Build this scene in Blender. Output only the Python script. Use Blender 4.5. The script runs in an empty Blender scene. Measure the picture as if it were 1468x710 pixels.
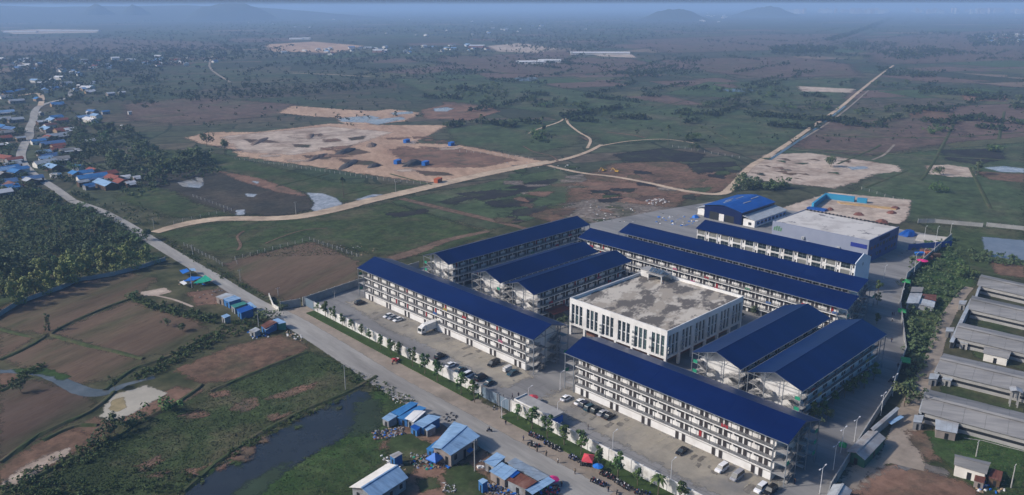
import bpy, bmesh, math, random
import numpy as np
from mathutils import Vector, Matrix
from math import sin, cos, pi, radians as R

# ------------------------------------------------------------ camera, sky, sun, exposure
SC = bpy.context.scene
COL = SC.collection
H = 119.26
FPX, PITCH, ROLL, YAW = 1134.6, R(17.0053), R(-.09925), R(-43.7296)
CXY = np.array([.457, 1.169])
_F = np.array([0, cos(PITCH), -sin(PITCH)]); _R = np.array([1, 0, 0.]); _U = np.array([0, sin(PITCH), cos(PITCH)])
_R, _U = _R*cos(ROLL)+_U*sin(ROLL), -_R*sin(ROLL)+_U*cos(ROLL)
# world axes follow the estate's own grid: X = towards the far right, Y = towards the far left
_d1 = np.array([sin(YAW), cos(YAW)]); _d2 = np.array([cos(YAW), -sin(YAW)])
def W3(a): return Vector((float(a[:2] @ _d2), float(a[:2] @ _d1), float(a[2])))
camd = bpy.data.cameras.new('camera'); cam = bpy.data.objects.new('camera', camd); COL.objects.link(cam)
camd.sensor_width = 36; camd.lens = 36*FPX/1468; camd.clip_start = 1; camd.clip_end = 120000
m = Matrix((W3(_R), W3(_U), -W3(_F))).transposed().to_4x4(); m.translation = W3(np.array([CXY[0], CXY[1], H])); cam.matrix_world = m
SC.camera = cam
SUN_EL, SUN_AZ = R(33), R(-98)          # azimuth measured clockwise from the camera's heading
_s = np.array([sin(SUN_AZ)*cos(SUN_EL), cos(SUN_AZ)*cos(SUN_EL), sin(SUN_EL)])
sdir = W3(_s)
sl = bpy.data.lights.new('sun', 'SUN'); sl.energy = 3.25; sl.angle = R(3); sl.color = (1, .93, .86)
so = bpy.data.objects.new('sun', sl); COL.objects.link(so); so.rotation_euler = sdir.to_track_quat('Z', 'Y').to_euler(); so.location = (0, 0, 300)
wd = bpy.data.worlds.new('World'); SC.world = wd; wd.use_nodes = True
wn = wd.node_tree.nodes; sky = wn.new('ShaderNodeTexSky'); sky.sky_type = 'NISHITA'; sky.sun_disc = False
sky.sun_elevation = SUN_EL; sky.sun_rotation = math.atan2(sdir.x, sdir.y); sky.air_density = 1.1; sky.dust_density = 4.5; sky.ozone_density = 5; sky.altitude = 100
shs = wn.new('ShaderNodeHueSaturation'); shs.inputs['Saturation'].default_value = 1.45; wd.node_tree.links.new(sky.outputs[0], shs.inputs['Color']); wd.node_tree.links.new(shs.outputs[0], wn['Background'].inputs[0]); wn['Background'].inputs[1].default_value = .1
SC.view_settings.view_transform = 'Standard'; SC.view_settings.look = 'None'; SC.view_settings.gamma = 1; SC.view_settings.exposure = .24
SC.render.engine = 'CYCLES'; SC.cycles.max_bounces = 6; SC.cycles.transparent_max_bounces = 16; SC.cycles.volume_bounces = 2
SC.cycles.use_denoising = True
HAZE_DENSITY = .00018

rnd = random.Random(7)
# ------------------------------------------------------------ ray from a photo pixel to the ground (or to height z)
def at(x, y, z=0.0):
    d = (x-734)*_R-(y-355)*_U+FPX*_F; t = (z-H)/d[2]; P = CXY+d[:2]*t
    return Vector((float(P @ _d2), float(P @ _d1), z))
def ats(pts, z=0.0): return [at(x, y, z) for x, y in pts]
def S2L(c):
    return tuple(((v/255)/12.92 if v/255 < .04045 else ((v/255+.055)/1.055)**2.4) for v in c)

# ------------------------------------------------------------ materials
MATS = {}
def mat(name, c1, c2=None, c3=None, scale=.1, rough=.85, bump=0., spec=.3, metal=0., stretch=None, edge=False, coord='P', detail=7,
        thr=(.38, .62), scale2=None, rand=0., feather=1.0, mottle=.5, thr3=(.48, .66)):
    if name in MATS: return MATS[name]
    m = bpy.data.materials.new(name); m.use_nodes = True; nt = m.node_tree; N, L = nt.nodes, nt.links
    b = N['Principled BSDF']; b.inputs['Roughness'].default_value = rough; b.inputs['Metallic'].default_value = metal
    b.inputs['Specular IOR Level'].default_value = spec
    b.inputs['Base Color'].default_value = (*c1, 1)
    m.diffuse_color = (*c1, 1)
    if coord == 'P': g = N.new('ShaderNodeNewGeometry'); vec = g.outputs['Position']
    else: g = N.new('ShaderNodeTexCoord'); vec = g.outputs['Object']
    out = None
    if stretch:
        mp = N.new('ShaderNodeMapping'); mp.vector_type = 'TEXTURE'; mp.inputs['Rotation'].default_value = (0, 0, stretch[0]); mp.inputs['Scale'].default_value = (stretch[1], 1, 1)
        L.new(vec, mp.inputs[0]); vs = mp.outputs[0]
    else: vs = vec
    if c2 is not None:
        n = N.new('ShaderNodeTexNoise'); n.inputs['Scale'].default_value = scale; n.inputs['Detail'].default_value = detail; n.inputs['Roughness'].default_value = .62
        L.new(vs, n.inputs['Vector'])
        r = N.new('ShaderNodeMapRange'); r.inputs['From Min'].default_value = thr[0]; r.inputs['From Max'].default_value = thr[1]
        L.new(n.outputs[0], r.inputs[0])
        mx = N.new('ShaderNodeMix'); mx.data_type = 'RGBA'; mx.inputs[6].default_value = (*c1, 1); mx.inputs[7].default_value = (*c2, 1)
        L.new(r.outputs[0], mx.inputs[0]); out = mx.outputs[2]
        if c3 is not None:
            n2 = N.new('ShaderNodeTexNoise'); n2.inputs['Scale'].default_value = scale2 or scale*.23; n2.inputs['Detail'].default_value = detail; n2.inputs['Roughness'].default_value = .65
            of = N.new('ShaderNodeVectorMath'); of.inputs[1].default_value = (317, 91, 13); L.new(vs, of.inputs[0]); L.new(of.outputs[0], n2.inputs['Vector'])
            r2 = N.new('ShaderNodeMapRange'); r2.inputs['From Min'].default_value = thr3[0]; r2.inputs['From Max'].default_value = thr3[1]; L.new(n2.outputs[0], r2.inputs[0])
            m2 = N.new('ShaderNodeMix'); m2.data_type = 'RGBA'; L.new(r2.outputs[0], m2.inputs[0]); L.new(out, m2.inputs[6]); m2.inputs[7].default_value = (*c3, 1); out = m2.outputs[2]
    if edge and out is not None:
        def nz(sc_, lo, hi):
            q = N.new('ShaderNodeTexNoise'); q.inputs['Scale'].default_value = sc_; q.inputs['Detail'].default_value = 9; q.inputs['Roughness'].default_value = .75; L.new(vs, q.inputs['Vector'])
            w = N.new('ShaderNodeMapRange'); w.inputs['From Min'].default_value = .3; w.inputs['From Max'].default_value = .7; w.inputs['To Min'].default_value = lo; w.inputs['To Max'].default_value = hi; L.new(q.outputs[0], w.inputs[0]); return w.outputs[0]
        mm_ = N.new('ShaderNodeMath'); mm_.operation = 'MULTIPLY'; L.new(nz(.3/feather, 1-mottle, 1+mottle), mm_.inputs[0]); L.new(nz(.035, 1-mottle*.8, 1+mottle*.8), mm_.inputs[1])
        hv = N.new('ShaderNodeHueSaturation'); L.new(mm_.outputs[0], hv.inputs['Value']); L.new(out, hv.inputs['Color']); out = hv.outputs[0]
    if rand:
        oi = N.new('ShaderNodeObjectInfo'); hs = N.new('ShaderNodeHueSaturation')
        a = N.new('ShaderNodeMath'); a.operation = 'MULTIPLY_ADD'; a.inputs[1].default_value = rand; a.inputs[2].default_value = 1-rand/2; L.new(oi.outputs['Random'], a.inputs[0]); L.new(a.outputs[0], hs.inputs['Value'])
        a2 = N.new('ShaderNodeMath'); a2.operation = 'MULTIPLY_ADD'; a2.inputs[1].default_value = rand*.09; a2.inputs[2].default_value = .5-rand*.045; L.new(oi.outputs['Random'], a2.inputs[0]); L.new(a2.outputs[0], hs.inputs['Hue'])
        if out is None: hs.inputs['Color'].default_value = (*c1, 1)
        else: L.new(out, hs.inputs['Color'])
        out = hs.outputs[0]
    if out is not None: L.new(out, b.inputs['Base Color'])
    if bump:
        bn = N.new('ShaderNodeTexNoise'); bn.inputs['Scale'].default_value = scale*4; bn.inputs['Detail'].default_value = 5; L.new(vs, bn.inputs['Vector'])
        bp = N.new('ShaderNodeBump'); bp.inputs['Strength'].default_value = 1; bp.inputs['Distance'].default_value = bump; L.new(bn.outputs[0], bp.inputs['Height']); L.new(bp.outputs[0], b.inputs['Normal'])
    if edge:
        at_ = N.new('ShaderNodeAttribute'); at_.attribute_name = 'edge'
        en = N.new('ShaderNodeTexNoise'); en.inputs['Scale'].default_value = .3/feather; en.inputs['Detail'].default_value = 10; en.inputs['Roughness'].default_value = .78; L.new(vec, en.inputs['Vector'])
        ad = N.new('ShaderNodeMath'); ad.operation = 'SUBTRACT'; er = N.new('ShaderNodeMapRange'); er.inputs['From Min'].default_value = .28; er.inputs['From Max'].default_value = .72; er.inputs['To Max'].default_value = .85; L.new(en.outputs[0], er.inputs[0]); L.new(at_.outputs['Fac'], ad.inputs[0]); L.new(er.outputs[0], ad.inputs[1])
        mr = N.new('ShaderNodeMapRange'); mr.inputs['From Min'].default_value = -.1; mr.inputs['From Max'].default_value = .12; L.new(ad.outputs[0], mr.inputs[0])
        tr = N.new('ShaderNodeBsdfTransparent'); ms = N.new('ShaderNodeMixShader'); L.new(mr.outputs[0], ms.inputs[0]); L.new(tr.outputs[0], ms.inputs[1]); L.new(b.outputs[0], ms.inputs[2])
        L.new(ms.outputs[0], N['Material Output'].inputs[0])
    MATS[name] = m
    return m
def P(name, r, g, b_, **k):            # a plain paint or plastic with slight grime
    c = (r, g, b_); k.setdefault('scale', .6)
    return mat(name, c, tuple(v*.82 for v in c), coord=k.pop('coord', 'O'), **k)

white = mat('white_paint', (.72, .71, .69), (.63, .62, .59), (.55, .53, .50), scale=.35, scale2=.12, rough=.7, coord='P', thr=(.4, .75))
cream = mat('cream_paint', (.74, .71, .65), (.62, .59, .53), scale=.3, rough=.75)
roofb = mat('blue_roof_metal', (.001, .0080, .058), (.0018, .0115, .074), (.0008, .0062, .046), scale=.05, rough=.3, spec=.3, stretch=(0, .3))
roofb2 = mat('bright_blue_roof_metal', (.006, .06, .26), (.008, .075, .32), scale=.2, rough=.45)
roofl = mat('light_blue_roof_metal', (.20, .33, .50), (.26, .40, .56), (.15, .24, .36), scale=.5, rough=.45, stretch=(.3, .2))
zinc = mat('zinc_roof_sheet', (.42, .45, .47), (.33, .35, .36), (.25, .22, .2), scale=.4, rough=.5)
asb = mat('weathered_fibre_roof', (.29, .28, .265), (.205, .20, .195), (.15, .15, .145), scale=.5, scale2=.08, rough=.85, stretch=(R(-65), 6))
rust = mat('rusty_roof_sheet', (.15, .055, .035), (.10, .035, .025), (.22, .12, .09), scale=.8, rough=.8)
redtile = mat('red_tile_roof', (.26, .075, .045), (.19, .055, .04), scale=.6, rough=.8)
steel = P('grey_steel', .20, .22, .24, rough=.45)
dark = P('dark_opening', .018, .02, .022, rough=.5)
doorm = mat('brown_door', (.028, .024, .024), (.045, .036, .034), scale=.4, rough=.6)
glass = mat('dark_glass', (.018, .028, .032), rough=.12, spec=.6)
glassg = mat('greenish_glass', (.05, .085, .085), rough=.12, spec=.6)
conc = mat('grey_concrete', (.36, .35, .33), (.29, .28, .265), scale=.4, rough=.9)
railm = P('grey_railing', .07, .075, .085, rough=.5)
greyp = mat('grey_cladding', (.235, .26, .33), (.215, .24, .31), scale=.2, rough=.6)
shadeb = mat('shade_blue_wall', (.02, .07, .23), (.02, .06, .2), scale=.2, rough=.55)  # factory side wall: its bluish shade is put into the colour
lav = mat('shade_blue_end_wall', (.62, .68, .75), (.58, .64, .71), scale=.2, rough=.7)  # white townhouse end, tinted light blue to carry the shade on it
wood = P('brown_wood', .10, .06, .035)
trunkm = mat('bark', (.16, .12, .085), (.09, .07, .05), scale=2, rough=.9, coord='O')
leafA = mat('leaf_dark', (.058, .086, .038), (.082, .115, .050), (.105, .125, .055), scale=.5, scale2=.15, rough=.75, rand=.32, spec=.2)
leafB = mat('leaf_fresh', (.052, .10, .03), (.075, .13, .038), (.11, .15, .045), scale=.7, scale2=.2, rough=.7, rand=.45, spec=.2)
leafC = mat('leaf_bamboo', (.19, .22, .07), (.24, .26, .085), (.13, .16, .055), scale=.4, scale2=.12, rough=.7, rand=.3, spec=.2)
tarpb = P('blue_tarp', .02, .16, .55, rough=.5)
tarpg = P('green_tarp', .02, .33, .20, rough=.5)
redm = P('red_canvas', .62, .07, .09, rough=.7)
pinkm = P('pink_canvas', .7, .03, .2, rough=.7)
rubber = P('black_rubber', .012, .012, .013, rough=.7)
skinm = P('skin', .25, .14, .09)
yellowm = P('yellow_paint', .6, .36, .05)
orangem = P('orange_soil_red', .42, .12, .05)

# ground sheets
grassN = mat('meadow_grass', (.046, .058, .024), (.030, .042, .016), (.085, .070, .040), scale=.2, scale2=.035, bump=.25, rough=1, spec=.1)
grassF = mat('grass_patch', (.052, .074, .028), (.036, .052, .020), (.086, .080, .044), scale=.12, scale2=.05, rough=1, spec=.1, edge=True)
grassV = mat('lush_grass_patch', (.042, .080, .022), (.032, .060, .018), (.058, .080, .030), scale=.12, scale2=.05, rough=1, spec=.1, edge=True)
grassM = mat('mid_meadow_patch', (.064, .092, .042), (.046, .066, .032), (.088, .086, .052), scale=.05, scale2=.02, rough=1, spec=.1, edge=True, feather=2)
bankm = mat('bank_grass', (.066, .084, .036), (.042, .056, .024), (.10, .085, .05), scale=.5, rough=1, spec=.1)
tuftm = mat('tuft_grass', (.075, .098, .040), (.055, .074, .030), (.11, .105, .055), scale=.15, scale2=.05, rough=1, spec=.1)
verge = mat('verge_grass', (.045, .074, .022), (.032, .054, .016), scale=.5, bump=.1, rough=1, spec=.1)
plough = mat('ploughed_soil', (.150, .100, .066), (.105, .074, .050), (.070, .070, .036), scale=.3, scale2=.04, rough=1, spec=.1, stretch=(R(24), 5), edge=True, bump=.1)
plough2 = mat('ploughed_soil_dark', (.115, .076, .054), (.078, .055, .042), (.055, .055, .03), scale=.3, scale2=.04, rough=1, spec=.1, stretch=(R(20), 4), edge=True, bump=.1)
plough3 = mat('ploughed_soil_red', (.175, .105, .070), (.125, .080, .053), (.085, .07, .042), scale=.2, scale2=.05, rough=1, spec=.1, edge=True)
redsoil = mat('red_bare_soil', (.22, .128, .088), (.165, .10, .07), (.10, .08, .055), scale=.15, scale2=.06, rough=1, spec=.1, edge=True)
mauve = mat('mauve_dry_field', (.125, .085, .068), (.10, .075, .058), (.085, .082, .052), scale=.05, scale2=.015, rough=1, spec=.1, edge=True, feather=2)
sand = mat('sand_fill', (.47, .325, .225), (.385, .26, .175), (.29, .18, .12), scale=.07, scale2=.022, rough=1, spec=.1, mottle=.3, edge=True, stretch=(R(62), 3), feather=1.5)
sandl = mat('pale_sand_fill', (.50, .41, .33), (.38, .30, .235), (.27, .20, .15), scale=.08, scale2=.03, rough=1, spec=.1, mottle=.3, edge=True, feather=1.5)
burnt = mat('burnt_grass', (.035, .032, .030), (.022, .021, .022), (.045, .055, .03), scale=.15, scale2=.06, rough=1, spec=.1, edge=True)
marsh = mat('marsh_mud', (.050, .048, .036), (.036, .036, .030), (.075, .062, .046), scale=.06, scale2=.02, rough=1, spec=.1, edge=True)
rubble = mat('rubble_ground', (.22, .19, .165), (.13, .10, .075), (.07, .07, .045), scale=.35, scale2=.06, rough=1, spec=.1, edge=True)
dirt = mat('packed_dirt', (.32, .265, .21), (.26, .215, .17), (.18, .155, .125), scale=.12, scale2=.05, rough=1, spec=.1, mottle=.16, edge=True)
roadc = mat('concrete_road', (.35, .33, .295), (.29, .275, .25), (.22, .205, .185), scale=.25, scale2=.08, stretch=(R(-93), 6), rough=.85, spec=.2, mottle=.16, edge=True)
road_sand = mat('sandy_road', (.54, .42, .30), (.45, .34, .24), (.33, .25, .18), scale=.2, scale2=.06, rough=1, spec=.1, mottle=.16, edge=True)
path_red = mat('reddish_path', (.17, .11, .075), (.12, .085, .06), scale=.2, rough=1, spec=.1, edge=True)
gravel = mat('grey_gravel', (.17, .165, .16), (.13, .125, .12), (.2, .17, .14), scale=.4, scale2=.06, rough=1, spec=.1, edge=True)
asphalt_in = mat('estate_concrete', (.265, .255, .24), (.21, .205, .198), (.15, .145, .14), scale=.16, scale2=.07, stretch=(R(-90), 4), rough=.85, spec=.2)
parkc = mat('car_park_concrete', (.34, .30, .235), (.27, .245, .20), (.19, .18, .165), scale=.1, scale2=.045, rough=.85, spec=.2, mottle=.16, edge=True)
waterd = mat('pond_water', (.032, .035, .034), (.026, .028, .027), scale=.08, rough=.16, spec=.42, edge=True, mottle=.15)
waterm = mat('muddy_water', (.44, .39, .30), (.41, .36, .27), scale=.05, rough=.3, spec=.35, edge=True, mottle=.12)
waterl = mat('shallow_water', (.12, .13, .125), (.08, .09, .085), scale=.1, rough=.15, spec=.35, edge=True, mottle=.15)
waters = mat('puddle', (.42, .40, .37), (.33, .32, .3), scale=.2, rough=.1, spec=.8, edge=True)  # pale base colour stands in for the bright sky mirrored in the water
weeds = mat('pond_weed', (.03, .05, .022), (.02, .035, .018), scale=.3, rough=.8, edge=True)

# ------------------------------------------------------------ mesh builder
class MB:
    def __init__(s): s.v = []; s.f = []; s.m = []; s.mats = []
    def mi(s, m):
        if m not in s.mats: s.mats.append(m)
        return s.mats.index(m)
    def add(s, v, f, m):
        o = len(s.v); k = s.mi(m); s.v += [tuple(p) for p in v]; s.f += [tuple(i+o for i in q) for q in f]; s.m += [k]*len(f)
    def box(s, x0, x1, y0, y1, z0, z1, m):
        s.add([(x0, y0, z0), (x1, y0, z0), (x1, y1, z0), (x0, y1, z0), (x0, y0, z1), (x1, y0, z1), (x1, y1, z1), (x0, y1, z1)],
              [(0, 3, 2, 1), (4, 5, 6, 7), (0, 1, 5, 4), (1, 2, 6, 5), (2, 3, 7, 6), (3, 0, 4, 7)], m)
    def bar(s, a, b, w, h, m):          # a beam from a to b
        a, b = Vector(a), Vector(b); d = (b-a).normalized(); up = Vector((0, 0, 1)) if abs(d.z) < .95 else Vector((1, 0, 0))
        r = d.cross(up).normalized()*w/2; u = r.cross(d).normalized()*h/2
        v = [a-r-u, a+r-u, a+r+u, a-r+u, b-r-u, b+r-u, b+r+u, b-r+u]
        s.add(v, [(0, 1, 2, 3), (7, 6, 5, 4), (0, 4, 5, 1), (1, 5, 6, 2), (2, 6, 7, 3), (3, 7, 4, 0)], m)
    def tube(s, a, b, r0, r1, m, n=8):
        a, b = Vector(a), Vector(b); d = (b-a).normalized(); up = Vector((0, 0, 1)) if abs(d.z) < .9 else Vector((1, 0, 0))
        r = d.cross(up).normalized(); u = r.cross(d).normalized(); v = []
        for c, q in ((a, r0), (b, r1)):
            for i in range(n): t = 2*pi*i/n; v.append(c+(r*cos(t)+u*sin(t))*q)
        s.add(v, [(i, (i+1) % n, n+(i+1) % n, n+i) for i in range(n)]+[tuple(range(n-1, -1, -1)), tuple(range(n, 2*n))], m)
    def prism(s, prof, x0, x1, m, axis='x'):   # profile of (y, z) pulled along x
        n = len(prof); v = [(x0, y, z) for y, z in prof]+[(x1, y, z) for y, z in prof]
        if axis == 'y': v = [(b, a, c) for a, b, c in v]
        s.add(v, [(i, (i+1) % n, n+(i+1) % n, n+i) for i in range(n)]+[tuple(range(n-1, -1, -1)), tuple(range(n, 2*n))], m)
    def slab(s, q, t, m):               # four top corners, thickness t downwards
        q = [Vector(p) for p in q]; v = q+[p-Vector((0, 0, t)) for p in q]
        s.add(v, [(0, 1, 2, 3), (7, 6, 5, 4), (0, 4, 5, 1), (1, 5, 6, 2), (2, 6, 7, 3), (3, 7, 4, 0)], m)
    def mesh(s, name):
        me = bpy.data.meshes.new(name); me.from_pydata(s.v, [], s.f)
        for m in s.mats: me.materials.append(m)
        if len(s.mats) > 1: me.polygons.foreach_set('material_index', s.m)
        bm = bmesh.new(); bm.from_mesh(me); bmesh.ops.recalc_face_normals(bm, faces=bm.faces); bm.to_mesh(me); bm.free()
        return me
def obj(name, me, parent=None, loc=(0, 0, 0), rz=0., sc=None):
    if isinstance(me, MB): me = me.mesh(name)
    o = bpy.data.objects.new(name, me); COL.objects.link(o); o.location = loc; o.rotation_euler = (0, 0, rz)
    if sc is not None: o.scale = sc if isinstance(sc, tuple) else (sc, sc, sc)
    if parent: o.parent = parent
    return o
def thing(name, label, cat, loc=(0, 0, 0), rz=0., group=None):
    o = bpy.data.objects.new(name, None); COL.objects.link(o); o.empty_display_size = .5
    o.location = loc; o.rotation_euler = (0, 0, rz); return tag(o, label, cat, group)
def tag(o, label, cat, group=None, kind=None):
    o['label'] = label; o['category'] = cat
    if group: o['group'] = group
    if kind: o['kind'] = kind
    return o
def stuff(o, label=None, cat=None):
    o['kind'] = 'stuff'
    if label: o['label'] = label
    if cat: o['category'] = cat
    return o
def copy_tree(o, parent=None):
    c = o.copy(); COL.objects.link(c)
    if parent: c.parent = parent
    for ch in o.children: copy_tree(ch, c)
    return c
ORD = ['first', 'second', 'third', 'fourth', 'fifth', 'sixth', 'seventh', 'eighth', 'ninth', 'tenth', 'eleventh', 'twelfth', 'thirteenth', 'fourteenth', 'fifteenth',
       'sixteenth', 'seventeenth', 'eighteenth', 'nineteenth', 'twentieth']
def ordn(i):
    if i < 20: return ORD[i]
    t = {2: 'twenty', 3: 'thirty', 4: 'forty', 5: 'fifty', 6: 'sixty', 7: 'seventy', 8: 'eighty', 9: 'ninety'}[(i+1)//10]
    r = (i+1) % 10
    return t+'-'+ORD[r-1] if r else t.replace('ty', 'tieth')

# ------------------------------------------------------------ ground patches and ribbons
LAY = [0]
def densify(pts, step, jit, seed, closed=True):
    rr = random.Random(seed); out = []; n = len(pts)
    for i in range(n if closed else n-1):
        a, b = pts[i], pts[(i+1) % n]; L = (b-a).length; k = max(1, min(40, int(L/step)))
        for j in range(k):
            p = a.lerp(b, j/k)
            if jit and (j or closed): p = p+Vector((rr.gauss(0, jit), rr.gauss(0, jit), 0))
            out.append(p)
    if not closed: out.append(pts[-1])
    return out
def patch(name, px, m, feather=4., jit=None, z=None, step=None, kind='structure', world=False):
    """a ground sheet: a fine grid clipped to the outline; the attribute 'edge' runs 0..1 over the feathered rim"""
    pts = np.array([(p[0], p[1]) for p in px]) if world else np.array([(p.x, p.y) for p in ats(px)])
    LAY[0] += 1; z = .02+.0015*LAY[0] if z is None else z
    lo, hi = pts.min(0)-feather, pts.max(0)+feather; cell = max((hi-lo).max()/64, feather*.7); nx, ny = (int(np.ceil((hi-lo)[k]/cell))+1 for k in (0, 1))
    gx, gy = np.meshgrid(lo[0]+cell*np.arange(nx), lo[1]+cell*np.arange(ny)); G = np.stack([gx.ravel(), gy.ravel()], 1)
    d = np.full(len(G), 1e9); ins = np.zeros(len(G), bool); n = len(pts)
    for i in range(n):
        a, b_ = pts[i], pts[(i+1) % n]; e = b_-a; t = np.clip(((G-a) @ e)/max(e @ e, 1e-9), 0, 1); d = np.minimum(d, np.hypot(*(G-a-t[:, None]*e).T))
        if a[1] != b_[1]: ins ^= ((a[1] > G[:, 1]) != (b_[1] > G[:, 1])) & (G[:, 0] < e[0]*(G[:, 1]-a[1])/e[1]+a[0])
    f2 = max(feather*1.5, cell*.8); ed = np.clip(.5+np.where(ins, d, -d)/(2*f2), 0, 1); idx = np.arange(nx*ny).reshape(ny, nx)
    Q = np.stack([idx[:-1, :-1], idx[:-1, 1:], idx[1:, 1:], idx[1:, :-1]], -1).reshape(-1, 4); Q = Q[ed[Q].max(1) > .02]
    used = np.unique(Q); mp = np.zeros(nx*ny, int); mp[used] = np.arange(len(used)); me = bpy.data.meshes.new(name)
    co = np.concatenate([G[used], np.full((len(used), 1), z)], 1); me.vertices.add(len(used)); me.vertices.foreach_set('co', co.astype(np.float32).ravel()); q = mp[Q].ravel().astype(np.int32)
    me.loops.add(len(q)); me.loops.foreach_set('vertex_index', q); me.polygons.add(len(Q)); me.polygons.foreach_set('loop_start', np.arange(0, len(q), 4, dtype=np.int32)); me.polygons.foreach_set('loop_total', np.full(len(Q), 4, dtype=np.int32))
    a_ = me.attributes.new('edge', 'FLOAT', 'POINT'); a_.data.foreach_set('value', ed[used].astype(np.float32)); me.materials.append(m); me.update(); me.validate()
    o = obj(name, me); o['kind'] = kind; return o
def ribbon(name, px, w, m, z=None, feather=.25, world=False, smooth=4, kind='structure', hgt=0., jit=0.):
    pts = [Vector((p[0], p[1], 0)) for p in px] if world else ats(px)
    ws = w if isinstance(w, (list, tuple)) else [w]*len(pts)
    LAY[0] += 1; z = .02+.0015*LAY[0] if z is None else z
    P2 = []; W2 = []; n = len(pts)
    for i in range(n-1):
        p0, p1, p2, p3 = pts[max(0, i-1)], pts[i], pts[i+1], pts[min(n-1, i+2)]
        for j in range(smooth):
            t = j/smooth; P2.append(.5*((2*p1)+(p2-p0)*t+(2*p0-5*p1+4*p2-p3)*t*t+(3*p1-p0-3*p2+p3)*t**3)); W2.append(ws[i]*(1-t)+ws[i+1]*t)
    P2.append(pts[-1]); W2.append(ws[-1]); v = []; e = []; F = []
    rr = random.Random(len(px)*7)
    cs = [(-.5, 0, 0), (-.5+feather, 1, 1), (.5-feather, 1, 1), (.5, 0, 0)]
    for i, p in enumerate(P2):
        d = (P2[min(i+1, len(P2)-1)]-P2[max(0, i-1)]).normalized(); nn = Vector((-d.y, d.x, 0))
        for c, ed, hh in cs:
            q = p+nn*(c*W2[i]+(rr.gauss(0, jit) if jit else 0)); v.append((q.x, q.y, z+hh*hgt)); e.append(ed)
    for i in range(len(P2)-1):
        for k in range(3): F.append((i*4+k, i*4+k+1, i*4+5+k, i*4+4+k))
    me = bpy.data.meshes.new(name); me.from_pydata(v, [], F); a = me.attributes.new('edge', 'FLOAT', 'POINT'); a.data.foreach_set('value', [float(x) for x in e])
    me.materials.append(m); bm = bmesh.new(); bm.from_mesh(me); bmesh.ops.recalc_face_normals(bm, faces=bm.faces); bm.to_mesh(me); bm.free()
    o = obj(name, me); o['kind'] = kind; return o, P2

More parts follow.
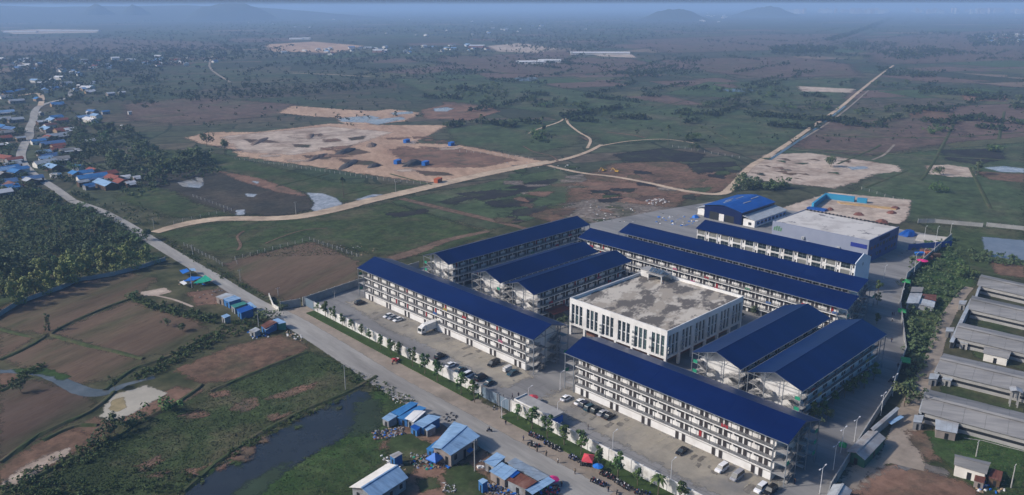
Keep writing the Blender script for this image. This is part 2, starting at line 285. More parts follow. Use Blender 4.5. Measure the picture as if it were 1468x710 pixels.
# base ground: one sheet to the horizon
def ground_material():
    m = bpy.data.materials.new('plain_ground'); m.use_nodes = True; N, L = m.node_tree.nodes, m.node_tree.links; b = N['Principled BSDF']
    b.inputs['Roughness'].default_value = 1; b.inputs['Specular IOR Level'].default_value = .1
    g = N.new('ShaderNodeNewGeometry')
    wn_ = N.new('ShaderNodeTexNoise'); wn_.inputs['Scale'].default_value = .006; wn_.inputs['Detail'].default_value = 3; L.new(g.outputs[0], wn_.inputs['Vector'])
    sc_ = N.new('ShaderNodeVectorMath'); sc_.operation = 'SCALE'; sc_.inputs['Scale'].default_value = 60; L.new(wn_.outputs['Color'], sc_.inputs[0])
    ad = N.new('ShaderNodeVectorMath'); L.new(g.outputs[0], ad.inputs[0]); L.new(sc_.outputs[0], ad.inputs[1])
    def brick(rot, w, h, off, mort):
        mp = N.new('ShaderNodeMapping'); mp.inputs['Rotation'].default_value = (0, 0, rot); mp.inputs['Location'].default_value = (off, off*.7, 0); L.new(ad.outputs[0], mp.inputs[0])
        bk = N.new('ShaderNodeTexBrick'); bk.inputs['Scale'].default_value = 1; bk.inputs['Brick Width'].default_value = w; bk.inputs['Row Height'].default_value = h
        bk.inputs['Mortar Size'].default_value = mort; bk.inputs['Mortar Smooth'].default_value = .3; bk.inputs['Color1'].default_value = (0, 0, 0, 1); bk.inputs['Color2'].default_value = (1, 1, 1, 1); bk.inputs['Mortar'].default_value = (.5, .5, .5, 1)
        bk.offset = .37; bk.squash = 1.4; bk.squash_frequency = 3
        L.new(mp.outputs[0], bk.inputs[0]); return bk
    b1 = brick(R(28), 74, 40, 37, 1.5); b2 = brick(R(28), 290, 210, 400, 2.0)
    cr = N.new('ShaderNodeValToRGB'); e = cr.color_ramp.elements
    cols = [(0, (.056, .076, .040)), (.2, (.038, .056, .030)), (.4, (.074, .082, .044)), (.55, (.105, .080, .060)), (.7, (.042, .062, .030)), (.85, (.085, .066, .050)), (1, (.060, .084, .040))]
    e[0].position, e[0].color = 0, (*cols[0][1], 1); e[1].position, e[1].color = 1, (*cols[-1][1], 1)
    for p_, c in cols[1:-1]: q = e.new(p_); q.color = (*c, 1)
    L.new(b1.outputs['Color'], cr.inputs[0])
    c2 = N.new('ShaderNodeValToRGB'); e2 = c2.color_ramp.elements; e2[0].color = (.050, .074, .042, 1); e2[1].color = (.098, .084, .062, 1); e2[0].position = .35; e2[1].position = .8
    L.new(b2.outputs['Color'], c2.inputs[0])
    mx = N.new('ShaderNodeMix'); mx.data_type = 'RGBA'; mx.inputs[0].default_value = .38; L.new(cr.outputs[0], mx.inputs[6]); L.new(c2.outputs[0], mx.inputs[7])
    bund = N.new('ShaderNodeMix'); bund.data_type = 'RGBA'; L.new(mx.outputs[2], bund.inputs[6]); bund.inputs[7].default_value = (.022, .034, .020, 1)
    mm = N.new('ShaderNodeMath'); mm.operation = 'MAXIMUM'; L.new(b1.outputs['Fac'], mm.inputs[0]); L.new(b2.outputs['Fac'], mm.inputs[1])
    ml = N.new('ShaderNodeMath'); ml.operation = 'MULTIPLY'; ml.inputs[1].default_value = .9; L.new(mm.outputs[0], ml.inputs[0]); L.new(ml.outputs[0], bund.inputs[0])
    # wide tonal drift and fine mottle
    def noise(s, lo, hi, det=8):
        n = N.new('ShaderNodeTexNoise'); n.inputs['Scale'].default_value = s; n.inputs['Detail'].default_value = det; n.inputs['Roughness'].default_value = .65; L.new(g.outputs[0], n.inputs['Vector'])
        r = N.new('ShaderNodeMapRange'); r.inputs['From Min'].default_value = .3; r.inputs['From Max'].default_value = .7; r.inputs['To Min'].default_value = lo; r.inputs['To Max'].default_value = hi; L.new(n.outputs[0], r.inputs[0]); return r.outputs[0]
    near = N.new('ShaderNodeMix'); near.data_type = 'RGBA'; near.inputs[6].default_value = (.040, .056, .022, 1); near.inputs[7].default_value = (.095, .080, .048, 1); L.new(noise(.045, 0, 1), near.inputs[0])
    dt = N.new('ShaderNodeVectorMath'); dt.operation = 'DOT_PRODUCT'; dt.inputs[1].default_value = (.692, .722, 0); L.new(g.outputs[0], dt.inputs[0])
    rg = N.new('ShaderNodeMapRange'); rg.inputs['From Min'].default_value = 430; rg.inputs['From Max'].default_value = 560; L.new(dt.outputs['Value'], rg.inputs[0])
    fin = N.new('ShaderNodeMix'); fin.data_type = 'RGBA'; L.new(rg.outputs[0], fin.inputs[0]); L.new(near.outputs[2], fin.inputs[6]); L.new(bund.outputs[2], fin.inputs[7])
    v1 = N.new('ShaderNodeMath'); v1.operation = 'MULTIPLY'; L.new(noise(.0016, .75, 1.25, 5), v1.inputs[0]); L.new(noise(.09, .45, 1.5), v1.inputs[1])
    hs = N.new('ShaderNodeHueSaturation'); L.new(fin.outputs[2], hs.inputs['Color']); L.new(v1.outputs[0], hs.inputs['Value'])
    L.new(hs.outputs[0], b.inputs['Base Color']); return m
gm = ground_material()
me = bpy.data.meshes.new('ground'); S = 42000
me.from_pydata([(-3000, -3000, 0), (S, -3000, 0), (S, S, 0), (-3000, S, 0)], [], [(0, 1, 2, 3)])
# a finer-than-one quad sheet wide to both sides of the view
me = bpy.data.meshes.new('ground'); vs = [(0, 0, 0)]; nseg = 24; 
for i in range(nseg+1):
    a = 2*pi*i/nseg; vs.append((45000*cos(a), 45000*sin(a), 0))
me.from_pydata(vs[1:-1], [], [tuple(range(nseg))]); me.materials.append(gm)
gr = obj('ground', me); gr['kind'] = 'structure'


# ------------------------------------------------------------ terrain: fields, sand fill, water, roads (all on the ground, placed by where they stand)
def Z(x0, y0, s): return lambda *pts: [(x0+x*s, y0+y*s) for x, y in pts]
# far pale and brown land
fr = random.Random(77)
farm = [mat('far_field_mauve', (.14, .095, .078), (.11, .08, .062), scale=.03, rough=1, spec=.1, edge=True, feather=3, mottle=.3), mat('far_field_green', (.060, .092, .038), (.05, .075, .034), scale=.03, rough=1, spec=.1, edge=True, feather=3, mottle=.3),
        mat('far_field_olive', (.095, .098, .050), (.075, .080, .044), scale=.03, rough=1, spec=.1, edge=True, feather=3, mottle=.3), mat('far_field_dark', (.038, .050, .030), (.05, .055, .034), scale=.03, rough=1, spec=.1, edge=True, feather=3, mottle=.3),
        mat('far_field_tan', (.19, .145, .105), (.15, .115, .085), scale=.03, rough=1, spec=.1, edge=True, feather=3, mottle=.3)]
for i in range(380):
    y = 24+176*fr.random()**1.5; x = fr.uniform(-30, 1500)
    if y > 105 and (x < 640 or (x < 900 and y > 170)): continue
    if y > 160 and 1180 > x > 1080: continue
    c = at(x, y); a = R(-28 if fr.random() < .9 else 15)+fr.gauss(0, .04); w, h = fr.uniform(28, 80)*(1+c.length/3500), fr.uniform(20, 50)*(1+c.length/3500); u = Vector((cos(a), sin(a), 0)); v = Vector((-sin(a), cos(a), 0))
    patch('field', [tuple((c+u*w*p+v*h*q).xy) for p, q in ((-1, -1), (1, -1+fr.uniform(-.2, .2)), (1, 1), (-1, 1+fr.uniform(-.2, .2)))], farm[fr.choice([0, 0, 0, 1, 1, 2, 2, 3, 3, 4] if x > 700 else [0, 1, 1, 2, 2, 3, 3, 3, 4])], 3+c.length/700, world=True, z=.005+i*.0004)
LAY[0] = 80
patch('field', [(0, 60), (120, 55), (300, 60), (330, 70), (180, 76), (0, 80)], mauve, 40)
patch('field', [(900, 58), (1080, 50), (1240, 48), (1180, 70), (960, 76)], mauve, 40)
patch('field', [(1240, 56), (1468, 40), (1468, 88), (1260, 92)], mauve, 40)
patch('field', [(1000, 84), (1130, 82), (1215, 92), (1230, 108), (1100, 112), (990, 100)], mauve, 22)
patch('field', [(180, 150), (280, 140), (420, 150), (410, 165), (250, 178), (190, 172)], mauve, 14)
patch('field', [(630, 80), (900, 84), (960, 96), (800, 108), (640, 100)], mauve, 24)
patch('field', [(1050, 118), (1230, 112), (1200, 150), (1090, 150)], grassM, 14)
patch('field', [(1170, 175), (1360, 168), (1390, 200), (1250, 222), (1150, 214)], mauve, 10)
patch('field', [(640, 186), (740, 170), (840, 182), (830, 205), (760, 222), (660, 208)], grassM, 9)
patch('bare_soil', [(700, 66), (745, 62), (800, 70), (770, 76), (715, 74)], sandl, 14)
patch('bare_soil', [(382, 64), (450, 60), (520, 66), (480, 76), (390, 74)], sand, 18)
patch('bare_soil', [(0, 44), (60, 42), (140, 43), (138, 47), (20, 49)], sandl, 12)
patch('greenhouse_field', [(842, 76), (905, 78), (912, 83), (860, 81)], sandl, 6)
patch('bare_soil', [(843, 142), (870, 137), (886, 140), (872, 149), (846, 150)], redsoil, 6)
patch('bare_soil', [(1030, 180), (1070, 176), (1112, 182), (1100, 190), (1040, 188)], redsoil, 6)
patch('bare_soil', [(1305, 163), (1322, 157), (1365, 160), (1362, 171), (1306, 170)], plough3, 4)
patch('bare_soil', [(1380, 137), (1400, 133), (1446, 138), (1440, 146), (1384, 144)], redsoil, 6)
patch('field', [(1145, 124), (1225, 128), (1218, 133), (1150, 131)], sandl, 6)
patch('bare_soil', [(605, 158), (640, 150), (700, 153), (716, 160), (672, 173), (610, 170)], redsoil, 5)
patch('puddle', [(622, 156), (640, 154), (650, 156), (640, 160), (624, 160)], waters, 2, kind='structure')
patch('bare_soil', [(420, 152), (500, 158), (600, 162), (590, 170), (460, 168), (400, 162)], sand, 6)
# wet ground with bright puddles north of the sand fill
patch('bare_soil', [(480, 166), (560, 157), (600, 162), (580, 174), (500, 182)], sand, 5)
for q in ([(484, 170), (530, 166), (545, 169), (520, 176), (490, 175)], [(515, 174), (575, 168), (582, 171), (540, 179)], [(560, 162), (590, 160), (592, 163), (565, 165)], [(388, 189), (400, 187), (401, 190), (390, 191)]):
    patch('puddle', q, waters, 2.2)
patch('far_pond', [(738, 112), (768, 111), (772, 116), (745, 117)], waterl, 3)
patch('far_pond', [(1037, 128), (1075, 127), (1082, 131), (1045, 132)], waterl, 3)
# meadow tones around the middle distance
patch('meadow', [(560, 112), (760, 120), (960, 150), (1090, 160), (1180, 170), (1110, 215), (980, 200), (870, 205), (780, 160), (640, 145)], grassM, 18)
patch('meadow', [(1110, 215), (1250, 225), (1468, 205), (1468, 330), (1320, 320), (1200, 300), (1250, 250)], grassM, 8)
patch('meadow', [(200, 212), (320, 222), (480, 262), (620, 268), (560, 285), (480, 290), (400, 305), (250, 312), (170, 285), (190, 250)], grassF, 7)
patch('meadow', [(225, 335), (300, 322), (480, 305), (560, 292), (700, 335), (620, 365), (540, 365), (450, 345), (330, 370), (280, 360)], grassF, 6)
patch('meadow', [(560, 290), (800, 242), (830, 262), (820, 300), (700, 330)], grassM, 4)
# sand fill
patch('sand_fill', [(268, 198), (300, 190), (370, 190), (470, 178), (560, 180), (640, 180), (610, 196), (590, 206), (655, 208), (760, 228), (792, 234), (700, 250), (625, 262), (560, 255), (480, 243), (400, 232), (345, 224), (335, 214), (290, 206)], sand, 5)
patch('sand_fill', [(320, 196), (470, 182), (560, 190), (500, 210), (420, 222), (350, 218)], sandl, 6)
patch('sand_fill', [(560, 215), (650, 212), (740, 230), (690, 240), (590, 240)], redsoil, 5)
for q in ([(350, 200), (385, 201), (400, 205), (360, 205)], [(420, 207), (445, 208), (442, 212), (424, 211)], [(430, 196), (460, 192), (462, 195), (432, 199)], [(436, 223), (475, 226), (470, 229), (440, 227)], [(480, 216), (512, 214), (530, 219), (505, 223), (484, 221)],
          [(484, 228), (535, 232), (548, 238), (500, 236)], [(500, 198), (524, 195), (520, 200), (503, 202)], [(596, 245), (640, 248), (650, 252), (610, 252)]):
    patch('spoil_patch', q, plough2, 2.5)
# marsh
patch('marsh', [(200, 240), (270, 243), (330, 248), (400, 268), (440, 280), (450, 300), (400, 310), (330, 305), (280, 290), (255, 275), (210, 265)], marsh, 6)
patch('bare_soil', [(315, 246), (370, 256), (430, 276), (440, 282), (400, 276), (340, 258)], redsoil, 3)
for q in ([(440, 277), (462, 278), (480, 284), (491, 293), (478, 300), (455, 305), (447, 300), (452, 292)], [(510, 287), (535, 279), (556, 280), (545, 285), (520, 288)], [(254, 262), (275, 258), (292, 264), (286, 270), (262, 268)], [(352, 278), (368, 279), (364, 283), (354, 282)],
          [(338, 302), (350, 301), (350, 308), (340, 309)], [(280, 254), (290, 256), (292, 262), (284, 262)], [(362, 260), (372, 261), (368, 264)]):
    patch('puddle', q, waters, 1.2)
patch('bare_soil', [(650, 330), (560, 290), (620, 290), (700, 318), (735, 330), (700, 332)], path_red, 3) if False else None
ribbon('reddish_path', [(575, 285), (620, 296), (670, 308), (712, 318), (760, 330)], [7, 8, 8, 7, 5], path_red, feather=.3)
ribbon('reddish_path', [(700, 332), (640, 345), (600, 360), (560, 372)], [6, 9, 12, 12], path_red, feather=.4)
for q in ([(655, 278), (720, 272), (760, 262), (800, 256), (790, 264), (740, 280), (690, 288)], [(694, 290), (740, 286), (770, 284), (755, 296), (710, 298)], [(738, 302), (790, 294), (800, 298), (770, 310), (735, 310)], [(550, 307), (580, 304), (612, 300), (610, 306), (570, 312)], [(630, 290), (660, 282), (680, 284), (650, 294)]):
    patch('burnt_strip', q, burnt, 3)
# rough land behind the estate
patch('bare_soil', [(820, 262), (880, 235), (960, 232), (1060, 250), (1050, 270), (980, 285), (960, 310), (900, 318), (830, 305), (800, 320), (760, 310), (815, 290)], plough3, 5)
patch('bare_soil', [(830, 262), (910, 262), (960, 275), (940, 295), (870, 288)], redsoil, 6)
patch('bare_soil', [(800, 296), (850, 286), (920, 295), (980, 300), (960, 322), (880, 325), (810, 312)], rubble, 5)
patch('burnt_strip', [(880, 222), (950, 213), (1010, 222), (1000, 232), (900, 232)], burnt, 4)
patch('burnt_strip', [(985, 236), (1050, 232), (1060, 242), (1000, 250)], burnt, 4)
patch('burnt_strip', [(1350, 216), (1430, 214), (1440, 228), (1400, 236), (1358, 230)], burnt, 5)
# second sand patch along the canal
patch('sand_fill', [(1100, 222), (1160, 220), (1230, 230), (1285, 238), (1290, 246), (1250, 250), (1222, 262), (1195, 270), (1120, 262), (1070, 258), (1060, 250)], sandl, 4)
patch('sand_fill', [(1328, 238), (1360, 237), (1392, 242), (1396, 254), (1365, 254), (1335, 250)], sandl, 3)
patch('puddle', [(1215, 240), (1240, 239), (1245, 242), (1222, 244)], waters, 1.5)
patch('puddle', [(1412, 241), (1440, 239), (1468, 242), (1468, 248), (1435, 247)], waters, 2)
patch('bare_soil', [(1400, 246), (1468, 250), (1468, 262), (1420, 258)], plough3, 3)
# left fields
LAY[0] = 0
patch('field', [(0, 442), (60, 415), (150, 396), (185, 392), (225, 400), (192, 425), (150, 441), (100, 462), (70, 478), (30, 474), (0, 470)], plough, 3)
patch('field', [(80, 478), (112, 462), (185, 433), (215, 440), (285, 463), (302, 478), (245, 507), (195, 512)], plough, 3)
patch('field', [(0, 478), (50, 482), (30, 495), (0, 512)], plough, 2.5)
patch('field', [(6, 514), (72, 485), (130, 498), (205, 518), (165, 542), (110, 550), (50, 530)], plough, 3)
patch('field', [(0, 548), (45, 545), (110, 560), (137, 580), (124, 592), (62, 622), (0, 664)], plough2, 3)
patch('field', [(0, 534), (25, 534), (32, 540), (0, 556)], plough3, 2)
patch('field', [(0, 672), (58, 634), (98, 616), (140, 628), (118, 645), (60, 672), (0, 700)], plough3, 2.5)
patch('lime_fringe', [(0, 694), (30, 674), (70, 652), (98, 645), (92, 655), (55, 676), (18, 694)], sandl, 2)
patch('field', [(100, 612), (135, 600), (165, 610), (150, 626)], plough3, 2)
patch('field', [(252, 530), (330, 498), (400, 481), (442, 495), (425, 512), (340, 543), (288, 548)], plough3, 2.5)
patch('field', [(175, 600), (232, 566), (250, 556), (290, 560), (262, 578), (200, 606)], redsoil, 2)
patch('field', [(323, 378), (380, 362), (446, 346), (512, 375), (512, 404), (470, 416), (412, 432), (378, 420), (345, 400)], plough, 2.5)
patch('bare_soil', [(270, 420), (330, 412), (345, 420), (310, 436), (284, 438)], redsoil, 2)
patch('slab_ruin', [(203, 419), (236, 413), (246, 419), (225, 424), (206, 424)], sandl, 1)
ribbon('field_edge_slab', [(220, 423), (250, 430), (276, 440)], 1.4, sandl, feather=.1)
patch('meadow', [(150, 640), (230, 590), (330, 552), (440, 505), (540, 540), (500, 570), (380, 620), (270, 705), (120, 720), (40, 705)], grassF, 4)
for q in ([(330, 588), (345, 575), (366, 570), (372, 580), (350, 590)], [(378, 572), (430, 555), (452, 550), (448, 556), (410, 570)], [(196, 668), (228, 655), (232, 660), (204, 676)], [(205, 682), (240, 676), (236, 684)], [(258, 596), (290, 590), (300, 596), (270, 600)], [(408, 562), (440, 552), (446, 556), (412, 568)], [(300, 565), (325, 560), (330, 566), (306, 570)]):
    patch('bare_soil', q, redsoil, 1.4)
patch('muddy_pond', [(144, 597), (160, 568), (210, 553), (238, 565), (182, 596), (160, 602)], waterm, 1)
patch('pond_scum', [(160, 575), (176, 570), (182, 584), (168, 590), (158, 588)], mat('yellow_scum', (.30, .24, .12), (.25, .2, .11), scale=.3, edge=True), .8)
ribbon('canal', [(-12, 533), (30, 533), (66, 538), (96, 551), (122, 562), (150, 563), (180, 552), (222, 541)], [3, 3.4, 4, 5, 6, 5, 3, 2.5], waterl, feather=.1, jit=.2)
patch('lush_verge', [(20, 530), (66, 528), (100, 540), (90, 545), (60, 536), (25, 536)], grassV, 1.2)
patch('meadow', [(540, 560), (610, 590), (560, 620), (545, 660), (500, 712), (360, 712), (420, 650), (520, 590)], grassV, 3)
patch('pond', [(262, 715), (300, 680), (350, 645), (410, 614), (470, 582), (518, 560), (530, 570), (545, 590), (505, 620), (440, 655), (390, 690), (360, 715)], waterd, 1.6)
patch('pond_weed', [(515, 572), (540, 575), (552, 600), (525, 622), (500, 625), (512, 600)], weeds, 3.5)
patch('pond_weed', [(330, 712), (400, 668), (420, 664), (380, 700), (362, 714)], weeds, 2)
# village ground, left woods floor
patch('village_ground', [(0, 150), (110, 150), (190, 200), (230, 240), (190, 275), (110, 280), (0, 270)], dirt, 10) if False else None
patch('scrub_floor', [(-20, 272), (100, 278), (200, 335), (225, 355), (235, 372), (150, 395), (60, 415), (-20, 445)], grassF, 5)
# right side: green strip, soil, tracks
patch('meadow', [(1310, 352), (1372, 345), (1400, 372), (1395, 410), (1350, 450), (1335, 500), (1300, 540), (1296, 470), (1300, 400)], grassV, 2.5)
patch('meadow', [(1316, 318), (1468, 330), (1468, 400), (1400, 398), (1360, 345)], grassF, 3)
patch('bare_soil', [(1420, 374), (1468, 380), (1468, 398), (1430, 394)], plough3, 2)
patch('fish_pond', [(1409, 340), (1468, 345), (1480, 375), (1420, 368), (1412, 358)], waterm if False else mat('grey_pond_water', (.20, .20, .20), (.17, .17, .17), rough=.14, spec=.5, edge=True, mottle=.1), 1, jit=.4)
patch('bare_soil', [(1215, 712), (1230, 690), (1262, 668), (1310, 662), (1350, 680), (1395, 700), (1400, 715)], redsoil, 2.5)
patch('dirt_yard', [(1205, 690), (1240, 655), (1290, 640), (1300, 655), (1260, 672), (1225, 700)], dirt, 3)
patch('gravel_apron', [(1284, 650), (1300, 655), (1355, 675), (1362, 684), (1325, 672), (1290, 672)], gravel, 1.5)
ribbon('dirt_track', [(1292, 668), (1296, 640), (1304, 600), (1318, 560), (1335, 520), (1348, 478), (1362, 448), (1378, 425), (1390, 412)], [14, 12, 9, 7, 6, 6, 5.5, 5, 4], dirt, feather=.2)
patch('bare_soil', [(1300, 620), (1335, 616), (1350, 660), (1330, 660), (1312, 640)], redsoil, 2)
patch('lush_verge', [(1330, 618), (1468, 628), (1468, 715), (1400, 700), (1365, 670), (1340, 650)], grassV, 1.5)
for q in ([(1352, 548), (1468, 572), (1468, 592), (1348, 564)], [(1395, 498), (1468, 515), (1468, 530), (1398, 512)], [(1388, 458), (1468, 466), (1468, 486), (1392, 470)]):
    patch('lush_verge', q, grassF, 1)
# soil around the roadside shacks
patch('dirt_yard', [(580, 690), (620, 660), (690, 636), (700, 650), (735, 690), (740, 715), (570, 715)], redsoil, 2.5)
patch('dirt_yard', [(560, 620), (600, 606), (660, 600), (690, 640), (640, 668), (600, 650), (548, 640)], redsoil, 3)
for q in ([(640, 672), (670, 664), (700, 690), (690, 712), (640, 712)], [(556, 628), (590, 622), (620, 640), (600, 660), (560, 650)], [(600, 690), (625, 684), (630, 700), (604, 705)]): patch('weedy_ground', q, grassF, 1.6)
_l = LAY[0]; LAY[0] = 140
sr = random.Random(19)
for i in range(60):
    x = sr.uniform(700, 1050); y = sr.uniform(236, 318)
    if x > 985 and y > 275: continue
    patch('rough_patch', [(x, y), (x+sr.uniform(10, 40), y+sr.uniform(-3, 2)), (x+sr.uniform(14, 30), y+sr.uniform(2, 7)), (x+2, y+sr.uniform(2, 5))], sr.choice([burnt, plough2, redsoil, grassF, rubble, grassM, plough]), 2.2)
for i in range(60):
    x = sr.uniform(120, 560); y = sr.uniform(550, 705)
    if y < 655-(x-150)*.33+10 or (x > 270 and y > 700-(x-270)*.58): continue
    patch('rough_patch', [(x, y), (x+sr.uniform(6, 34), y+sr.uniform(-9, 0)), (x+sr.uniform(6, 30), y+sr.uniform(1, 5))], sr.choice([redsoil, plough, grassF, grassV, plough3]), 1.6)
# roads
LAY[0] = 75
patch('dirt_verge', [(398, 446), (450, 437), (470, 446), (690, 577), (727, 594), (975, 716), (810, 716), (700, 640), (600, 582), (540, 545), (470, 500), (420, 470)], dirt, 1.6)
ribbon('concrete_road', [(103, 288), (140, 301), (170, 316), (200, 334), (235, 356), (270, 377), (310, 400), (345, 422), (375, 440), (395, 449)], [6, 6.2, 6.5, 7, 7, 7, 7, 7, 8, 9], roadc, feather=.06)
ribbon('concrete_road', [(390, 446), (420, 462), (455, 483), (510, 518), (565, 553), (640, 594), (720, 640), (800, 684), (862, 718)], [9, 10, 10, 10.5, 11, 11, 11, 11, 11], roadc, feather=.1)
LAY[0] = 200
ribbon('village_road', [(103, 288), (75, 268), (60, 259), (45, 248), (33, 235), (30, 222), (35, 208), (42, 196), (42, 185), (48, 172), (50, 160), (58, 152), (76, 146), (98, 140), (100, 130), (90, 124)], [6, 6.5, 6.5, 7, 8, 8, 8, 9, 9, 9, 9, 8, 7, 7, 6, 6], roadc, feather=.12)
ribbon('village_road', [(0, 139), (25, 138), (52, 134), (60, 140), (58, 152)], [10, 10, 9, 8, 8], road_sand, feather=.2)
ribbon('sandy_road', [(222, 334), (245, 327), (275, 320), (310, 315), (345, 314), (385, 314), (430, 311), (480, 301), (530, 288), (600, 272), (660, 258), (720, 245), (790, 232)], [8, 10, 12, 12, 12, 12, 13, 14, 14, 14, 14, 14, 13], road_sand, feather=.2)
ribbon('sandy_road', [(790, 233), (820, 226), (845, 217), (862, 208)], [8, 7, 6, 5], road_sand, feather=.3)
ribbon('dirt_track', [(860, 210), (900, 203), (950, 200), (985, 204), (995, 206)], [3, 3, 3, 2, 3], road_sand, feather=.3)
ribbon('dirt_track', [(786, 238), (830, 248), (880, 254), (930, 263), (980, 274), (1030, 279), (1050, 268), (1075, 240), (1098, 226), (1130, 206), (1170, 178), (1205, 154), (1230, 133), (1260, 109), (1281, 94)], [6, 6, 6, 6, 7, 8, 9, 7, 7, 6, 6, 6, 6, 6, 5], road_sand, feather=.3)
ribbon('dirt_track', [(1120, 216), (1170, 188), (1210, 160), (1245, 130)], 3, dirt, feather=.3)
ribbon('canal', [(1103, 230), (1130, 212), (1165, 188), (1192, 168), (1212, 152)], 3.5, waterl, feather=.2)
ribbon('dirt_track', [(1281, 94), (1240, 102), (1180, 122), (1140, 128)], 4, dirt, feather=.3) if False else None
ribbon('dirt_track', [(842, 213), (846, 200), (830, 190), (815, 178), (811, 170), (800, 176), (770, 186), (758, 192)], 4, road_sand, feather=.4)
ribbon('dirt_track', [(806, 196), (830, 196), (843, 202)], 3.5, path_red, feather=.4)
ribbon('dirt_track', [(750, 210), (765, 218), (790, 224), (800, 232)], 3, path_red, feather=.4)
ribbon('dirt_track', [(870, 190), (905, 194), (925, 198)], 6, path_red, feather=.4)
ribbon('dirt_track', [(418, 105), (470, 107), (530, 110)], 7, road_sand, feather=.3)
ribbon('dirt_track', [(330, 118), (300, 95), (310, 72)], 6, dirt, feather=.3)
ribbon('dirt_track', [(1250, 230), (1268, 222), (1282, 208)], 3, dirt, feather=.3)
ribbon('dirt_track', [(340, 360), (345, 352), (340, 340), (350, 332)], 2.4, path_red, feather=.4)
ribbon('dirt_track', [(380, 350), (410, 338), (440, 330), (470, 328)], 1.6, path_red, feather=.4)
# grass strip along the outside of the front wall
def UVp(pts): return [(v, u) for u, v in pts]
def sheet(name, pts, m, z0=0., z1=.1):
    b = MB(); n = len(pts); b.v = [(x, y, z0) for x, y in pts]+[(x, y, z1) for x, y in pts]; b.f = [(i, (i+1) % n, n+(i+1) % n, n+i) for i in range(n)]+[tuple(range(n, 2*n))]
    b.m = [0]*len(b.f); b.mats = [m]; o = obj(name, b); o['kind'] = 'structure'; return o
sheet('grass_verge', UVp([(274, 147.4), (274, 151), (171.5, 151), (171.5, 146.8)]), verge, 0, .9*.5)
sheet('grass_verge', UVp([(157.5, 146.2), (157.5, 151), (60, 151), (60, 146.5)]), verge, 0, .45)
# estate paving: one kerbed platform
sheet('estate_ground', UVp([(281, 151.3), (286.5, 180), (290, 300), (275, 385), (262, 440), (160, 448), (131, 449), (122.3, 366), (110.6, 328), (90.5, 281), (82, 248), (78.2, 224), (71.2, 181), (62, 151.3)]), asphalt_in, 0, .5)
GZ = .5
patch('car_park', [(v, u) for u, v in [(272, 166), (272, 173.6), (171, 173.6), (171, 160), (200, 163), (240, 162)]], parkc, 2.5, z=GZ+.02, world=True, jit=.8)
patch('car_park', [(v, u) for u, v in [(156, 163), (156, 173.8), (81, 173.8), (81, 158), (110, 160)]], parkc, 2.5, z=GZ+.02, world=True, jit=.8)
b = MB()
lm = mat('worn_parking_line', (.46, .40, .26), (.27, .25, .21), scale=.4, thr=(.3, .6))
for i in range(38):
    u = 268-i*2.6
    if u > 173: b.box(166.5, 171.8, u-.09, u+.09, GZ+.02, GZ+.045, lm)
for i in range(27):
    u = 152-i*2.6
    b.box(166.5, 171.8, u-.09, u+.09, GZ+.02, GZ+.045, lm)
o = obj('parking_lines', b); o['kind'] = 'structure'
jm = mat('pavement_joint', (.12, .115, .11))
b = MB()
for v in (157.5, 164.0): b.box(v-.06, v+.06, 64, 279, GZ, GZ+.012, jm)
for i in range(22): b.box(151.6, 172, 70+i*6.2-.05, 70+i*6.2+.05, GZ, GZ+.010, jm)
for v in range(200, 440, 8): b.box(v-.05, v+.05, 92 if v > 290 else 72, 109 if v < 280 else 128, GZ, GZ+.01, jm) if v < 300 else None
o = obj('pavement_joints', b); o['kind'] = 'structure'
st = random.Random(4); stm = mat('oil_stain', (.15, .135, .115), (.19, .17, .14), scale=1, rough=.8, edge=True, feather=.4)
for i in range(26):
    v = st.uniform(164.5, 173); u = st.choice([st.uniform(84, 154), st.uniform(174, 270)]); w, l = st.uniform(.3, 1.1), st.uniform(.5, 2.4)
    patch('stain', [(v-l, u-w), (v+l, u-w*.6), (v+l*.9, u+w), (v-l*.8, u+w*.7)], stm, .35, z=GZ+.05+i*.0005, world=True)
ribbon('stain', [(1180, 640), (1215, 600), (1250, 560), (1285, 500)], [3, 4, 3, 3], mat('tyre_stain', (.13, .13, .13), edge=True), z=GZ+.02, feather=.45) if False else None

# raised grassy field banks (bunds)
bank_px = [[(0, 472), (40, 482), (66, 482), (95, 466), (150, 442), (190, 428)], [(0, 517), (40, 498), (70, 480)], [(72, 480), (120, 494), (160, 503), (205, 515)], [(190, 428), (210, 436), (250, 447), (300, 458)],
           [(300, 480), (240, 512), (190, 530), (150, 560)], [(0, 664), (60, 622), (130, 590), (165, 562)], [(165, 607), (200, 604), (260, 574), (290, 552)], [(0, 712), (60, 680), (110, 655), (150, 636), (200, 606)],
           [(0, 562), (35, 545)], [(510, 413), (460, 424), (420, 434)], [(140, 610), (105, 612), (60, 632)], [(440, 505), (400, 520), (340, 545), (300, 562)],
           [(540, 540), (500, 562), (420, 596), (330, 650), (262, 706)], [(0, 215), (30, 200), (60, 196)]]
for q in bank_px[:-1]: ribbon('field_bank', q, 2.2, bankm, feather=.35, hgt=.5, jit=.15, z=.03)
for q in [(395, 268, 470, 250), (490, 280, 575, 262), (560, 250, 620, 266)]:
    ribbon('field_bank', [(q[0], q[1]), (q[2], q[3])], 2.5, bankm, feather=.35, hgt=.45, z=.03)
for q in ([(1320, 260), (1340, 230), (1372, 170)], [(1200, 236), (1250, 215), (1262, 208)], [(1150, 214), (1300, 222), (1440, 230)], [(1000, 178), (1060, 205), (1120, 206)], [(1180, 195), (1340, 198), (1468, 190)],
          [(1030, 160), (1100, 152), (1180, 160)], [(1440, 160), (1432, 200)], [(880, 175), (960, 150), (1040, 130)], [(1390, 240), (1420, 300)], [(1240, 270), (1300, 245)]):
    ribbon('field_bank', q, 3.5, bankm, feather=.35, hgt=.45, z=.03)
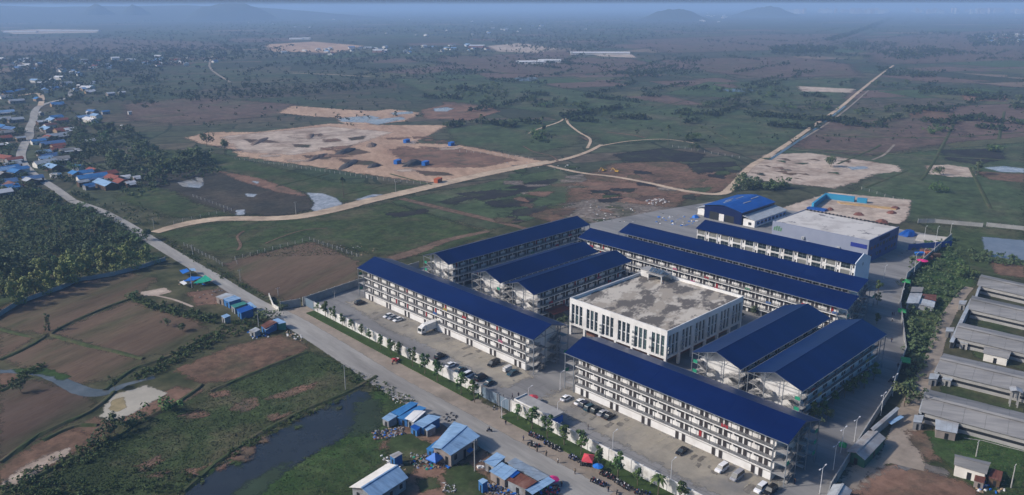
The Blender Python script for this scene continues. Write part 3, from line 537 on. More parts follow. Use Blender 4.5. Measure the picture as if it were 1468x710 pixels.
# spoil heaps in the sand fill
def heap(name, px, py, w, l, h, m, label=None, rz=0, seed=0):
    r2 = random.Random(seed); b = MB(); n = 14; h *= .75; v = []; rings = [(1, 0), (.82, .35), (.5, .8), (.15, 1)]
    for k, (r_, z_) in enumerate(rings):
        for i in range(n): t = 2*pi*i/n; q = r_*(1+r2.uniform(-.13, .13)); v.append((cos(t)*l/2*q, sin(t)*w/2*q, h*z_*(1+r2.uniform(-.12, .12)) if z_ else 0))
    f = [(k*n+i, k*n+(i+1) % n, (k+1)*n+(i+1) % n, (k+1)*n+i) for k in range(3) for i in range(n)]+[tuple(range(3*n, 4*n))]
    b.add(v, f, m); o = obj(name, b, None, at(px, py), rz)
    if label: tag(o, label, 'soil heap', None)
    return o
soilm = mat('heap_soil', (.20, .145, .11), (.13, .095, .075), scale=.3, rough=1, bump=.1)
soild = mat('heap_dark_soil', (.085, .075, .07), (.06, .055, .052), scale=.3, rough=1, bump=.1)
for i, (x, y, w, l, h, m_, lb) in enumerate([(592, 236, 12, 26, 5, soild, 'dark gravel heap beside the blue cabin on the sand fill'), (536, 239, 9, 16, 3, soild, 'small dark heap on the sand fill left of the blue cabin'), (495, 218, 10, 36, 3.4, soild, 'long dark spoil heap in the middle of the sand fill'),
                                   (455, 226, 8, 40, 2.4, soilm, 'low brown spoil bank near the fence edge of the sand fill'), (500, 236, 9, 46, 2.6, soild, 'low dark spoil bank nearest the fenced meadow'), (372, 203, 9, 50, 2, soilm, 'long brown bank near the left trees on the sand fill'),
                                   (532, 209, 10, 24, 3, soilm, 'brown heap at the far right part of the sand fill'), (445, 196, 8, 40, 2.2, soilm, 'long brown bank at the far edge of the sand fill')]):
    heap('soil_heap', x, y, w, l, h, m_, lb, rz=R(20+i*5), seed=i)

sr = random.Random(9)
for i in range(22):
    x = sr.uniform(330, 640); y = sr.uniform(188, 250); lo_ = 192+max(0, (x-560)*.12); hi_ = 222+(x-330)*.12
    if not lo_ < y < hi_: continue
    w = sr.uniform(2, 4); patch('spoil_patch', [(x, y), (x+sr.uniform(10, 34), y+sr.uniform(-2, 1)), (x+sr.uniform(14, 30), y+sr.uniform(1.5, 4)), (x+2, y+sr.uniform(1.5, 3))], sr.choice([redsoil, plough3, sandl, sandl]), w*1.5)
for i in range(26):
    x = sr.uniform(1070, 1270); y = sr.uniform(226, 264)
    if y > 262-abs(x-1150)*.16 or y < 224+(x-1160)*.1: continue
    patch('spoil_patch', [(x, y), (x+sr.uniform(8, 24), y+sr.uniform(-1, 1)), (x+sr.uniform(10, 20), y+sr.uniform(1.5, 3))], sr.choice([grassM, burnt, redsoil, plough]), 1.6)
# hills and the far haze city ground
def hill(px, py_top, D, wpx, name, m, seed, p_=2.2, q_=1.3):
    r2 = random.Random(seed)
    # stands D metres away along the bearing of photo column px
    d = (px-734)*_R+0*_U+FPX*np.array([0, cos(PITCH), -sin(PITCH)]); dd = d[:2]/np.linalg.norm(d[:2]); c = dd*D+CXY
    hgt = H+D*math.tan(math.atan((8-py_top)/FPX)); w = wpx/FPX*D
    P_ = Vector((float(c @ _d2), float(c @ _d1), 0)); rd = Vector((float(dd @ _d2), float(dd @ _d1), 0)); sd = Vector((rd.y, -rd.x, 0))
    b = MB(); nx, ny = 40, 8; v = []
    for j in range(ny+1):
        for i in range(nx+1):
            t = i/nx*2-1; s = j/ny*2-1
            prof = max(0, 1-abs(t)**p_)**q_*(1+.07*sin(t*7+seed)*(1-t*t)+.03*sin(t*23+seed)); z = hgt*prof*max(0, cos(s*pi/2))+r2.uniform(-1, 1)*3*prof
            p = P_+sd*(t*w/2)+rd*(s*w*.35); v.append((p.x, p.y, z-.5))
    f = [(j*(nx+1)+i, j*(nx+1)+i+1, (j+1)*(nx+1)+i+1, (j+1)*(nx+1)+i) for j in range(ny) for i in range(nx)]
    b.add(v, f, m); me = b.mesh(name)
    for p in me.polygons: p.use_smooth = True
    o = obj(name, me); o['kind'] = 'structure'
hm = mat('forested_hill', (.03, .045, .028), (.05, .055, .04), scale=.01, rough=1)
hill(365, 4.6, 7600, 126, 'hill', hm, 1, 3, 1.5); hill(190, 6.6, 8000, 70, 'hill', hm, 2, 2, 2.2); hill(240, 6.9, 8000, 60, 'hill', hm, 3, 2, 2.2)
hill(110, 7.4, 9500, 760, 'hill', hm, 4, 4, 1); hill(948, 12.2, 7000, 120, 'hill', hm, 5, 2, 2.4); hill(1068, 9.6, 9300, 110, 'hill', hm, 6, 2, 2.2); hill(-10, 4.8, 7600, 80, 'hill', hm, 8, 2, 2)

# ------------------------------------------------------------ dormitory blocks
FL = 3.3; EV = 13.2; RG = 16.2; DW = 17.7
def mesh_of(fn, name):
    b = MB(); fn(b); return b.mesh(name)
door_me = mesh_of(lambda b: (b.box(-.52, .52, -.07, .03, 0, 2.3, doorm), b.box(-.56, -.52, -.09, .03, 0, 2.34, steel), b.box(.52, .56, -.09, .03, 0, 2.34, steel)), 'door')
doorR_me = mesh_of(lambda b: (b.box(-.45, .45, -.07, .03, 0, 2.2, P('red_door', .30, .02, .02)), b.box(-.53, -.45, -.09, .03, 0, 2.28, steel), b.box(.45, .53, -.09, .03, 0, 2.28, steel)), 'door')
win_me = mesh_of(lambda b: (b.box(-.75, .75, -.05, .03, .04, .9, dark), b.box(-.8, .8, -.08, .03, 0, .05, steel), b.box(-.8, .8, -.08, .03, .9, .95, steel), b.box(-.02, .02, -.07, .03, .06, .9, steel)), 'window')
def rail(b, x0, x1, y, z, m, bars=True):
    b.box(x0, x1, y-.03, y+.03, z+.98, z+1.06, m)
    for k in range(5): b.box(x0, x1, y-.02, y+.02, z+.08+k*.19, z+.14+k*.19, m)
    if bars:
        n = int((x1-x0)/.4)
        for i in range(n+1): x = x0+(x1-x0)*i/max(1, n); b.box(x-.025, x+.025, y-.02, y+.02, z, z+1, m)
def roof_z(y): return EV+(RG-EV)*(1-abs(y-DW/2)/(DW/2))
def make_flight():
    b = MB(); n = 9; L = 3.4; h = FL/2
    b.slab([(0, 0, .0), (1.3, 0, .0), (1.3, L, h), (0, L, h)], .16, conc)
    for i in range(n): b.box(0.02, 1.28, L*i/n, L*(i+.9)/n, h*i/n, h*(i+1)/n, conc)
    for x in (0, 1.3):
        b.bar((x, 0, 1.0), (x, L, 1.0+h), .05, .06, railm); b.bar((x, 0, .5), (x, L, .5+h), .04, .04, railm)
        for i in range(8): y = L*i/7; b.box(x-.02, x+.02, y-.02, y+.02, h*i/7, h*i/7+1, railm)
    return b.mesh('stair_flight')
flight_me = make_flight()
def make_landing(w, d):
    b = MB(); b.box(0, w, 0, d, -.16, 0, conc)
    b.box(0.0, .05, 0, d, .95, 1.03, railm)
    for i in range(int(d/.3)+1): b.box(.01, .04, i*.3, i*.3+.04, 0, .95, railm)
    return b.mesh('landing')
landF_me, landM_me = make_landing(3.3, 2.0), make_landing(3.3, 1.3)
gpan_me = mesh_of(lambda b: b.box(0, .06, 0, 1.5, 0, 1.1, P('green_sheet', .02, .28, .16)), 'railing_panel')
LAUN = []
def dorm(name, label, u0, u1, v0, rot, L, front=True, back=False, base='solid', ends=(True, True), seed=0, roofm=roofb):
    """rot 0: length along world X, near gallery facing -Y.  rot -90: length along -Y, gallery facing -X."""
    rr = random.Random(seed)
    t = thing(name, label, 'dormitory', (v0, u0, 0), rot)
    bay = 4.2; x0, x1 = bay, L-bay; y0, y1 = 2.3, DW-2.3
    # walls: gabled core
    b = MB(); b.prism([(y0, 0), (y1, 0), (y1, roof_z(y1)-.2), (DW/2, RG-.2), (y0, roof_z(y0)-.2)], x0, x1, white)
    obj('wall', b, t)
    # roof with two slopes, ridge cap
    b = MB(); e = .12
    nseg = max(2, int(L/6))
    for s, ya in ((0, 0), (1, DW)):
        for k in range(nseg):
            xa, xb = -.0+L*k/nseg, L*(k+1)/nseg-.03
            b.slab([(xa, ya, EV), (xb, ya, EV), (xb, DW/2, RG), (xa, DW/2, RG)], .1, roofm)
    obj('roof', b, t)
    b = MB(); b.prism([(DW/2-.35, RG-.07), (DW/2, RG+.10), (DW/2+.35, RG-.07), (DW/2, RG-.05)], -.05, L+.05, roofm); obj('ridge_cap', b, t)
    b = MB()
    for ya in (-.05, DW+.05): b.box(0, L, ya-.07, ya+.07, EV-.2, EV-.02, steel)
    obj('gutter', b, t)
    # gallery slabs
    for z in (FL, 2*FL, 3*FL):
        for ya, yb in ((.65, y0-.01), (y1+.01, DW-.65)):
            b = MB(); b.box(x0-.0, x1, ya, yb, z-.28, z, white); obj('gallery_floor', b, t)
    for side, ya in ((0, .72), (1, DW-.72)):
        b = MB()
        for z in (FL, 2*FL, 3*FL): rail(b, x0, x1, ya, z, railm, bars=(side == 0 and front))
        o = obj('railing', b, t)
    n = max(2, round((x1-x0)/6.2)); mw = (x1-x0)/n
    b = MB()
    for i in range(n+1):
        x = x0+i*mw; x = min(max(x, x0+.15), x1-.15)
        for ya in (.85, DW-.85): b.box(x-.07, x+.07, ya-.07, ya+.07, FL if base == 'solid' else 0, EV+.2, P('post_grey', .12, .125, .13))
    o = stuff(obj('gallery_posts', b, t)); 
    # doors and windows
    def openings(ya, sgn, detail):
        bb = MB()
        for z in (FL, 2*FL, 3*FL):
            for i in range(n):
                for k, dx in enumerate((.37, .63)):
                    x = x0+(i+dx)*mw; me = doorR_me if rr.random() < .04 else door_me
                    if detail: obj('door', me, t, (x, ya, z), 0 if sgn > 0 else pi)
                    else: bb.box(x-.45, x+.45, ya-.05, ya+.05, z, z+2.2, doorm)
                for k, dx in enumerate((.17, .83)):
                    x = x0+(i+dx)*mw
                    if detail: obj('window', win_me, t, (x, ya, z+1.45), 0 if sgn > 0 else pi)
                    else: bb.box(x-.65, x+.65, ya-.05, ya+.05, z+1.45, z+2.2, dark)
                if detail and rr.random() < .16 and z > FL: LAUN.append((t, x0+(i+rr.uniform(.1, .9))*mw, .72, z))
        if not detail: stuff(obj('doors_and_windows', bb, t))
    openings(y0-.01, 1, front); openings(y1+.01, -1, back)
    if base == 'solid':
        b = MB(); b.box(x0-.2, x1+.2, .75, y0-.02, 0, FL-.55, white); b.box(x0-.25, x1+.25, .68, .86, FL-.55, FL-.42, conc); obj('ground_floor_wall', b, t)
        nd = int((x1-x0)/13)
        for i in range(nd+1):
            for dx in (0, 2.2):
                x = x0+3+i*(x1-x0-8)/nd+dx; obj('door', door_me, t, (x, .74, .5))
    else:
        b = MB()
        for i in range(n):
            x = x0+i*mw; b.box(x+.5, x+mw-.5, y0-.06, y0+.02, .5, 2.9, dark)
        stuff(obj('shop_openings', b, t))
    # steel frame and stairs at the ends
    for e_, xa in ((0, 0), (1, L)):
        sg = 1 if e_ == 0 else -1
        b = MB()
        for y in (.35, DW*.33, DW*.67, DW-.35):
            b.box(xa+sg*.12-.1, xa+sg*.12+.1, y-.1, y+.1, 0, roof_z(y)-.13, steel)
        for y in (.35, DW-.35): b.box(xa+sg*(bay-.35)-.1, xa+sg*(bay-.35)+.1, y-.1, y+.1, 0, roof_z(y)-.13, steel)
        b.bar((xa+sg*.12, .35, EV-.15), (xa+sg*.12, DW-.35, EV-.15), .12, .16, steel)
        b.bar((xa+sg*.12, .2, EV-.02), (xa+sg*.12, DW/2, RG-.25), .12, .14, steel); b.bar((xa+sg*.12, DW-.2, EV-.02), (xa+sg*.12, DW/2, RG-.25), .12, .14, steel)
        for y, q in ((DW*.33, -1), (DW*.67, 1)):
            b.bar((xa+sg*.12, y, EV-.9), (xa+sg*.12, y+q*1.8, roof_z(y+q*1.8)-.3), .08, .08, steel); b.bar((xa+sg*.12, y, EV-.9), (xa+sg*bay, y, EV+.3), .08, .08, steel)
        for z in (FL, 2*FL, 3*FL): b.bar((xa+sg*.12, .35, z-.1), (xa+sg*(bay-.35), .35, z-.1), .12, .14, steel)
        obj('steel_frame', b, t)
        if not ends[e_]: continue
        for f in (1, -1):                     # two stair towers, mirrored
            for k in range(3):
                z = FL*k+(.5 if k == 0 else 0)
                ym = .4 if f == 1 else DW-.4
                xs = xa+sg*.25 if e_ == 0 else xa-.25-3.3
                if f == 1:
                    obj('stair_flight', flight_me, t, (xs+1.9, ym+2.0, z)); obj('landing', landM_me, t, (xs, ym+5.4, FL*k+FL/2))
                    obj('stair_flight', flight_me, t, (xs+1.4, ym+5.4, FL*k+FL/2), pi)
                    obj('landing', landF_me, t, (xs, ym, FL*(k+1)))
                else:
                    obj('stair_flight', flight_me, t, (xs+1.4, ym-2.0, z), pi); obj('landing', landM_me, t, (xs, ym-6.7, FL*k+FL/2))
                    obj('stair_flight', flight_me, t, (xs, ym-5.4, FL*k+FL/2)); obj('landing', landF_me, t, (xs, ym-2.0, FL*(k+1)))
                if rr.random() < .4: obj('railing_panel', gpan_me, t, (xa+sg*.2, ym+(.2 if f == 1 else -1.8), FL*(k+1)))
    return t
# rot -90 blocks: origin at (v0, u1); local x runs towards the viewer's right
DR = -pi/2
dA = dorm('dormitory', 'long blue-roofed white dormitory with its front to the left car park and the lorry', 275.5, 0, 173.4, DR, 105, seed=1)
dB = dorm('dormitory', 'long blue-roofed white dormitory nearest the viewer, behind the right car park', 156.5, 0, 173.4, DR, 76.6, seed=2)
dC = dorm('dormitory', 'blue-roofed dormitory at the far left edge of the estate beside open ground', 252, 0, 204, 0, 92.5, base='arcade', seed=3)
dD1 = dorm('dormitory', 'short blue-roofed dormitory, the further of the two left of the flat-roofed hall', 219.3, 0, 203.9, 0, 60.5, base='arcade', seed=4, ends=(True, False))
dD2 = dorm('dormitory', 'short blue-roofed dormitory right beside the flat-roofed hall, on its left', 200.4, 0, 203.9, 0, 60.5, base='arcade', seed=5, ends=(True, False))
dE = dorm('dormitory', 'very long blue-roofed dormitory directly behind the flat-roofed hall', 241.2, 0, 274.8, DR, 131, base='arcade', seed=6, ends=(False, True))
dF = dorm('dormitory', 'very long blue-roofed dormitory, the rear one of the parallel pair behind the hall', 233.6, 0, 296.0, DR, 118, front=False, base='arcade', seed=7, ends=(False, True))
dH1 = dorm('dormitory', 'short blue-roofed dormitory just right of the flat-roofed hall, left of its twin', 110.9, 0, 203, 0, 60, front=False, base='arcade', seed=8, ends=(True, False))
dH2 = dorm('dormitory', 'short blue-roofed dormitory facing the right estate road with trees before it', 91.1, 0, 203, 0, 59.5, base='arcade', seed=9, ends=(True, False))
# laundry hung on the railings
lcols = [('red', (.5, .03, .04)), ('blue', (.05, .16, .45)), ('white', (.7, .7, .7)), ('pink', (.65, .2, .3)), ('green', (.08, .3, .15)), ('yellow', (.6, .45, .08))]
lme = {}
for n_, c in lcols:
    b = MB(); mm = P(n_+'_cloth', *c, rough=.9)
    for i in range(3): b.slab([(i*.75, -.02, 1.08), (i*.75+.62, -.02, 1.08), (i*.75+.60, .10, 1.08), (i*.75, .10, 1.08)], .95 if i != 1 else .7, mm)
    lme[n_] = b.mesh('laundry')
where = {dA: 'the left car park dormitory', dB: 'the nearest dormitory', dC: 'the far left dormitory', dD1: 'the further short dormitory',
         dD2: 'the short dormitory left of the hall', dE: 'the long dormitory behind the hall', dH2: 'the dormitory along the right road'}
for t, x, y, z in LAUN:
    n_, c = rnd.choice(lcols if t != dB else lcols[:1]*2+lcols[3:4]*2+lcols[:3]); fl = 'middle' if z < 3*FL-.1 else 'top'
    M_ = Matrix.Rotation(t.rotation_euler.z, 3, 'Z'); p = M_ @ Vector((x, y, z))+t.location
    tag(obj('laundry', lme[n_], None, p, t.rotation_euler.z), f'{n_} washing on the {fl} gallery of {where[t]}', 'laundry', 'laundry on the dormitory galleries')

# ------------------------------------------------------------ townhouse block G (v 329..345, u 131..211)
def townhouses():
    L, Wd = 80.2, 16.4
    t = thing('townhouse_block', 'blue-roofed row of white townhouses with big dark windows in front of the grey factory', 'townhouses', (328.9, 211.2, 0), DR)
    ez, rz_ = 13.2, 16.2
    b = MB(); b.prism([(1.2, 0), (Wd-.6, 0), (Wd-.6, 13.3), (Wd/2, 15.95), (1.2, 13.5)], .3, L-.6, white); obj('wall', b, t)
    b = MB(); b.prism([(.8, 0), (Wd-.3, 0), (Wd-.3, 13.4), (Wd/2, 16.35), (.8, 13.55)], L-.6, L-.2, lav); g = obj('end_wall', b, t)
    b = MB(); b.box(L-.19, L-.14, 8.0, 8.5, 11, 12.3, dark); obj('window', b, g)
    b = MB()
    for s, ya in ((0, 0), (1, Wd)):
        for k in range(12): b.slab([(L*k/12, ya, ez), (L*(k+1)/12-.6*(k == 11)-.03, ya, ez), (L*(k+1)/12-.6*(k == 11)-.03, Wd/2, rz_), (L*k/12, Wd/2, rz_)], .1, roofb)
    obj('roof', b, t)
    wm = mesh_of(lambda b: (b.box(0, 4.2, -.06, .03, 0, 2.5, glass), b.box(2.05, 2.15, -.1, .03, 0, 2.5, steel), b.box(0, 4.2, -.1, .03, 1.2, 1.28, steel), b.box(-.25, 4.45, -.28, .02, -.35, 0, white), b.box(-.3, 0, -.35, .02, 0, 2.5, white), b.box(4.2, 4.5, -.35, .02, 0, 2.5, white)), 'window')
    wc = mesh_of(lambda b: (b.box(0, 4.2, -.06, .03, 0, 2.5, P('curtained_glass', .22, .22, .20, rough=.3)), b.box(2.05, 2.15, -.1, .03, 0, 2.5, steel), b.box(-.25, 4.45, -.28, .02, -.35, 0, white), b.box(-.3, 0, -.35, .02, 0, 2.5, white), b.box(4.2, 4.5, -.35, .02, 0, 2.5, white)), 'window')
    sm = mesh_of(lambda b: (b.box(0, .7, -.05, .03, 0, 1.1, dark), b.box(-.08, .78, -.12, .02, -.1, 0, conc)), 'small_window')
    r2 = random.Random(3)
    for i in range(12):
        x = .6+i*6.62
        for z in (3.9, 7.1, 10.4):
            obj('window', wc if r2.random() < .5 else wm, t, (x+.2, 1.18, z)); obj('small_window', sm, t, (x+5.3, 1.18, z+.7))
        b = MB(); b.box(x+.2, x+4.6, 1.1, 1.22, .5, 3.2, dark); obj('shopfront', b, t)
    return t
townhouses()

# ------------------------------------------------------------ flat-roofed hall I (u 141.5..185.5, v 208..256)
def hall():
    u0, u1, v0, v1, Hh = 141.6, 185.6, 208, 256.2, 15
    t = thing('flat_roofed_hall', 'large square white hall with stained flat concrete roof in the middle of the estate', 'hall', (v0, u1, 0), DR)
    L, D = u1-u0, v1-v0         # local x along -u, local y along +v
    roofc = mat('stained_roof_slab', (.50, .45, .375), (.34, .295, .235), (.125, .11, .095), scale=.16, scale2=.14, rough=.9, stretch=(R(20), 1.7), thr=(.46, .54), thr3=(.485, .55))
    b = MB(); b.box(.5, L-.5, .5, D-.5, 4.8, 13.6, white); obj('core_wall', b, t)
    b = MB(); b.box(.35, L-.35, .35, D-.35, 13.6, 13.9, roofc); obj('roof_slab', b, t)
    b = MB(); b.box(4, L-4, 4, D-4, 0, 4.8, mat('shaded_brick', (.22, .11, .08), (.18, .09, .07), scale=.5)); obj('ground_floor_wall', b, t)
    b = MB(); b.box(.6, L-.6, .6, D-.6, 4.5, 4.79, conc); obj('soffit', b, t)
    for (xa, xb, ya, yb) in ((0, L, 0, .35), (0, L, D-.35, D), (0, .35, .35, D-.35), (L-.35, L, .35, D-.35)):
        b = MB(); b.box(xa, xb, ya, yb, 12.9, Hh, white); obj('parapet', b, t)
        b = MB(); b.box(xa, xb, ya, yb, 4.5, 5.3, white); obj('band', b, t)
    col = mesh_of(lambda b: b.box(-.45, .45, -.42, .42, 0, 12.9, white), 'pillar')
    def wmesh(g, nm='window'):
        def f(b):
            b.box(-.52, .52, -.05, .05, 0, 3.4, g)
            for x in (-.56, .5): b.box(x, x+.06, -.1, .08, -.02, 3.42, steel)
            for z in (-.05, 1.1, 2.3, 3.4): b.box(-.56, .56, -.1, .08, z, z+.06, steel)
        return mesh_of(f, nm)
    wd_, wg_ = wmesh(glass), wmesh(glassg)
    fin = mesh_of(lambda b: b.box(-.26, .26, -.3, .3, 0, 7.6, white), 'mullion')
    ac = mesh_of(lambda b: (b.box(-.5, .5, -.75, -.3, 0, .8, P('ac_grey', .42, .43, .42)), b.box(-.35, .35, -.78, -.74, .1, .7, steel)), 'air_conditioner')
    r2 = random.Random(11)
    for side in range(4):
        n = 6; LL = L if side in (0, 2) else D; seg = LL/n
        for i in range(n+1):
            s = min(max(i*seg, .46), LL-.46)
            if side in (0, 2) or 0 < i < n:
                p = {0: (s, .43), 1: (L-.43, s), 2: (s, D-.43), 3: (.43, s)}[side]; obj('pillar', col, t, (*p, 0), 0 if side in (0, 2) else pi/2)
        rzv = {0: 0, 1: pi/2, 2: pi, 3: -pi/2}[side]
        for i in range(n):
            for k in range(3):
                s = i*seg+seg*(.5+(k-1)*.265)
                for z in (5.4, 9.25):
                    p = {0: (s, .44), 1: (L-.44, s), 2: (s, D-.44), 3: (.44, s)}[side]
                    gl = wd_ if side == 0 and i < 4 and r2.random() < .8 else (wg_ if side == 0 else (wd_ if r2.random() < .75 else wg_))
                    obj('window', gl, t, (*p, z), rzv)
            for k in (-1.5, -.5, .5, 1.5):
                s = i*seg+seg*(.5+k*.265); p = {0: (s, .33), 1: (L-.33, s), 2: (s, D-.33), 3: (.33, s)}[side]; obj('mullion', fin, t, (*p, 5.3), rzv)
            if side in (0, 1):
                for z in (5.6, 6.9, 8.3, 10.2):
                    if r2.random() < .5: s = i*seg+.95; p = {0: (s, .1), 1: (L-.1, s)}[side]; obj('air_conditioner', ac, t, (*p, z), rzv)
    # stair head with tank platform at the far corner
    b = MB(); b.box(.6, 4.6, D-6.2, D-1.2, 13.9, 16.6, white); b.box(.4, 4.8, D-6.4, D-1.0, 16.6, 16.85, conc); h = obj('stair_head', b, t)
    b = MB(); b.box(4.9, 12.5, D-8.2, D-.9, 16.4, 16.75, conc)
    for x in (5.8, 12.2):
        for y in (D-7.9, D-1.2): b.box(x-.15, x+.15, y-.15, y+.15, 13.9, 16.4, white)
    obj('canopy', b, t)
    b = MB()
    for i in range(4): b.slab([(5.6+i*1.6, D-7.4, 17.3), (6.9+i*1.6, D-7.4, 17.3), (6.9+i*1.6, D-5.4, 18.5), (5.6+i*1.6, D-5.4, 18.5)], .08, P('panel_glass', .06, .09, .13, rough=.2))
    for i in range(3): b.tube((6.2+i*2, D-4.6, 17.7), (7.9+i*2, D-4.6, 17.7), .45, .45, P('tank_metal', .45, .47, .48, rough=.3))
    obj('roof_equipment', b, t)
    return t
hall()

# ------------------------------------------------------------ grey factory J (u 139.8..188.4 at z 15 -> use z 12.5)
def factory():
    zt = 12.0
    A_, B_, C_, D_ = [at(x, y, zt) for x, y in ((1106, 317.5), (1248.1, 344), (1289.7, 324.8), (1154.2, 300))]
    u1, u0 = (A_.y+D_.y)/2, (B_.y+C_.y)/2; v0, v1 = (A_.x+B_.x)/2, (C_.x+D_.x)/2
    t = thing('factory', 'grey windowless factory with pale flat roof behind the townhouses', 'factory', (v0, u1, 0), DR); L, D = u1-u0, v1-v0
    b = MB(); b.box(0, L, 0, D, 0, zt-1.0, greyp); obj('wall', b, t)
    rc = mat('pale_roof_sheet', (.56, .53, .49), (.44, .41, .38), (.20, .19, .19), scale=.08, scale2=.17, rough=.9, thr=(.5, .6), thr3=(.60, .62))
    b = MB(); b.box(.4, L-.4, .4, D-.4, zt-1.0, zt-.35, rc); obj('roof_slab', b, t)
    for q in ((0, L, 0, .4), (0, L, D-.4, D), (0, .4, .4, D-.4), (L-.4, L, .4, D-.4)):
        b = MB(); b.box(q[0], q[1], q[2], q[3], zt-1.0, zt, greyp if q[3] < D else dark); obj('parapet', b, t)
    b = MB(); b.box(L, L+.12, .3, D, 0, zt-.1, shadeb); s = obj('side_wall', b, t)
    r2 = random.Random(5)
    for i in range(9):
        for z in (2.6, 6.6):
            if r2.random() < .8:
                b = MB(); b.box(L+.12, L+.2, 2.5+i*3.6, 4.6+i*3.6, z, z+1.6, r2.choice([dark, glassg, P('reddish_shutter', .18, .09, .08)])); obj('window', b, s)
    b = MB(); b.box(L+.12, L+.3, 12, 24, 9.4, 11.1, P('sign_dark_blue', .01, .02, .09)); obj('sign_board', b, s)
    b = MB(); b.box(L-8.6, L-.7, -.15, -.01, 7.5, 9.5, P('sign_blue', .015, .03, .22)); obj('sign_board', b, t)
    # green emblem at the upper left corner: three leaf-like strokes
    gmm = P('emblem_green', .10, .22, .12); b = MB()
    for i in range(4): b.slab([(.9+i*1.2, -.1, 7.6), (1.6+i*1.2, -.1, 7.6), (2.0+i*1.2, -.02, 10.3-abs(i-1.5)*.7), (1.4+i*1.2, -.02, 10.3-abs(i-1.5)*.7)], .3, gmm); b.box(1.0+i*1.2, 1.75+i*1.2, -.12, -.01, 7.6, 9.9-abs(i-1.5)*.6, gmm)
    obj('emblem', b, t)
    acm = mesh_of(lambda b: (b.box(-.7, .7, -.9, -.02, 0, 1.3, P('ac_grey', .42, .43, .42)), b.tube((0, -.95, .65), (0, -.9, .65), .45, .45, steel)), 'air_conditioner')
    for x, z in ((17.5, 5.9), (20, 3.8), (36, 4.6)): obj('air_conditioner', acm, t, (x, 0, z))
    b = MB()
    for i in range(22): x = 1+i*2.1; b.box(x, x+.8, D-.9, D-.5, zt-.35, zt+.5, dark)
    stuff(obj('roof_vents', b, t))
    return t
factory()

# ------------------------------------------------------------ blue arched workshop K with white wings
def workshop():
    t = thing('workshop', 'bright blue low-gabled workshop with white wings beyond the townhouses', 'workshop', (391.5, 254.5, 0), DR)
    L, D = 40.5, 37.0      # local x along -u, y along +v (gable faces -v)
    hallm = P('workshop_shade', .05, .06, .08)
    x0, x1 = 7.5, 32.5
    b = MB(); b.prism([(x0+.3, 0), (x1-.3, 0), (x1-.3, 7.8), ((x0+x1)/2, 9.6), (x0+.3, 7.8)], .6, D-.3, roofb, axis='y')
    obj('wall', b, t)
    b = MB(); n = 8; xm = (x0+x1)/2
    pts = [(x0-.4+(x1-x0+.8)*i/n, 8.0+2.3*(1-abs(i/n*2-1)**1.3)) for i in range(n+1)]
    for i in range(n):
        (xa, za), (xb, zb) = pts[i], pts[i+1]; b.slab([(xa, -.2, za), (xb, -.2, zb), (xb, D, zb), (xa, D, za)], .18, roofb2)
    obj('roof', b, t)
    for i, (xx, yy) in enumerate(((14.5, 12), (16.5, 20), (25, 14), (23, 26), (17, 6))):
        f = (xx-x0+.4)/(x1-x0+.8); z = 8.0+2.3*(1-abs(f*2-1)**1.3)+.14; b = MB(); b.box(xx-.35, xx+.35, yy, yy+8, z-.1, z+.02, zinc); obj('skylight', b, t)
    b = MB(); b.box(x0+4, x0+10, .45, .62, .5, 5, dark); b.box(x0+10.3, x0+13.5, .42, .64, .5, 4.6, white); b.box(x0+14, x0+20, .47, .62, .5, 4.5, dark); obj('doorway', b, t)
    b = MB(); b.box(1.2, x0-.5, 4, D-1, 0, 4.6, white); obj('wing_wall', b, t)
    b = MB(); b.slab([(.6, 3.2, 4.7), (x0-.2, 3.2, 6.4), (x0-.2, D-.5, 6.4), (.6, D-.5, 4.7)], .15, zinc); obj('wing_roof', b, t)
    b = MB(); b.box(x1+.5, L-.4, 1.2, D-.6, 0, 4.4, white); w = obj('wing_wall', b, t)
    b = MB(); b.slab([(x1+.1, .6, 6.2), (L+.3, .6, 4.6), (L+.3, D, 4.6), (x1+.1, D, 6.2)], .15, zinc); obj('wing_roof', b, t)
    wm = mesh_of(lambda b: (b.box(0, .1, -1.6, 1.6, 0, 2.1, tarpb), b.box(0, .12, -1.1, 1.1, .3, 1.7, glass)), 'window')
    for i in range(8): obj('window', wm, t, (L-.38, 5+i*4.2, 1.5))
    b = MB(); b.box(L-4.2, L-2.4, 1.05, 1.22, 1.5, 3, dark); obj('window', b, t)
    return t
workshop()

# ------------------------------------------------------------ perimeter walls
pan_me = {}
def wall_run(name, label, pts, h, m, step=4.0, z0=0., postm=None, group=None, thick=.18):
    """white panel wall between world points: every panel and post is a part"""
    t = thing(name, label, 'wall', (pts[0][0], pts[0][1], z0), 0, group)
    for (a, b_) in zip(pts[:-1], pts[1:]):
        a, b_ = Vector((a[0], a[1], 0)), Vector((b_[0], b_[1], 0)); L = (b_-a).length; n = max(1, round(L/step)); ang = math.atan2((b_-a).y, (b_-a).x); s = L/n
        key = (round(s, 1), h, m.name, thick)
        if key not in pan_me:
            B = MB(); B.box(.16, s-.16, -thick/2, thick/2, 0, h-.15, m); B.box(.16, s-.16, -thick/2-.05, thick/2+.05, h-.15, h, m); pan_me[key] = B.mesh('wall_panel')
            B = MB(); B.box(-.16, .16, -.2, .2, 0, h+.18, postm or m); pan_me[key+('p',)] = B.mesh('wall_post')
        for i in range(n):
            p = a.lerp(b_, i/n)-Vector(pts[0][:2]).to_3d(); obj('wall_panel', pan_me[key], t, p, ang); obj('wall_post', pan_me[key+('p',)], t, p, ang)
    p = Vector((pts[-1][0], pts[-1][1], 0))-Vector(pts[0][:2]).to_3d(); obj('wall_post', pan_me[key+('p',)], t, p, ang)
    return t
wallm = mat('perimeter_white', (.74, .73, .70), (.60, .585, .55), (.45, .43, .39), scale=.5, scale2=.25, rough=.8)
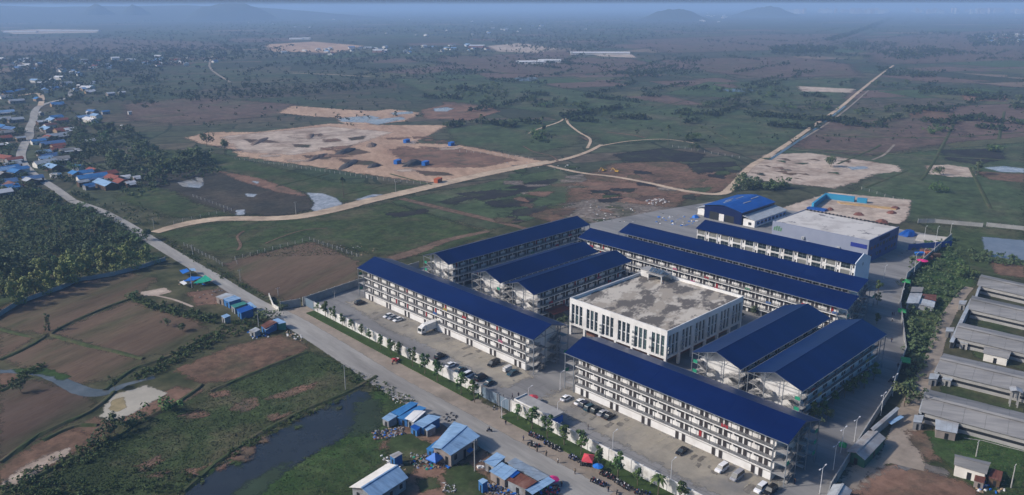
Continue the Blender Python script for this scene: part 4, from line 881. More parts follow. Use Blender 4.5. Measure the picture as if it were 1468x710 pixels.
wallg = mat('perimeter_grey', (.36, .355, .34), (.28, .275, .26), scale=.3, rough=.85)
wall_run('boundary_wall', 'white panel wall between the left car park and the road', [(151.2, 273.6), (151.2, 171.6)], 4.1, wallm, 3.9)
wall_run('boundary_wall', 'white panel wall between the right car park and the motorbikes on the road', [(151.2, 157.8), (151.2, 62)], 4.1, wallm, 3.9)
wall_run('boundary_wall', 'pale wall running back from the left entrance past the end of the front dormitory', [(151.2, 283), (180, 286.5), (215, 288)], 3.6, wallg, 4.2)
lw = at(403, 444)
wall_run('boundary_wall', 'short white wall left of the estate entrance, beside the fenced brown field', [(lw.x, lw.y), (150, 283.2)], 3.4, wallg, 3.6)
ew = [(62, 60), (71.2, 152), (71.0, 181)]
E_ = [(181, 71.0), (224, 78.2), (248, 82), (281, 90.5), (328, 110.6), (366, 122.3), (405, 126.5), (449, 131)]
E_ = [(151.3, 62)]+E_
wall_run('boundary_wall', 'long curving grey wall between the estate road and the green strip on the right', E_, 3.0, wallg, 4.5)
wl = [at(x, y) for x, y in ((1316, 320), (1340, 320), (1408, 326), (1468, 331), (1490, 333))]
wall_run('boundary_wall', 'pale weathered wall beyond the green field at the right edge', [(p.x, p.y) for p in wl[:3]], 2.4, wallg, 6)
wall_run('boundary_wall', 'pale weathered wall running out of frame above the fish pond', [(at(1414, 325).x, at(1414, 325).y), (p.x, p.y) if False else (wl[4].x, wl[4].y)], 2.4, wallg, 6)
# low cream wall piece at the road corner
wall_run('boundary_wall', 'small cream kerb wall at the road corner by the estate entrance', [tuple(at(386, 426).xy), tuple(at(392, 441).xy), tuple(at(400, 446).xy)], 1.6, cream, 3)
# steel gates
gatem = mat('gate_blue_grey', (.16, .215, .27), (.13, .18, .23), scale=.4, rough=.6)
def gate(label, v, ua, ub, nleaf):
    t = thing('gate', label, 'gate', (v, ua, .2), DR); L = ua-ub
    for i in range(nleaf):
        B = MB(); w = L/nleaf; B.box(i*w+.06, (i+1)*w-.06, -.05, .05, .1, 3.7, gatem); B.box(i*w+.06, (i+1)*w-.06, -.1, .1, 3.7, 3.85, steel); obj('gate_leaf', B, t)
        for k in range(int(w/.8)): 
            pass
    B = MB()
    for x in (0, L): B.box(x-.25, x+.25, -.25, .25, 0, 4.1, steel)
    obj('gate_post', B, t)
gate('blue-grey sheet metal gate shut beside the end of the left white wall', 151.0, 171.2, 163.8, 2)
gate('narrower blue-grey gate leaf next to the guardhouse', 151.0, 163.0, 158.4, 2)
gate('grey gate at the left entrance of the car park', 151.4, 281.6, 274.4, 2)
# guardhouse
t = thing('guardhouse', 'white guardhouse with flat grey roof inside the wall next to the gate', 'guardhouse', (151.5, 156.6, 0))
B = MB(); B.box(.6, 5.3, -14.6, 0, .4, 3.9, white); obj('wall', B, t)
B = MB(); B.box(.3, 5.7, -15.0, .4, 3.9, 4.15, conc); obj('roof', B, t)
B = MB(); B.box(.3, 5.7, .4, .65, 3.8, 4.6, white); B.box(.3, .5, -15, .4, 4.15, 4.6, white); obj('parapet', B, t)
B = MB(); B.box(.5, 5.4, -14.95, -14.62, 1.2, 3.2, tarpb); obj('awning', B, t)
for i in range(4): B = MB(); B.box(5.3, 5.38, -13+i*3.4, -11.2+i*3.4, 1.6, 3.0, glass); obj('window', B, t)

# ------------------------------------------------------------ vehicles
def car_meshes(kind):
    """x forward; returns list of (part name, mesh builder fn(paint))"""
    L, Wd, hb, hr = {'sedan': (4.6, 1.8, .85, 1.42), 'suv': (4.8, 1.92, 1.05, 1.78), 'van': (5.0, 1.9, 1.05, 1.95)}[kind]
    hl = L/2; gc = .28
    cab = {'sedan': (-1.75, -1.15, .55, 1.25), 'suv': (-2.28, -1.95, .75, 1.35), 'van': (-2.4, -2.2, 1.15, 1.9)}[kind]
    def loft(b, secs, m):
        for (xa, ya, za0, za1), (xb, yb, zb0, zb1) in zip(secs[:-1], secs[1:]):
            b.add([(xa, -ya, za0), (xa, ya, za0), (xa, ya*.93, za1), (xa, -ya*.93, za1), (xb, -yb, zb0), (xb, yb, zb0), (xb, yb*.93, zb1), (xb, -yb*.93, zb1)],
                  [(0, 1, 5, 4), (2, 3, 7, 6), (1, 2, 6, 5), (3, 0, 4, 7)]+([(3, 2, 1, 0)] if xa == secs[0][0] else [])+([(4, 5, 6, 7)] if xb == secs[-1][0] else []), m)
    def body(p):
        b = MB(); w = Wd/2
        loft(b, [(-hl, w*.86, gc+.12, hb-.12), (-hl+.18, w*.97, gc, hb), (-hl*.5, w, gc-.04, hb+.02), (0, w, gc-.04, hb), (hl*.45, w, gc-.04, hb-.02), (hl-.35, w*.95, gc, hb-.14), (hl-.02, w*.8, gc+.1, hb-.3)], p)
        x0, x1, x2, x3 = cab
        b.add([(x1, -w*.74, hr-.04), (x1, w*.74, hr-.04), (x2, w*.74, hr-.04), (x2, -w*.74, hr-.04), (x1+.05, -w*.7, hr+.03), (x1+.05, w*.7, hr+.03), (x2-.08, w*.7, hr+.03), (x2-.08, -w*.7, hr+.03)],
              [(4, 5, 6, 7), (0, 1, 5, 4), (1, 2, 6, 5), (2, 3, 7, 6), (3, 0, 4, 7)], p)
        return b
    def glassp(p):
        b = MB(); w = Wd/2; x0, x1, x2, x3 = cab
        b.add([(x0, -w*.9, hb-.02), (x0, w*.9, hb-.02), (x3, w*.9, hb-.04), (x3, -w*.9, hb-.04), (x1, -w*.745, hr-.035), (x1, w*.745, hr-.035), (x2, w*.745, hr-.035), (x2, -w*.745, hr-.035)],
              [(4, 5, 6, 7), (0, 1, 5, 4), (1, 2, 6, 5), (2, 3, 7, 6), (3, 0, 4, 7)], glass); return b
    return L, Wd, hb, body, glassp
wheel_me = mesh_of(lambda b: (b.tube((0, -.11, 0), (0, .11, 0), .33, .33, rubber, 14), b.tube((0, -.12, 0), (0, .12, 0), .19, .19, P('wheel_rim', .4, .4, .42, rough=.3), 10)), 'wheel')
hl_me = mesh_of(lambda b: b.box(-.08, .03, -.2, .2, -.07, .07, P('lamp_glass', .6, .62, .6, rough=.15)), 'headlight')
tl_me = mesh_of(lambda b: b.box(-.03, .05, -.12, .12, -.12, .12, P('tail_red', .35, .02, .02, rough=.2)), 'tail_light')
pcol = {'white': (.78, .78, .78), 'black': (.010, .010, .012), 'navy': (.015, .022, .05), 'teal': (.02, .06, .085), 'silver': (.32, .32, .34), 'dark grey': (.035, .038, .04)}
cproto = {}
def car(kind, colour, px, py, label, ang=0., z=GZ, group='cars parked in the estate'):
    key = (kind, colour)
    if key not in cproto:
        L, Wd, hb, body, gl = car_meshes(kind); p = mat('car_paint_'+colour.replace(' ', '_'), pcol[colour], rough=.28, spec=.6)
        cproto[key] = [('body', body(p).mesh('body'), []), ('windows', gl(p).mesh('windows'), [])]
        for x in (-L*.31, L*.31):
            for y in (-Wd/2+.08, Wd/2-.08): cproto[key].append(('wheel', wheel_me, (x, y, .33)))
        for y in (-.62, .62): cproto[key] += [('headlight', hl_me, (L/2-.09, y, hb-.36)), ('tail_light', tl_me, (-L/2+.03, y, hb-.25))]
    t = thing('parked_car', label, 'car', at(px, py, z), ang, group)
    for n_, me, loc in cproto[key]: obj(n_, me, t, loc or (0, 0, 0))
    return t
XF, XB = pi, 0.
for kd, c, x, y, lb, a in [
    ('suv', 'black', 516, 436, 'black car parked alone near the far left end of the front dormitory', 0), ('sedan', 'white', 557, 454.5, 'white saloon, leftmost of three parked together left of the lorry', pi),
    ('sedan', 'silver', 563.5, 457, 'silver saloon, middle one of three parked together left of the lorry', pi), ('sedan', 'white', 571, 460, 'white saloon, nearest the lorry of three parked together', pi),
    ('suv', 'black', 631, 513, 'black car by the wall, first in the row near the closed gate', .1), ('sedan', 'white', 646.7, 525, 'white saloon with dark roof glass in the row by the left wall', .08),
    ('sedan', 'teal', 660.5, 532, 'dark teal saloon between a white saloon and a white estate car by the wall', .1), ('van', 'white', 671, 540, 'white people carrier in the row by the left wall', .08),
    ('van', 'black', 689.5, 544, 'black people carrier right of the white one by the wall', .05), ('sedan', 'teal', 701.5, 551, 'dark saloon at the gate end of the row by the left wall', .12),
    ('van', 'black', 708, 523.5, 'black van parked close to the front dormitory, across from the row', pi), ('sedan', 'teal', 735, 537, 'dark teal pickup beside a small white van at the dormitory corner', pi),
    ('sedan', 'white', 811.6, 573, 'white car parked alone just inside the gate road, left of a tight row', 0.05), ('sedan', 'white', 831.8, 578.5, 'white car with dark windows, leftmost of the tight row of six', 0),
    ('suv', 'navy', 839.3, 582.5, 'navy car, second in the tight row of six', 0), ('suv', 'teal', 846, 587, 'very dark teal car, third in the tight row of six', 0), ('suv', 'dark grey', 855.5, 590.5, 'dark grey car, fourth in the tight row of six', 0),
    ('sedan', 'silver', 864.5, 594.5, 'silver car, fifth in the tight row of six', 0), ('sedan', 'black', 873.5, 599, 'black car at the right end of the tight row of six', 0),
    ('sedan', 'black', 977.5, 649, 'black saloon parked alone in the middle of the right car park', pi), ('suv', 'white', 1034.5, 674, 'white off-roader with sunroof in the right car park', pi),
    ('van', 'silver', 1056.5, 685.5, 'silver minivan right of the white off-roader', pi), ('suv', 'white', 1090.5, 703, 'white car cut by the bottom edge near the dormitory end', pi), ('suv', 'black', 1104.5, 706, 'black car beside the white one at the bottom edge', pi),
    ('sedan', 'dark grey', 1080.5, 323, 'dark car standing on the yard before the blue workshop', pi/2)]:
    car(kd, c, x, y, lb, a)
# little white van, truck, trike
t = thing('microvan', 'tiny white box van next to the dark pickup at the dormitory corner', 'van', at(727, 532.5, GZ), pi)
B = MB(); B.box(-1.7, .6, -.75, .75, .4, 1.9, white); B.prism([(-.75, .35), (.75, .35), (.72, 1.1), (.62, 1.7), (-.62, 1.7), (-.72, 1.1)], .62, 1.5, white); obj('body', B, t)
B = MB(); B.slab([(1.52, -.6, 1.1), (1.52, .6, 1.1), (1.2, .55, 1.72), (1.2, -.55, 1.72)], .03, glass); obj('windscreen', B, t)
for x in (-1.1, 1): 
    for y in (-.68, .68): obj('wheel', wheel_me, t, (x, y, .33))
t = thing('lorry', 'white box lorry parked nose-out in the left car park', 'lorry', at(613.5, 476, GZ), R(183))
B = MB(); B.box(-4.9, 1.7, -1.22, 1.22, 1.1, 3.75, mat('lorry_white', (.74, .73, .70), (.66, .65, .62), scale=.5)); 
for i in range(9): B.box(-4.85+i*.8, -4.78+i*.8, -1.25, 1.25, 1.12, 3.72, white)
obj('cargo_box', B, t)
B = MB(); B.box(-4.8, 3.6, -.5, .5, .6, .95, steel); obj('chassis', B, t)
B = MB(); B.prism([(1.95, .6), (4.1, .6), (4.15, 1.6), (3.85, 2.75), (3.5, 3.0), (1.95, 3.05)], -1.15, 1.15, white, axis='y'); cbn = obj('cab', B, t)
B = MB(); B.slab([(4.17, -1.0, 1.6), (4.17, 1.0, 1.6), (3.9, .95, 2.65), (3.9, -.95, 2.65)], .04, glass); B.box(2.6, 3.6, -1.18, 1.18, 1.7, 2.5, glass); obj('windscreen', B, cbn)
B = MB(); B.prism([(1.9, 3.05), (3.4, 3.05), (2.0, 3.75)], -1.0, 1.0, white, axis='y'); obj('wind_deflector', B, cbn)
for x in (-3.9, -2.7, 3.1):
    for y in (-1.02, 1.02): obj('wheel', wheel_me, t, (x, y, .47), 0, 1.45)
t = thing('cargo_trike', 'red and white motor tricycle with cargo bed on the verge outside the left wall', 'tricycle', at(566, 520, .15), R(200))
B = MB(); B.box(-1.9, .2, -.7, .7, .55, .7, P('trike_red', .42, .03, .03)); 
for y in (-.7, .66): B.box(-1.9, .2, y, y+.04, .7, 1.15, P('trike_red', .42, .03, .03))
B.box(-1.9, -1.86, -.7, .7, .7, 1.15, white); obj('cargo_bed', B, t)
B = MB(); B.box(.3, .9, -.3, .3, .7, .9, dark); B.bar((.9, 0, .6), (1.5, 0, 1.1), .12, .5, P('trike_red', .42, .03, .03)); B.bar((1.3, -.4, 1.15), (1.3, .4, 1.15), .05, .05, steel); B.box(.2, 1.3, -.6, .6, 1.75, 1.8, redm)
for y in (-.55, .55): B.bar((.25, y, .6), (.25, y, 1.75), .05, .05, steel)
obj('frame', B, t)
for p in ((-1.3, -.6, .3), (-1.3, .6, .3), (1.5, 0, .3)): obj('wheel', wheel_me, t, p, 0, .9)

# ------------------------------------------------------------ motorbikes
def bike_mesh(c):
    b = MB(); pm = P('bike_'+c[0], *c[1], rough=.35)
    for x in (-.62, .62): b.tube((x, -.05, .29), (x, .05, .29), .29, .29, rubber, 12)
    b.bar((-.62, 0, .35), (.1, 0, .5), .2, .2, steel); b.bar((.05, 0, .45), (.5, 0, .95), .26, .14, pm); b.box(-.75, .05, -.13, .13, .62, .8, rubber); b.bar((-.8, 0, .75), (-.3, 0, .55), .2, .24, pm)
    b.bar((.62, 0, .3), (.42, 0, 1.0), .07, .07, steel); b.bar((.42, -.34, 1.02), (.42, .34, 1.02), .04, .04, rubber); b.box(.46, .6, -.1, .1, .82, 1.0, pm); b.bar((.7, 0, .6), (.45, 0, .62), .12, .05, pm)
    return b.mesh('motorbike')
bmes = [(c[0], bike_mesh(c)) for c in (('black', (.012, .012, .014)), ('dark_red', (.16, .015, .02)), ('blue', (.02, .05, .22)), ('silver', (.35, .36, .38)), ('dark_grey', (.05, .05, .055)))]
Z3 = Z(640, 570, .1971); Z5R = Z(900, 570, .2044)
nb = 0
for (pts, n, lab) in [(Z3((600, 268), (695, 308)), 9, 'against the verge left of the first gap'), (Z3((606, 340), (664, 362)), 6, 'standing out on the road side'), (Z3((715, 332), (805, 378)), 9, 'in the middle row along the verge'),
                      (Z3((900, 434), (952, 462)), 5, 'just left of the red canopy'), (Z3((985, 488), (1062, 498)), 7, 'in the shade of the red canopy'), (Z3((1128, 556), (1220, 596)), 10, 'in the row right of the blue umbrella'), (Z3((1235, 612), (1310, 660)), 8, 'in the row near the bottom palms'),
                      (Z3((1056, 604), (1152, 645)), 9, 'in the row standing out on the road near the bottom'), (Z5R((0, 640), (60, 668)), 4, 'near the bottom edge by the palms'), (Z5R((70, 668), (150, 690)), 5, 'at the bottom edge below the palms')]:
    for i in range(n):
        f = i/(n-1); x = pts[0][0]*(1-f)+pts[1][0]*f+rnd.uniform(-.4, .4); y = pts[0][1]*(1-f)+pts[1][1]*f+rnd.uniform(-.4, .4); cn, me = rnd.choice(bmes)
        o = obj('motorbike', me, None, at(x, y, .16), rnd.gauss(.15, .25)+(pi if rnd.random() < .3 else 0))
        tag(o, f'{cn.replace("_", " ")} motorbike parked {lab}', 'motorbike', 'motorbikes outside the right wall')
for x, y, lb in [(801.6, 646, 'silver scooter alone at the end of the middle row by the verge'), (884.4, 708.5, 'dark scooter alone on the road at the bottom edge'), (708, 586.5, 'pale scooter waiting at the closed gate'), (1139, 692, 'motorbike by the stair foot of the nearest dormitory')]:
    tag(obj('motorbike', bmes[3 if 'pale' in lb or 'silver' in lb else 0][1], None, at(x, y, .16 if y != 692 else GZ), .5), lb, 'motorbike')

# ------------------------------------------------------------ people
def person_mesh(pose, shirt, trousers, name):
    me = bpy.data.meshes.new(name); r = {}
    stand = pose != 'ride'
    if stand:
        st = .18 if pose == 'walk' else .03
        V = [(0, 0, .95), (0, 0, 1.2), (0, 0, 1.42), (0, 0, 1.52), (.02, 0, 1.64), (.02, 0, 1.74), (0, .10, .9), (st*.7, .11, .5), (st, .11, .08), (st+.16, .11, .04), (0, -.10, .9), (-st*.5, -.11, .5), (-st*1.3, -.11, .1), (-st*1.3+.15, -.11, .04),
             (0, .2, 1.4), (-st*.6, .25, 1.13), (st*.2, .25, .87), (0, -.2, 1.4), (st*.6, -.25, 1.13), (st*1.2, -.25, .88)]
    else:
        V = [(-.2, 0, .88), (-.12, 0, 1.12), (-.05, 0, 1.36), (0, 0, 1.45), (.05, 0, 1.57), (.05, 0, 1.67), (-.12, .12, .84), (.25, .2, .72), (.18, .2, .38), (.32, .2, .34), (-.12, -.12, .84), (.25, -.2, .72), (.18, -.2, .38), (.32, -.2, .34),
             (-.03, .2, 1.32), (.12, .27, 1.12), (.38, .27, 1.06), (-.03, -.2, 1.32), (.12, -.27, 1.12), (.38, -.27, 1.06)]
    Eg = [(0, 1), (1, 2), (2, 3), (3, 4), (4, 5), (0, 6), (6, 7), (7, 8), (8, 9), (0, 10), (10, 11), (11, 12), (12, 13), (2, 14), (14, 15), (15, 16), (2, 17), (17, 18), (18, 19)]
    rad = [.13, .13, .14, .06, .10, .08, .10, .065, .045, .04, .10, .065, .045, .04, .07, .05, .04, .07, .05, .04]
    me.from_pydata(V, Eg, []); o = bpy.data.objects.new(name, me); COL.objects.link(o); o.modifiers.new('s', 'SKIN')
    for i, q in enumerate(me.skin_vertices[0].data): q.radius = (rad[i], rad[i]); q.use_root = (i == 0)
    dg = bpy.context.evaluated_depsgraph_get(); m2 = bpy.data.meshes.new_from_object(o.evaluated_get(dg)); bpy.data.objects.remove(o)
    hair = P('black_hair', .012, .01, .01)
    for mm in (shirt, trousers, skinm, hair): m2.materials.append(mm)
    for p in m2.polygons:
        z = p.center.z; y = abs(p.center.y)
        p.material_index = 3 if z > 1.66-(.07 if not stand else 0) else 2 if z > 1.47-(.07 if not stand else 0) or z < .1 else (2 if y > .22 and z < 1.15 and stand else (0 if z > .95-(.05 if not stand else 0) else 1))
        p.use_smooth = True
    m2.name = name; return m2
dk = P('dark_cloth', .02, .02, .028); bl = P('navy_cloth', .02, .035, .10); wh = P('pale_cloth', .5, .5, .5); rd = P('red_cloth', .5, .03, .04); bg = P('tan_cloth', .25, .2, .14)
pm = {'dark': person_mesh('stand', dk, bl, 'person'), 'white': person_mesh('walk', wh, dk, 'person'), 'navy': person_mesh('walk', bl, dk, 'person'), 'tan': person_mesh('stand', bg, dk, 'person'), 'rider': person_mesh('ride', dk, bl, 'person')}
for k, x, y, z, lb in [('dark', 722, 573, GZ, 'person in dark clothes standing behind the gate, left of three'), ('navy', 734.5, 571, GZ, 'person in navy walking behind the gate, middle of three'), ('dark', 743.4, 569.5, GZ, 'person in dark clothes behind the gate, right of three'),
                       ('navy', 778.5, 584, GZ, 'person standing near the red umbrella in the yard'), ('dark', 725, 609, .16, 'person in dark clothes standing on the road outside the gate'), ('dark', 843, 616, GZ, 'person standing alone on the right car park'),
                       ('navy', 750.4, 632, .16, 'person walking on the road left of the motorbikes'), ('tan', 770, 648, .16, 'person in tan beside the motorbikes out on the road'), ('tan', 783, 654, .16, 'person in tan clothes walking along the road centre'), ('white', 799.7, 664, .16, 'person in a pale shirt walking on the road before the red canopy'),
                       ('tan', 824.3, 679.5, .16, 'person standing on the road below the red canopy'), ('dark', 805, 698, .16, 'person in dark clothes by the roadside stall with pink parasol'), ('dark', 872, 705, .16, 'person near the bottom edge of the road'),
                       ('dark', 951, 407, 13.9, 'person in dark clothes standing on the flat concrete roof'), ('dark', 1279, 453, GZ, 'person in dark clothes on the right estate road by the green awning'), ('navy', 1281.5, 453, GZ, 'person in navy on the right estate road by the green awning'),
                       ('white', 1279, 461, GZ, 'person in a pale shirt on the right estate road'), ('dark', 1277.8, 491, GZ, 'person in dark clothes walking alone on the right estate road'), ('dark', 1287, 527, GZ, 'left one of two people under the lowest green awning'), ('navy', 1290, 527.5, GZ, 'right one of two people under the lowest green awning'),
                       ('dark', 1288, 553, GZ, 'person by the wall above the roadside tree on the right'), ('dark', 1139, 694, GZ, 'person beside the motorbike at the stair foot')]:
    tag(obj('person', pm[k], None, at(x, y, z), rnd.uniform(0, 6)), lb, 'person', 'people about the estate')
p = at(701.5, 619, .16)
tag(obj('motorbike', bmes[0][1], None, p, 2.3), 'black motorbike ridden along the road outside the gate', 'motorbike')
tag(obj('person', pm['rider'], None, p, 2.3), 'rider in dark clothes on the motorbike on the road outside the gate', 'person', 'people about the estate')
p = at(1277, 548, GZ)
tag(obj('motorbike', bmes[3][1], None, p, -.8), 'silver motorbike ridden down the right estate road', 'motorbike')
tag(obj('person', pm['rider'], None, p, -.8), 'rider on the silver motorbike on the right estate road', 'person', 'people about the estate')

# ------------------------------------------------------------ lamps, poles, umbrellas, canopies
whp = P('lamp_white', .7, .7, .7, rough=.5); polec = mat('concrete_pole', (.42, .41, .38), (.33, .32, .3), scale=1)
def lamp(px, py, h, double, label, z=GZ, a=0):
    t = thing('street_lamp', label, 'street lamp', at(px, py, z), a, 'lamp posts of the estate')
    B = MB(); B.tube((0, 0, 0), (0, 0, h), .09, .06, whp); B.box(-.2, .2, -.2, .2, 0, .15, conc); obj('pole', B, t)
    for s in ((1, -1) if double else (1,)):
        B = MB(); B.bar((0, 0, h-.05), (s*1.3, 0, h+.25), .06, .06, whp); B.box(s*1.6-.35, s*1.6+.35, -.14, .14, h+.2, h+.32, whp); obj('lamp_head', B, t)
for q in [(803, 559, 6, 0, 'lamp post in front of the left stair bay of the nearest dormitory'), (757.5, 575, 4.5, 0, 'lamp post beside the red umbrella behind the gate'), (799, 603, 6, 0, 'lamp post beside the right end of the guardhouse'), (878, 650, 6.5, 0, 'lamp post inside the wall opposite the red canopy'),
          (961.3, 692, 6.5, 0, 'lamp post inside the wall above the palms at the bottom'), (719.3, 599, 5.5, 0, 'white pole outside at the right edge of the gate'), (1279.3, 568, 7, 1, 'double lamp post at the bend above the roadside tree'),
          (1262.4, 596, 7, 1, 'double lamp post left of the narrow roofed corridor'), (1224.5, 633, 7, 1, 'double lamp post next to the green-walled shed'), (1205, 650, 7.5, 1, 'tall lamp post left of the green-walled shed'), (1194.4, 674, 7.5, 1, 'double lamp post by the wall near the bottom right'),
          (1175, 708, 7.5, 1, 'double lamp post at the bottom edge by the curving wall'), (1361, 343, 8, 0, 'lamp post at the far corner of the curving wall'), (1338.6, 365, 14, 0, 'tall pole beside the curving wall by the blue hoarding'), (1325, 341, 6, 0, 'lamp post in front of the pale yard at the far end'),
          (1310, 394, 10, 0, 'tall lamp post left of the pink parasol'), (1323.6, 372, 5, 0, 'short lamp post above the pink parasol'), (1267, 400, 6, 0, 'lamp post at the corner of the townhouses'), (1291, 436, 6, 0, 'lamp post between the two upper green awnings')]:
    lamp(*q)
def pole(px, py, h, label, arms=1, a=0.):
    t = thing('utility_pole', label, 'utility pole', at(px, py), a, 'utility poles'); B = MB(); B.tube((0, 0, 0), (0, 0, h), .17, .11, polec); obj('pole', B, t)
    if arms:
        B = MB(); B.box(-.9, .9, -.05, .05, h-.5, h-.38, steel); 
        for x in (-.8, 0, .8): B.tube((x, 0, h-.38), (x, 0, h-.15), .05, .04, white, 6)
        obj('cross_arm', B, t)
for q in [(495.5, 558.5, 9, 'utility pole at the edge of the dark pond'), (680.7, 676, 9.5, 'utility pole between the two groups of roadside shacks'), (371, 469, 6.5, 'utility pole by the rust-roofed shack next to the road'), (344.8, 403, 5.5, 'utility pole on the corner of the fenced brown field'),
          (275.5, 413, 8, 'utility pole standing at the blue and green tarpaulins'), (276.5, 366, 5.5, 'utility pole on the far side of the road before the fenced meadow'), (221, 328, 6.5, 'utility pole by the junction with the sandy road'), (136, 324, 6, 'utility pole in the scrub left of the road'),
          (567.5, 277, 8, 'utility pole on the sandy road, right of the pale puddle'), (424.4, 308, 8, 'utility pole on the sandy road, left of the big puddle'), (399, 425, 4, 'pole behind the short white wall'), (480, 428, 3.5, 'short pole behind the white entrance wall'), (1449, 700, 7, 'pole beside the white hut at the bottom right'), (1399, 655, 5, 'thin pole on the grass above the white hut')]:
    pole(*q)
def parasol(px, py, z, r, h, m, label):
    t = thing('parasol', label, 'parasol', at(px, py, z)); B = MB(); B.tube((0, 0, 0), (0, 0, h), .035, .03, steel, 6); obj('pole', B, t)
    B = MB(); n = 8; B.add([(r*cos(2*pi*i/n), r*sin(2*pi*i/n), h-.55) for i in range(n)]+[(0, 0, h+.1)], [(i, (i+1) % n, n) for i in range(n)], m); obj('canopy', B, t)
parasol(763.3, 578, GZ, 1.9, 2.6, redm, 'red parasol in the yard behind the gate'); parasol(1321.5, 380, GZ, 2.6, 2.8, pinkm, 'bright pink parasol by the curving wall at the far end')
parasol(857, 677, .15, 1.5, 2.4, tarpb, 'blue parasol right of the red canopy'); parasol(792, 696, .15, 1.8, 2.4, pinkm, 'pink parasol at the lower roadside stall')
def canopy(px, py, z, w, d, h, m, label, a=0, pk=.8, cat='canopy'):
    t = thing('canopy_tent', label, cat, at(px, py, z), a)
    B = MB(); c = [(-w/2, -d/2, h), (w/2, -d/2, h), (w/2, d/2, h), (-w/2, d/2, h), (0, 0, h+pk)]; B.add(c, [(0, 1, 4), (1, 2, 4), (2, 3, 4), (3, 0, 4)], m)
    for i in range(4): a_, b_ = c[i], c[(i+1) % 4]; B.add([a_, b_, (b_[0], b_[1], h-.3), (a_[0], a_[1], h-.3)], [(0, 1, 2, 3)], m)
    obj('canopy_roof', B, t)
    for i in range(4): B = MB(); B.tube((c[i][0], c[i][1], 0), (c[i][0], c[i][1], h), .04, .04, steel, 6); obj('leg', B, t)
canopy(843, 667.5, .15, 3.9, 3.0, 2.4, redm, 'red square canopy tent sheltering motorbikes outside the wall', R(30))
grn = P('green_awning', .05, .32, .10)
canopy(1298, 410, GZ, 4.5, 3.5, 2.4, grn, 'green awning nearest the far end of the curving wall', R(20)); canopy(1292, 453, GZ, 4, 3, 2.4, grn, 'green awning in the middle of the curving wall', R(20))
canopy(1297, 525, GZ, 4.5, 3, 2.4, grn, 'lowest green awning by the curving wall', R(20)); canopy(1207, 647, GZ, 2.4, 2, 2.1, grn, 'small green awning at the bottom of the estate road', R(20))
canopy(623.8, 664, .1, 3.6, 3.6, 1.7, tarpb, 'blue pointed tent beside the big light-blue roofed house', R(10), 1.6)

# ------------------------------------------------------------ fences of short posts and wire
fpost = mesh_of(lambda b: b.box(-.10, .10, -.10, .10, 0, 2.0, polec), 'fence_post')
def fence(px, label, step=4., h=1.):
    pts = ats(px); t = thing('post_fence', label, 'fence', pts[0]); wb = MB()
    for a, b_ in zip(pts[:-1], pts[1:]):
        n = max(1, int((b_-a).length/step))
        for i in range(n):
            p = a.lerp(b_, i/n)-pts[0]; obj('fence_post', fpost, t, p, 0, (1, 1, h))
        for z in (.7, 1.3, 1.85): wb.bar(a-pts[0]+Vector((0, 0, z*h)), b_-pts[0]+Vector((0, 0, z*h)), .03, .03, steel)
    obj('wire', wb, t)
Z2 = Z(220, 330, .2394)
fence([(306, 373), (319, 382), (340, 379), (337.3, 373), (380, 361.5), (444, 345), (519, 371)], 'post fence round the brown field left of the front dormitory')
fence([(264, 353), (285, 363), (306, 374)], 'post fence between the road and the green meadow')
fence([(337, 229), (400, 237), (480, 249), (574, 262), (632, 266)], 'long post fence along the lower edge of the sand fill', 5)
fence([(277, 283), (300, 291), (332, 303), (300, 309), (262, 318), (236, 325)], 'post fence round the small meadow beside the sandy road', 4.5)
fence([(964, 211), (1010, 219), (1070, 229)], 'post fence in the paddies left of the second sand patch', 6)
fence([(659, 218), (710, 223), (768, 229)], 'post fence along the upper edge of the sand fill', 6)
fence([(1235, 272), (1280, 286), (1310, 292)], 'post fence beyond the construction pit', 6)

# ------------------------------------------------------------ shacks and houses
def shack(label, m, quad, z1, z2, wm=None, cat='shack', drop=None, name='shack', zb=0.):
    """four roof corners (photo pixels): first two on the low side at z1, last two on the high side at z2"""
    q = [at(x, y, z1) for x, y in quad[:2]]+[at(x, y, z2) for x, y in quad[2:]]
    c = sum(q, Vector())/4; c.z = zb; t = thing(name, label, cat, c); q = [p-c for p in q]
    n = 4
    for k in range(n):                    # roof sheets lie side by side, slightly uneven
        B = MB(); a, b_ = q[0].lerp(q[1], k/n), q[0].lerp(q[1], (k+1)/n-.004); d, c_ = q[3].lerp(q[2], k/n), q[3].lerp(q[2], (k+1)/n-.004); off = Vector((0, 0, rnd.uniform(-.05, .05)))
        B.slab([a+off, b_+off, c_+off, d+off], .06, m); obj('roof_sheet', B, t)
    if wm is not None:
        cc = sum(q, Vector())/4; r_ = [cc+(p-cc)*.9 for p in q]; B = MB()
        v = [Vector((p.x, p.y, -zb)) for p in r_]+[Vector((p.x, p.y, p.z-.12)) for p in r_]; B.add(v, [(0, 1, 5, 4), (1, 2, 6, 5), (2, 3, 7, 6), (3, 0, 4, 7)], wm); obj('wall', B, t)
        a, b_ = r_[0], r_[1]; e = (b_-a); nrm = Vector((e.y, -e.x, 0)).normalized(); nrm = nrm if nrm.dot(a-cc) > 0 else -nrm; mid = a.lerp(b_, .45); u = e.normalized(); u.z = 0
        B = MB(); w = min(.9, e.length*.25); p0 = Vector((mid.x, mid.y, 0))-u*w/2+nrm*.02; p1 = p0+u*w; B.add([p0, p1, p1+Vector((0, 0, min(2, z1*.75))), p0+Vector((0, 0, min(2, z1*.75))), p0+nrm*.08, p1+nrm*.08, p1+nrm*.08+Vector((0, 0, min(2, z1*.75))), p0+nrm*.08+Vector((0, 0, min(2, z1*.75)))],
            [(4, 5, 6, 7), (0, 4, 7, 3), (1, 2, 6, 5), (3, 7, 6, 2)], dark); obj('door', B, t)
    return t
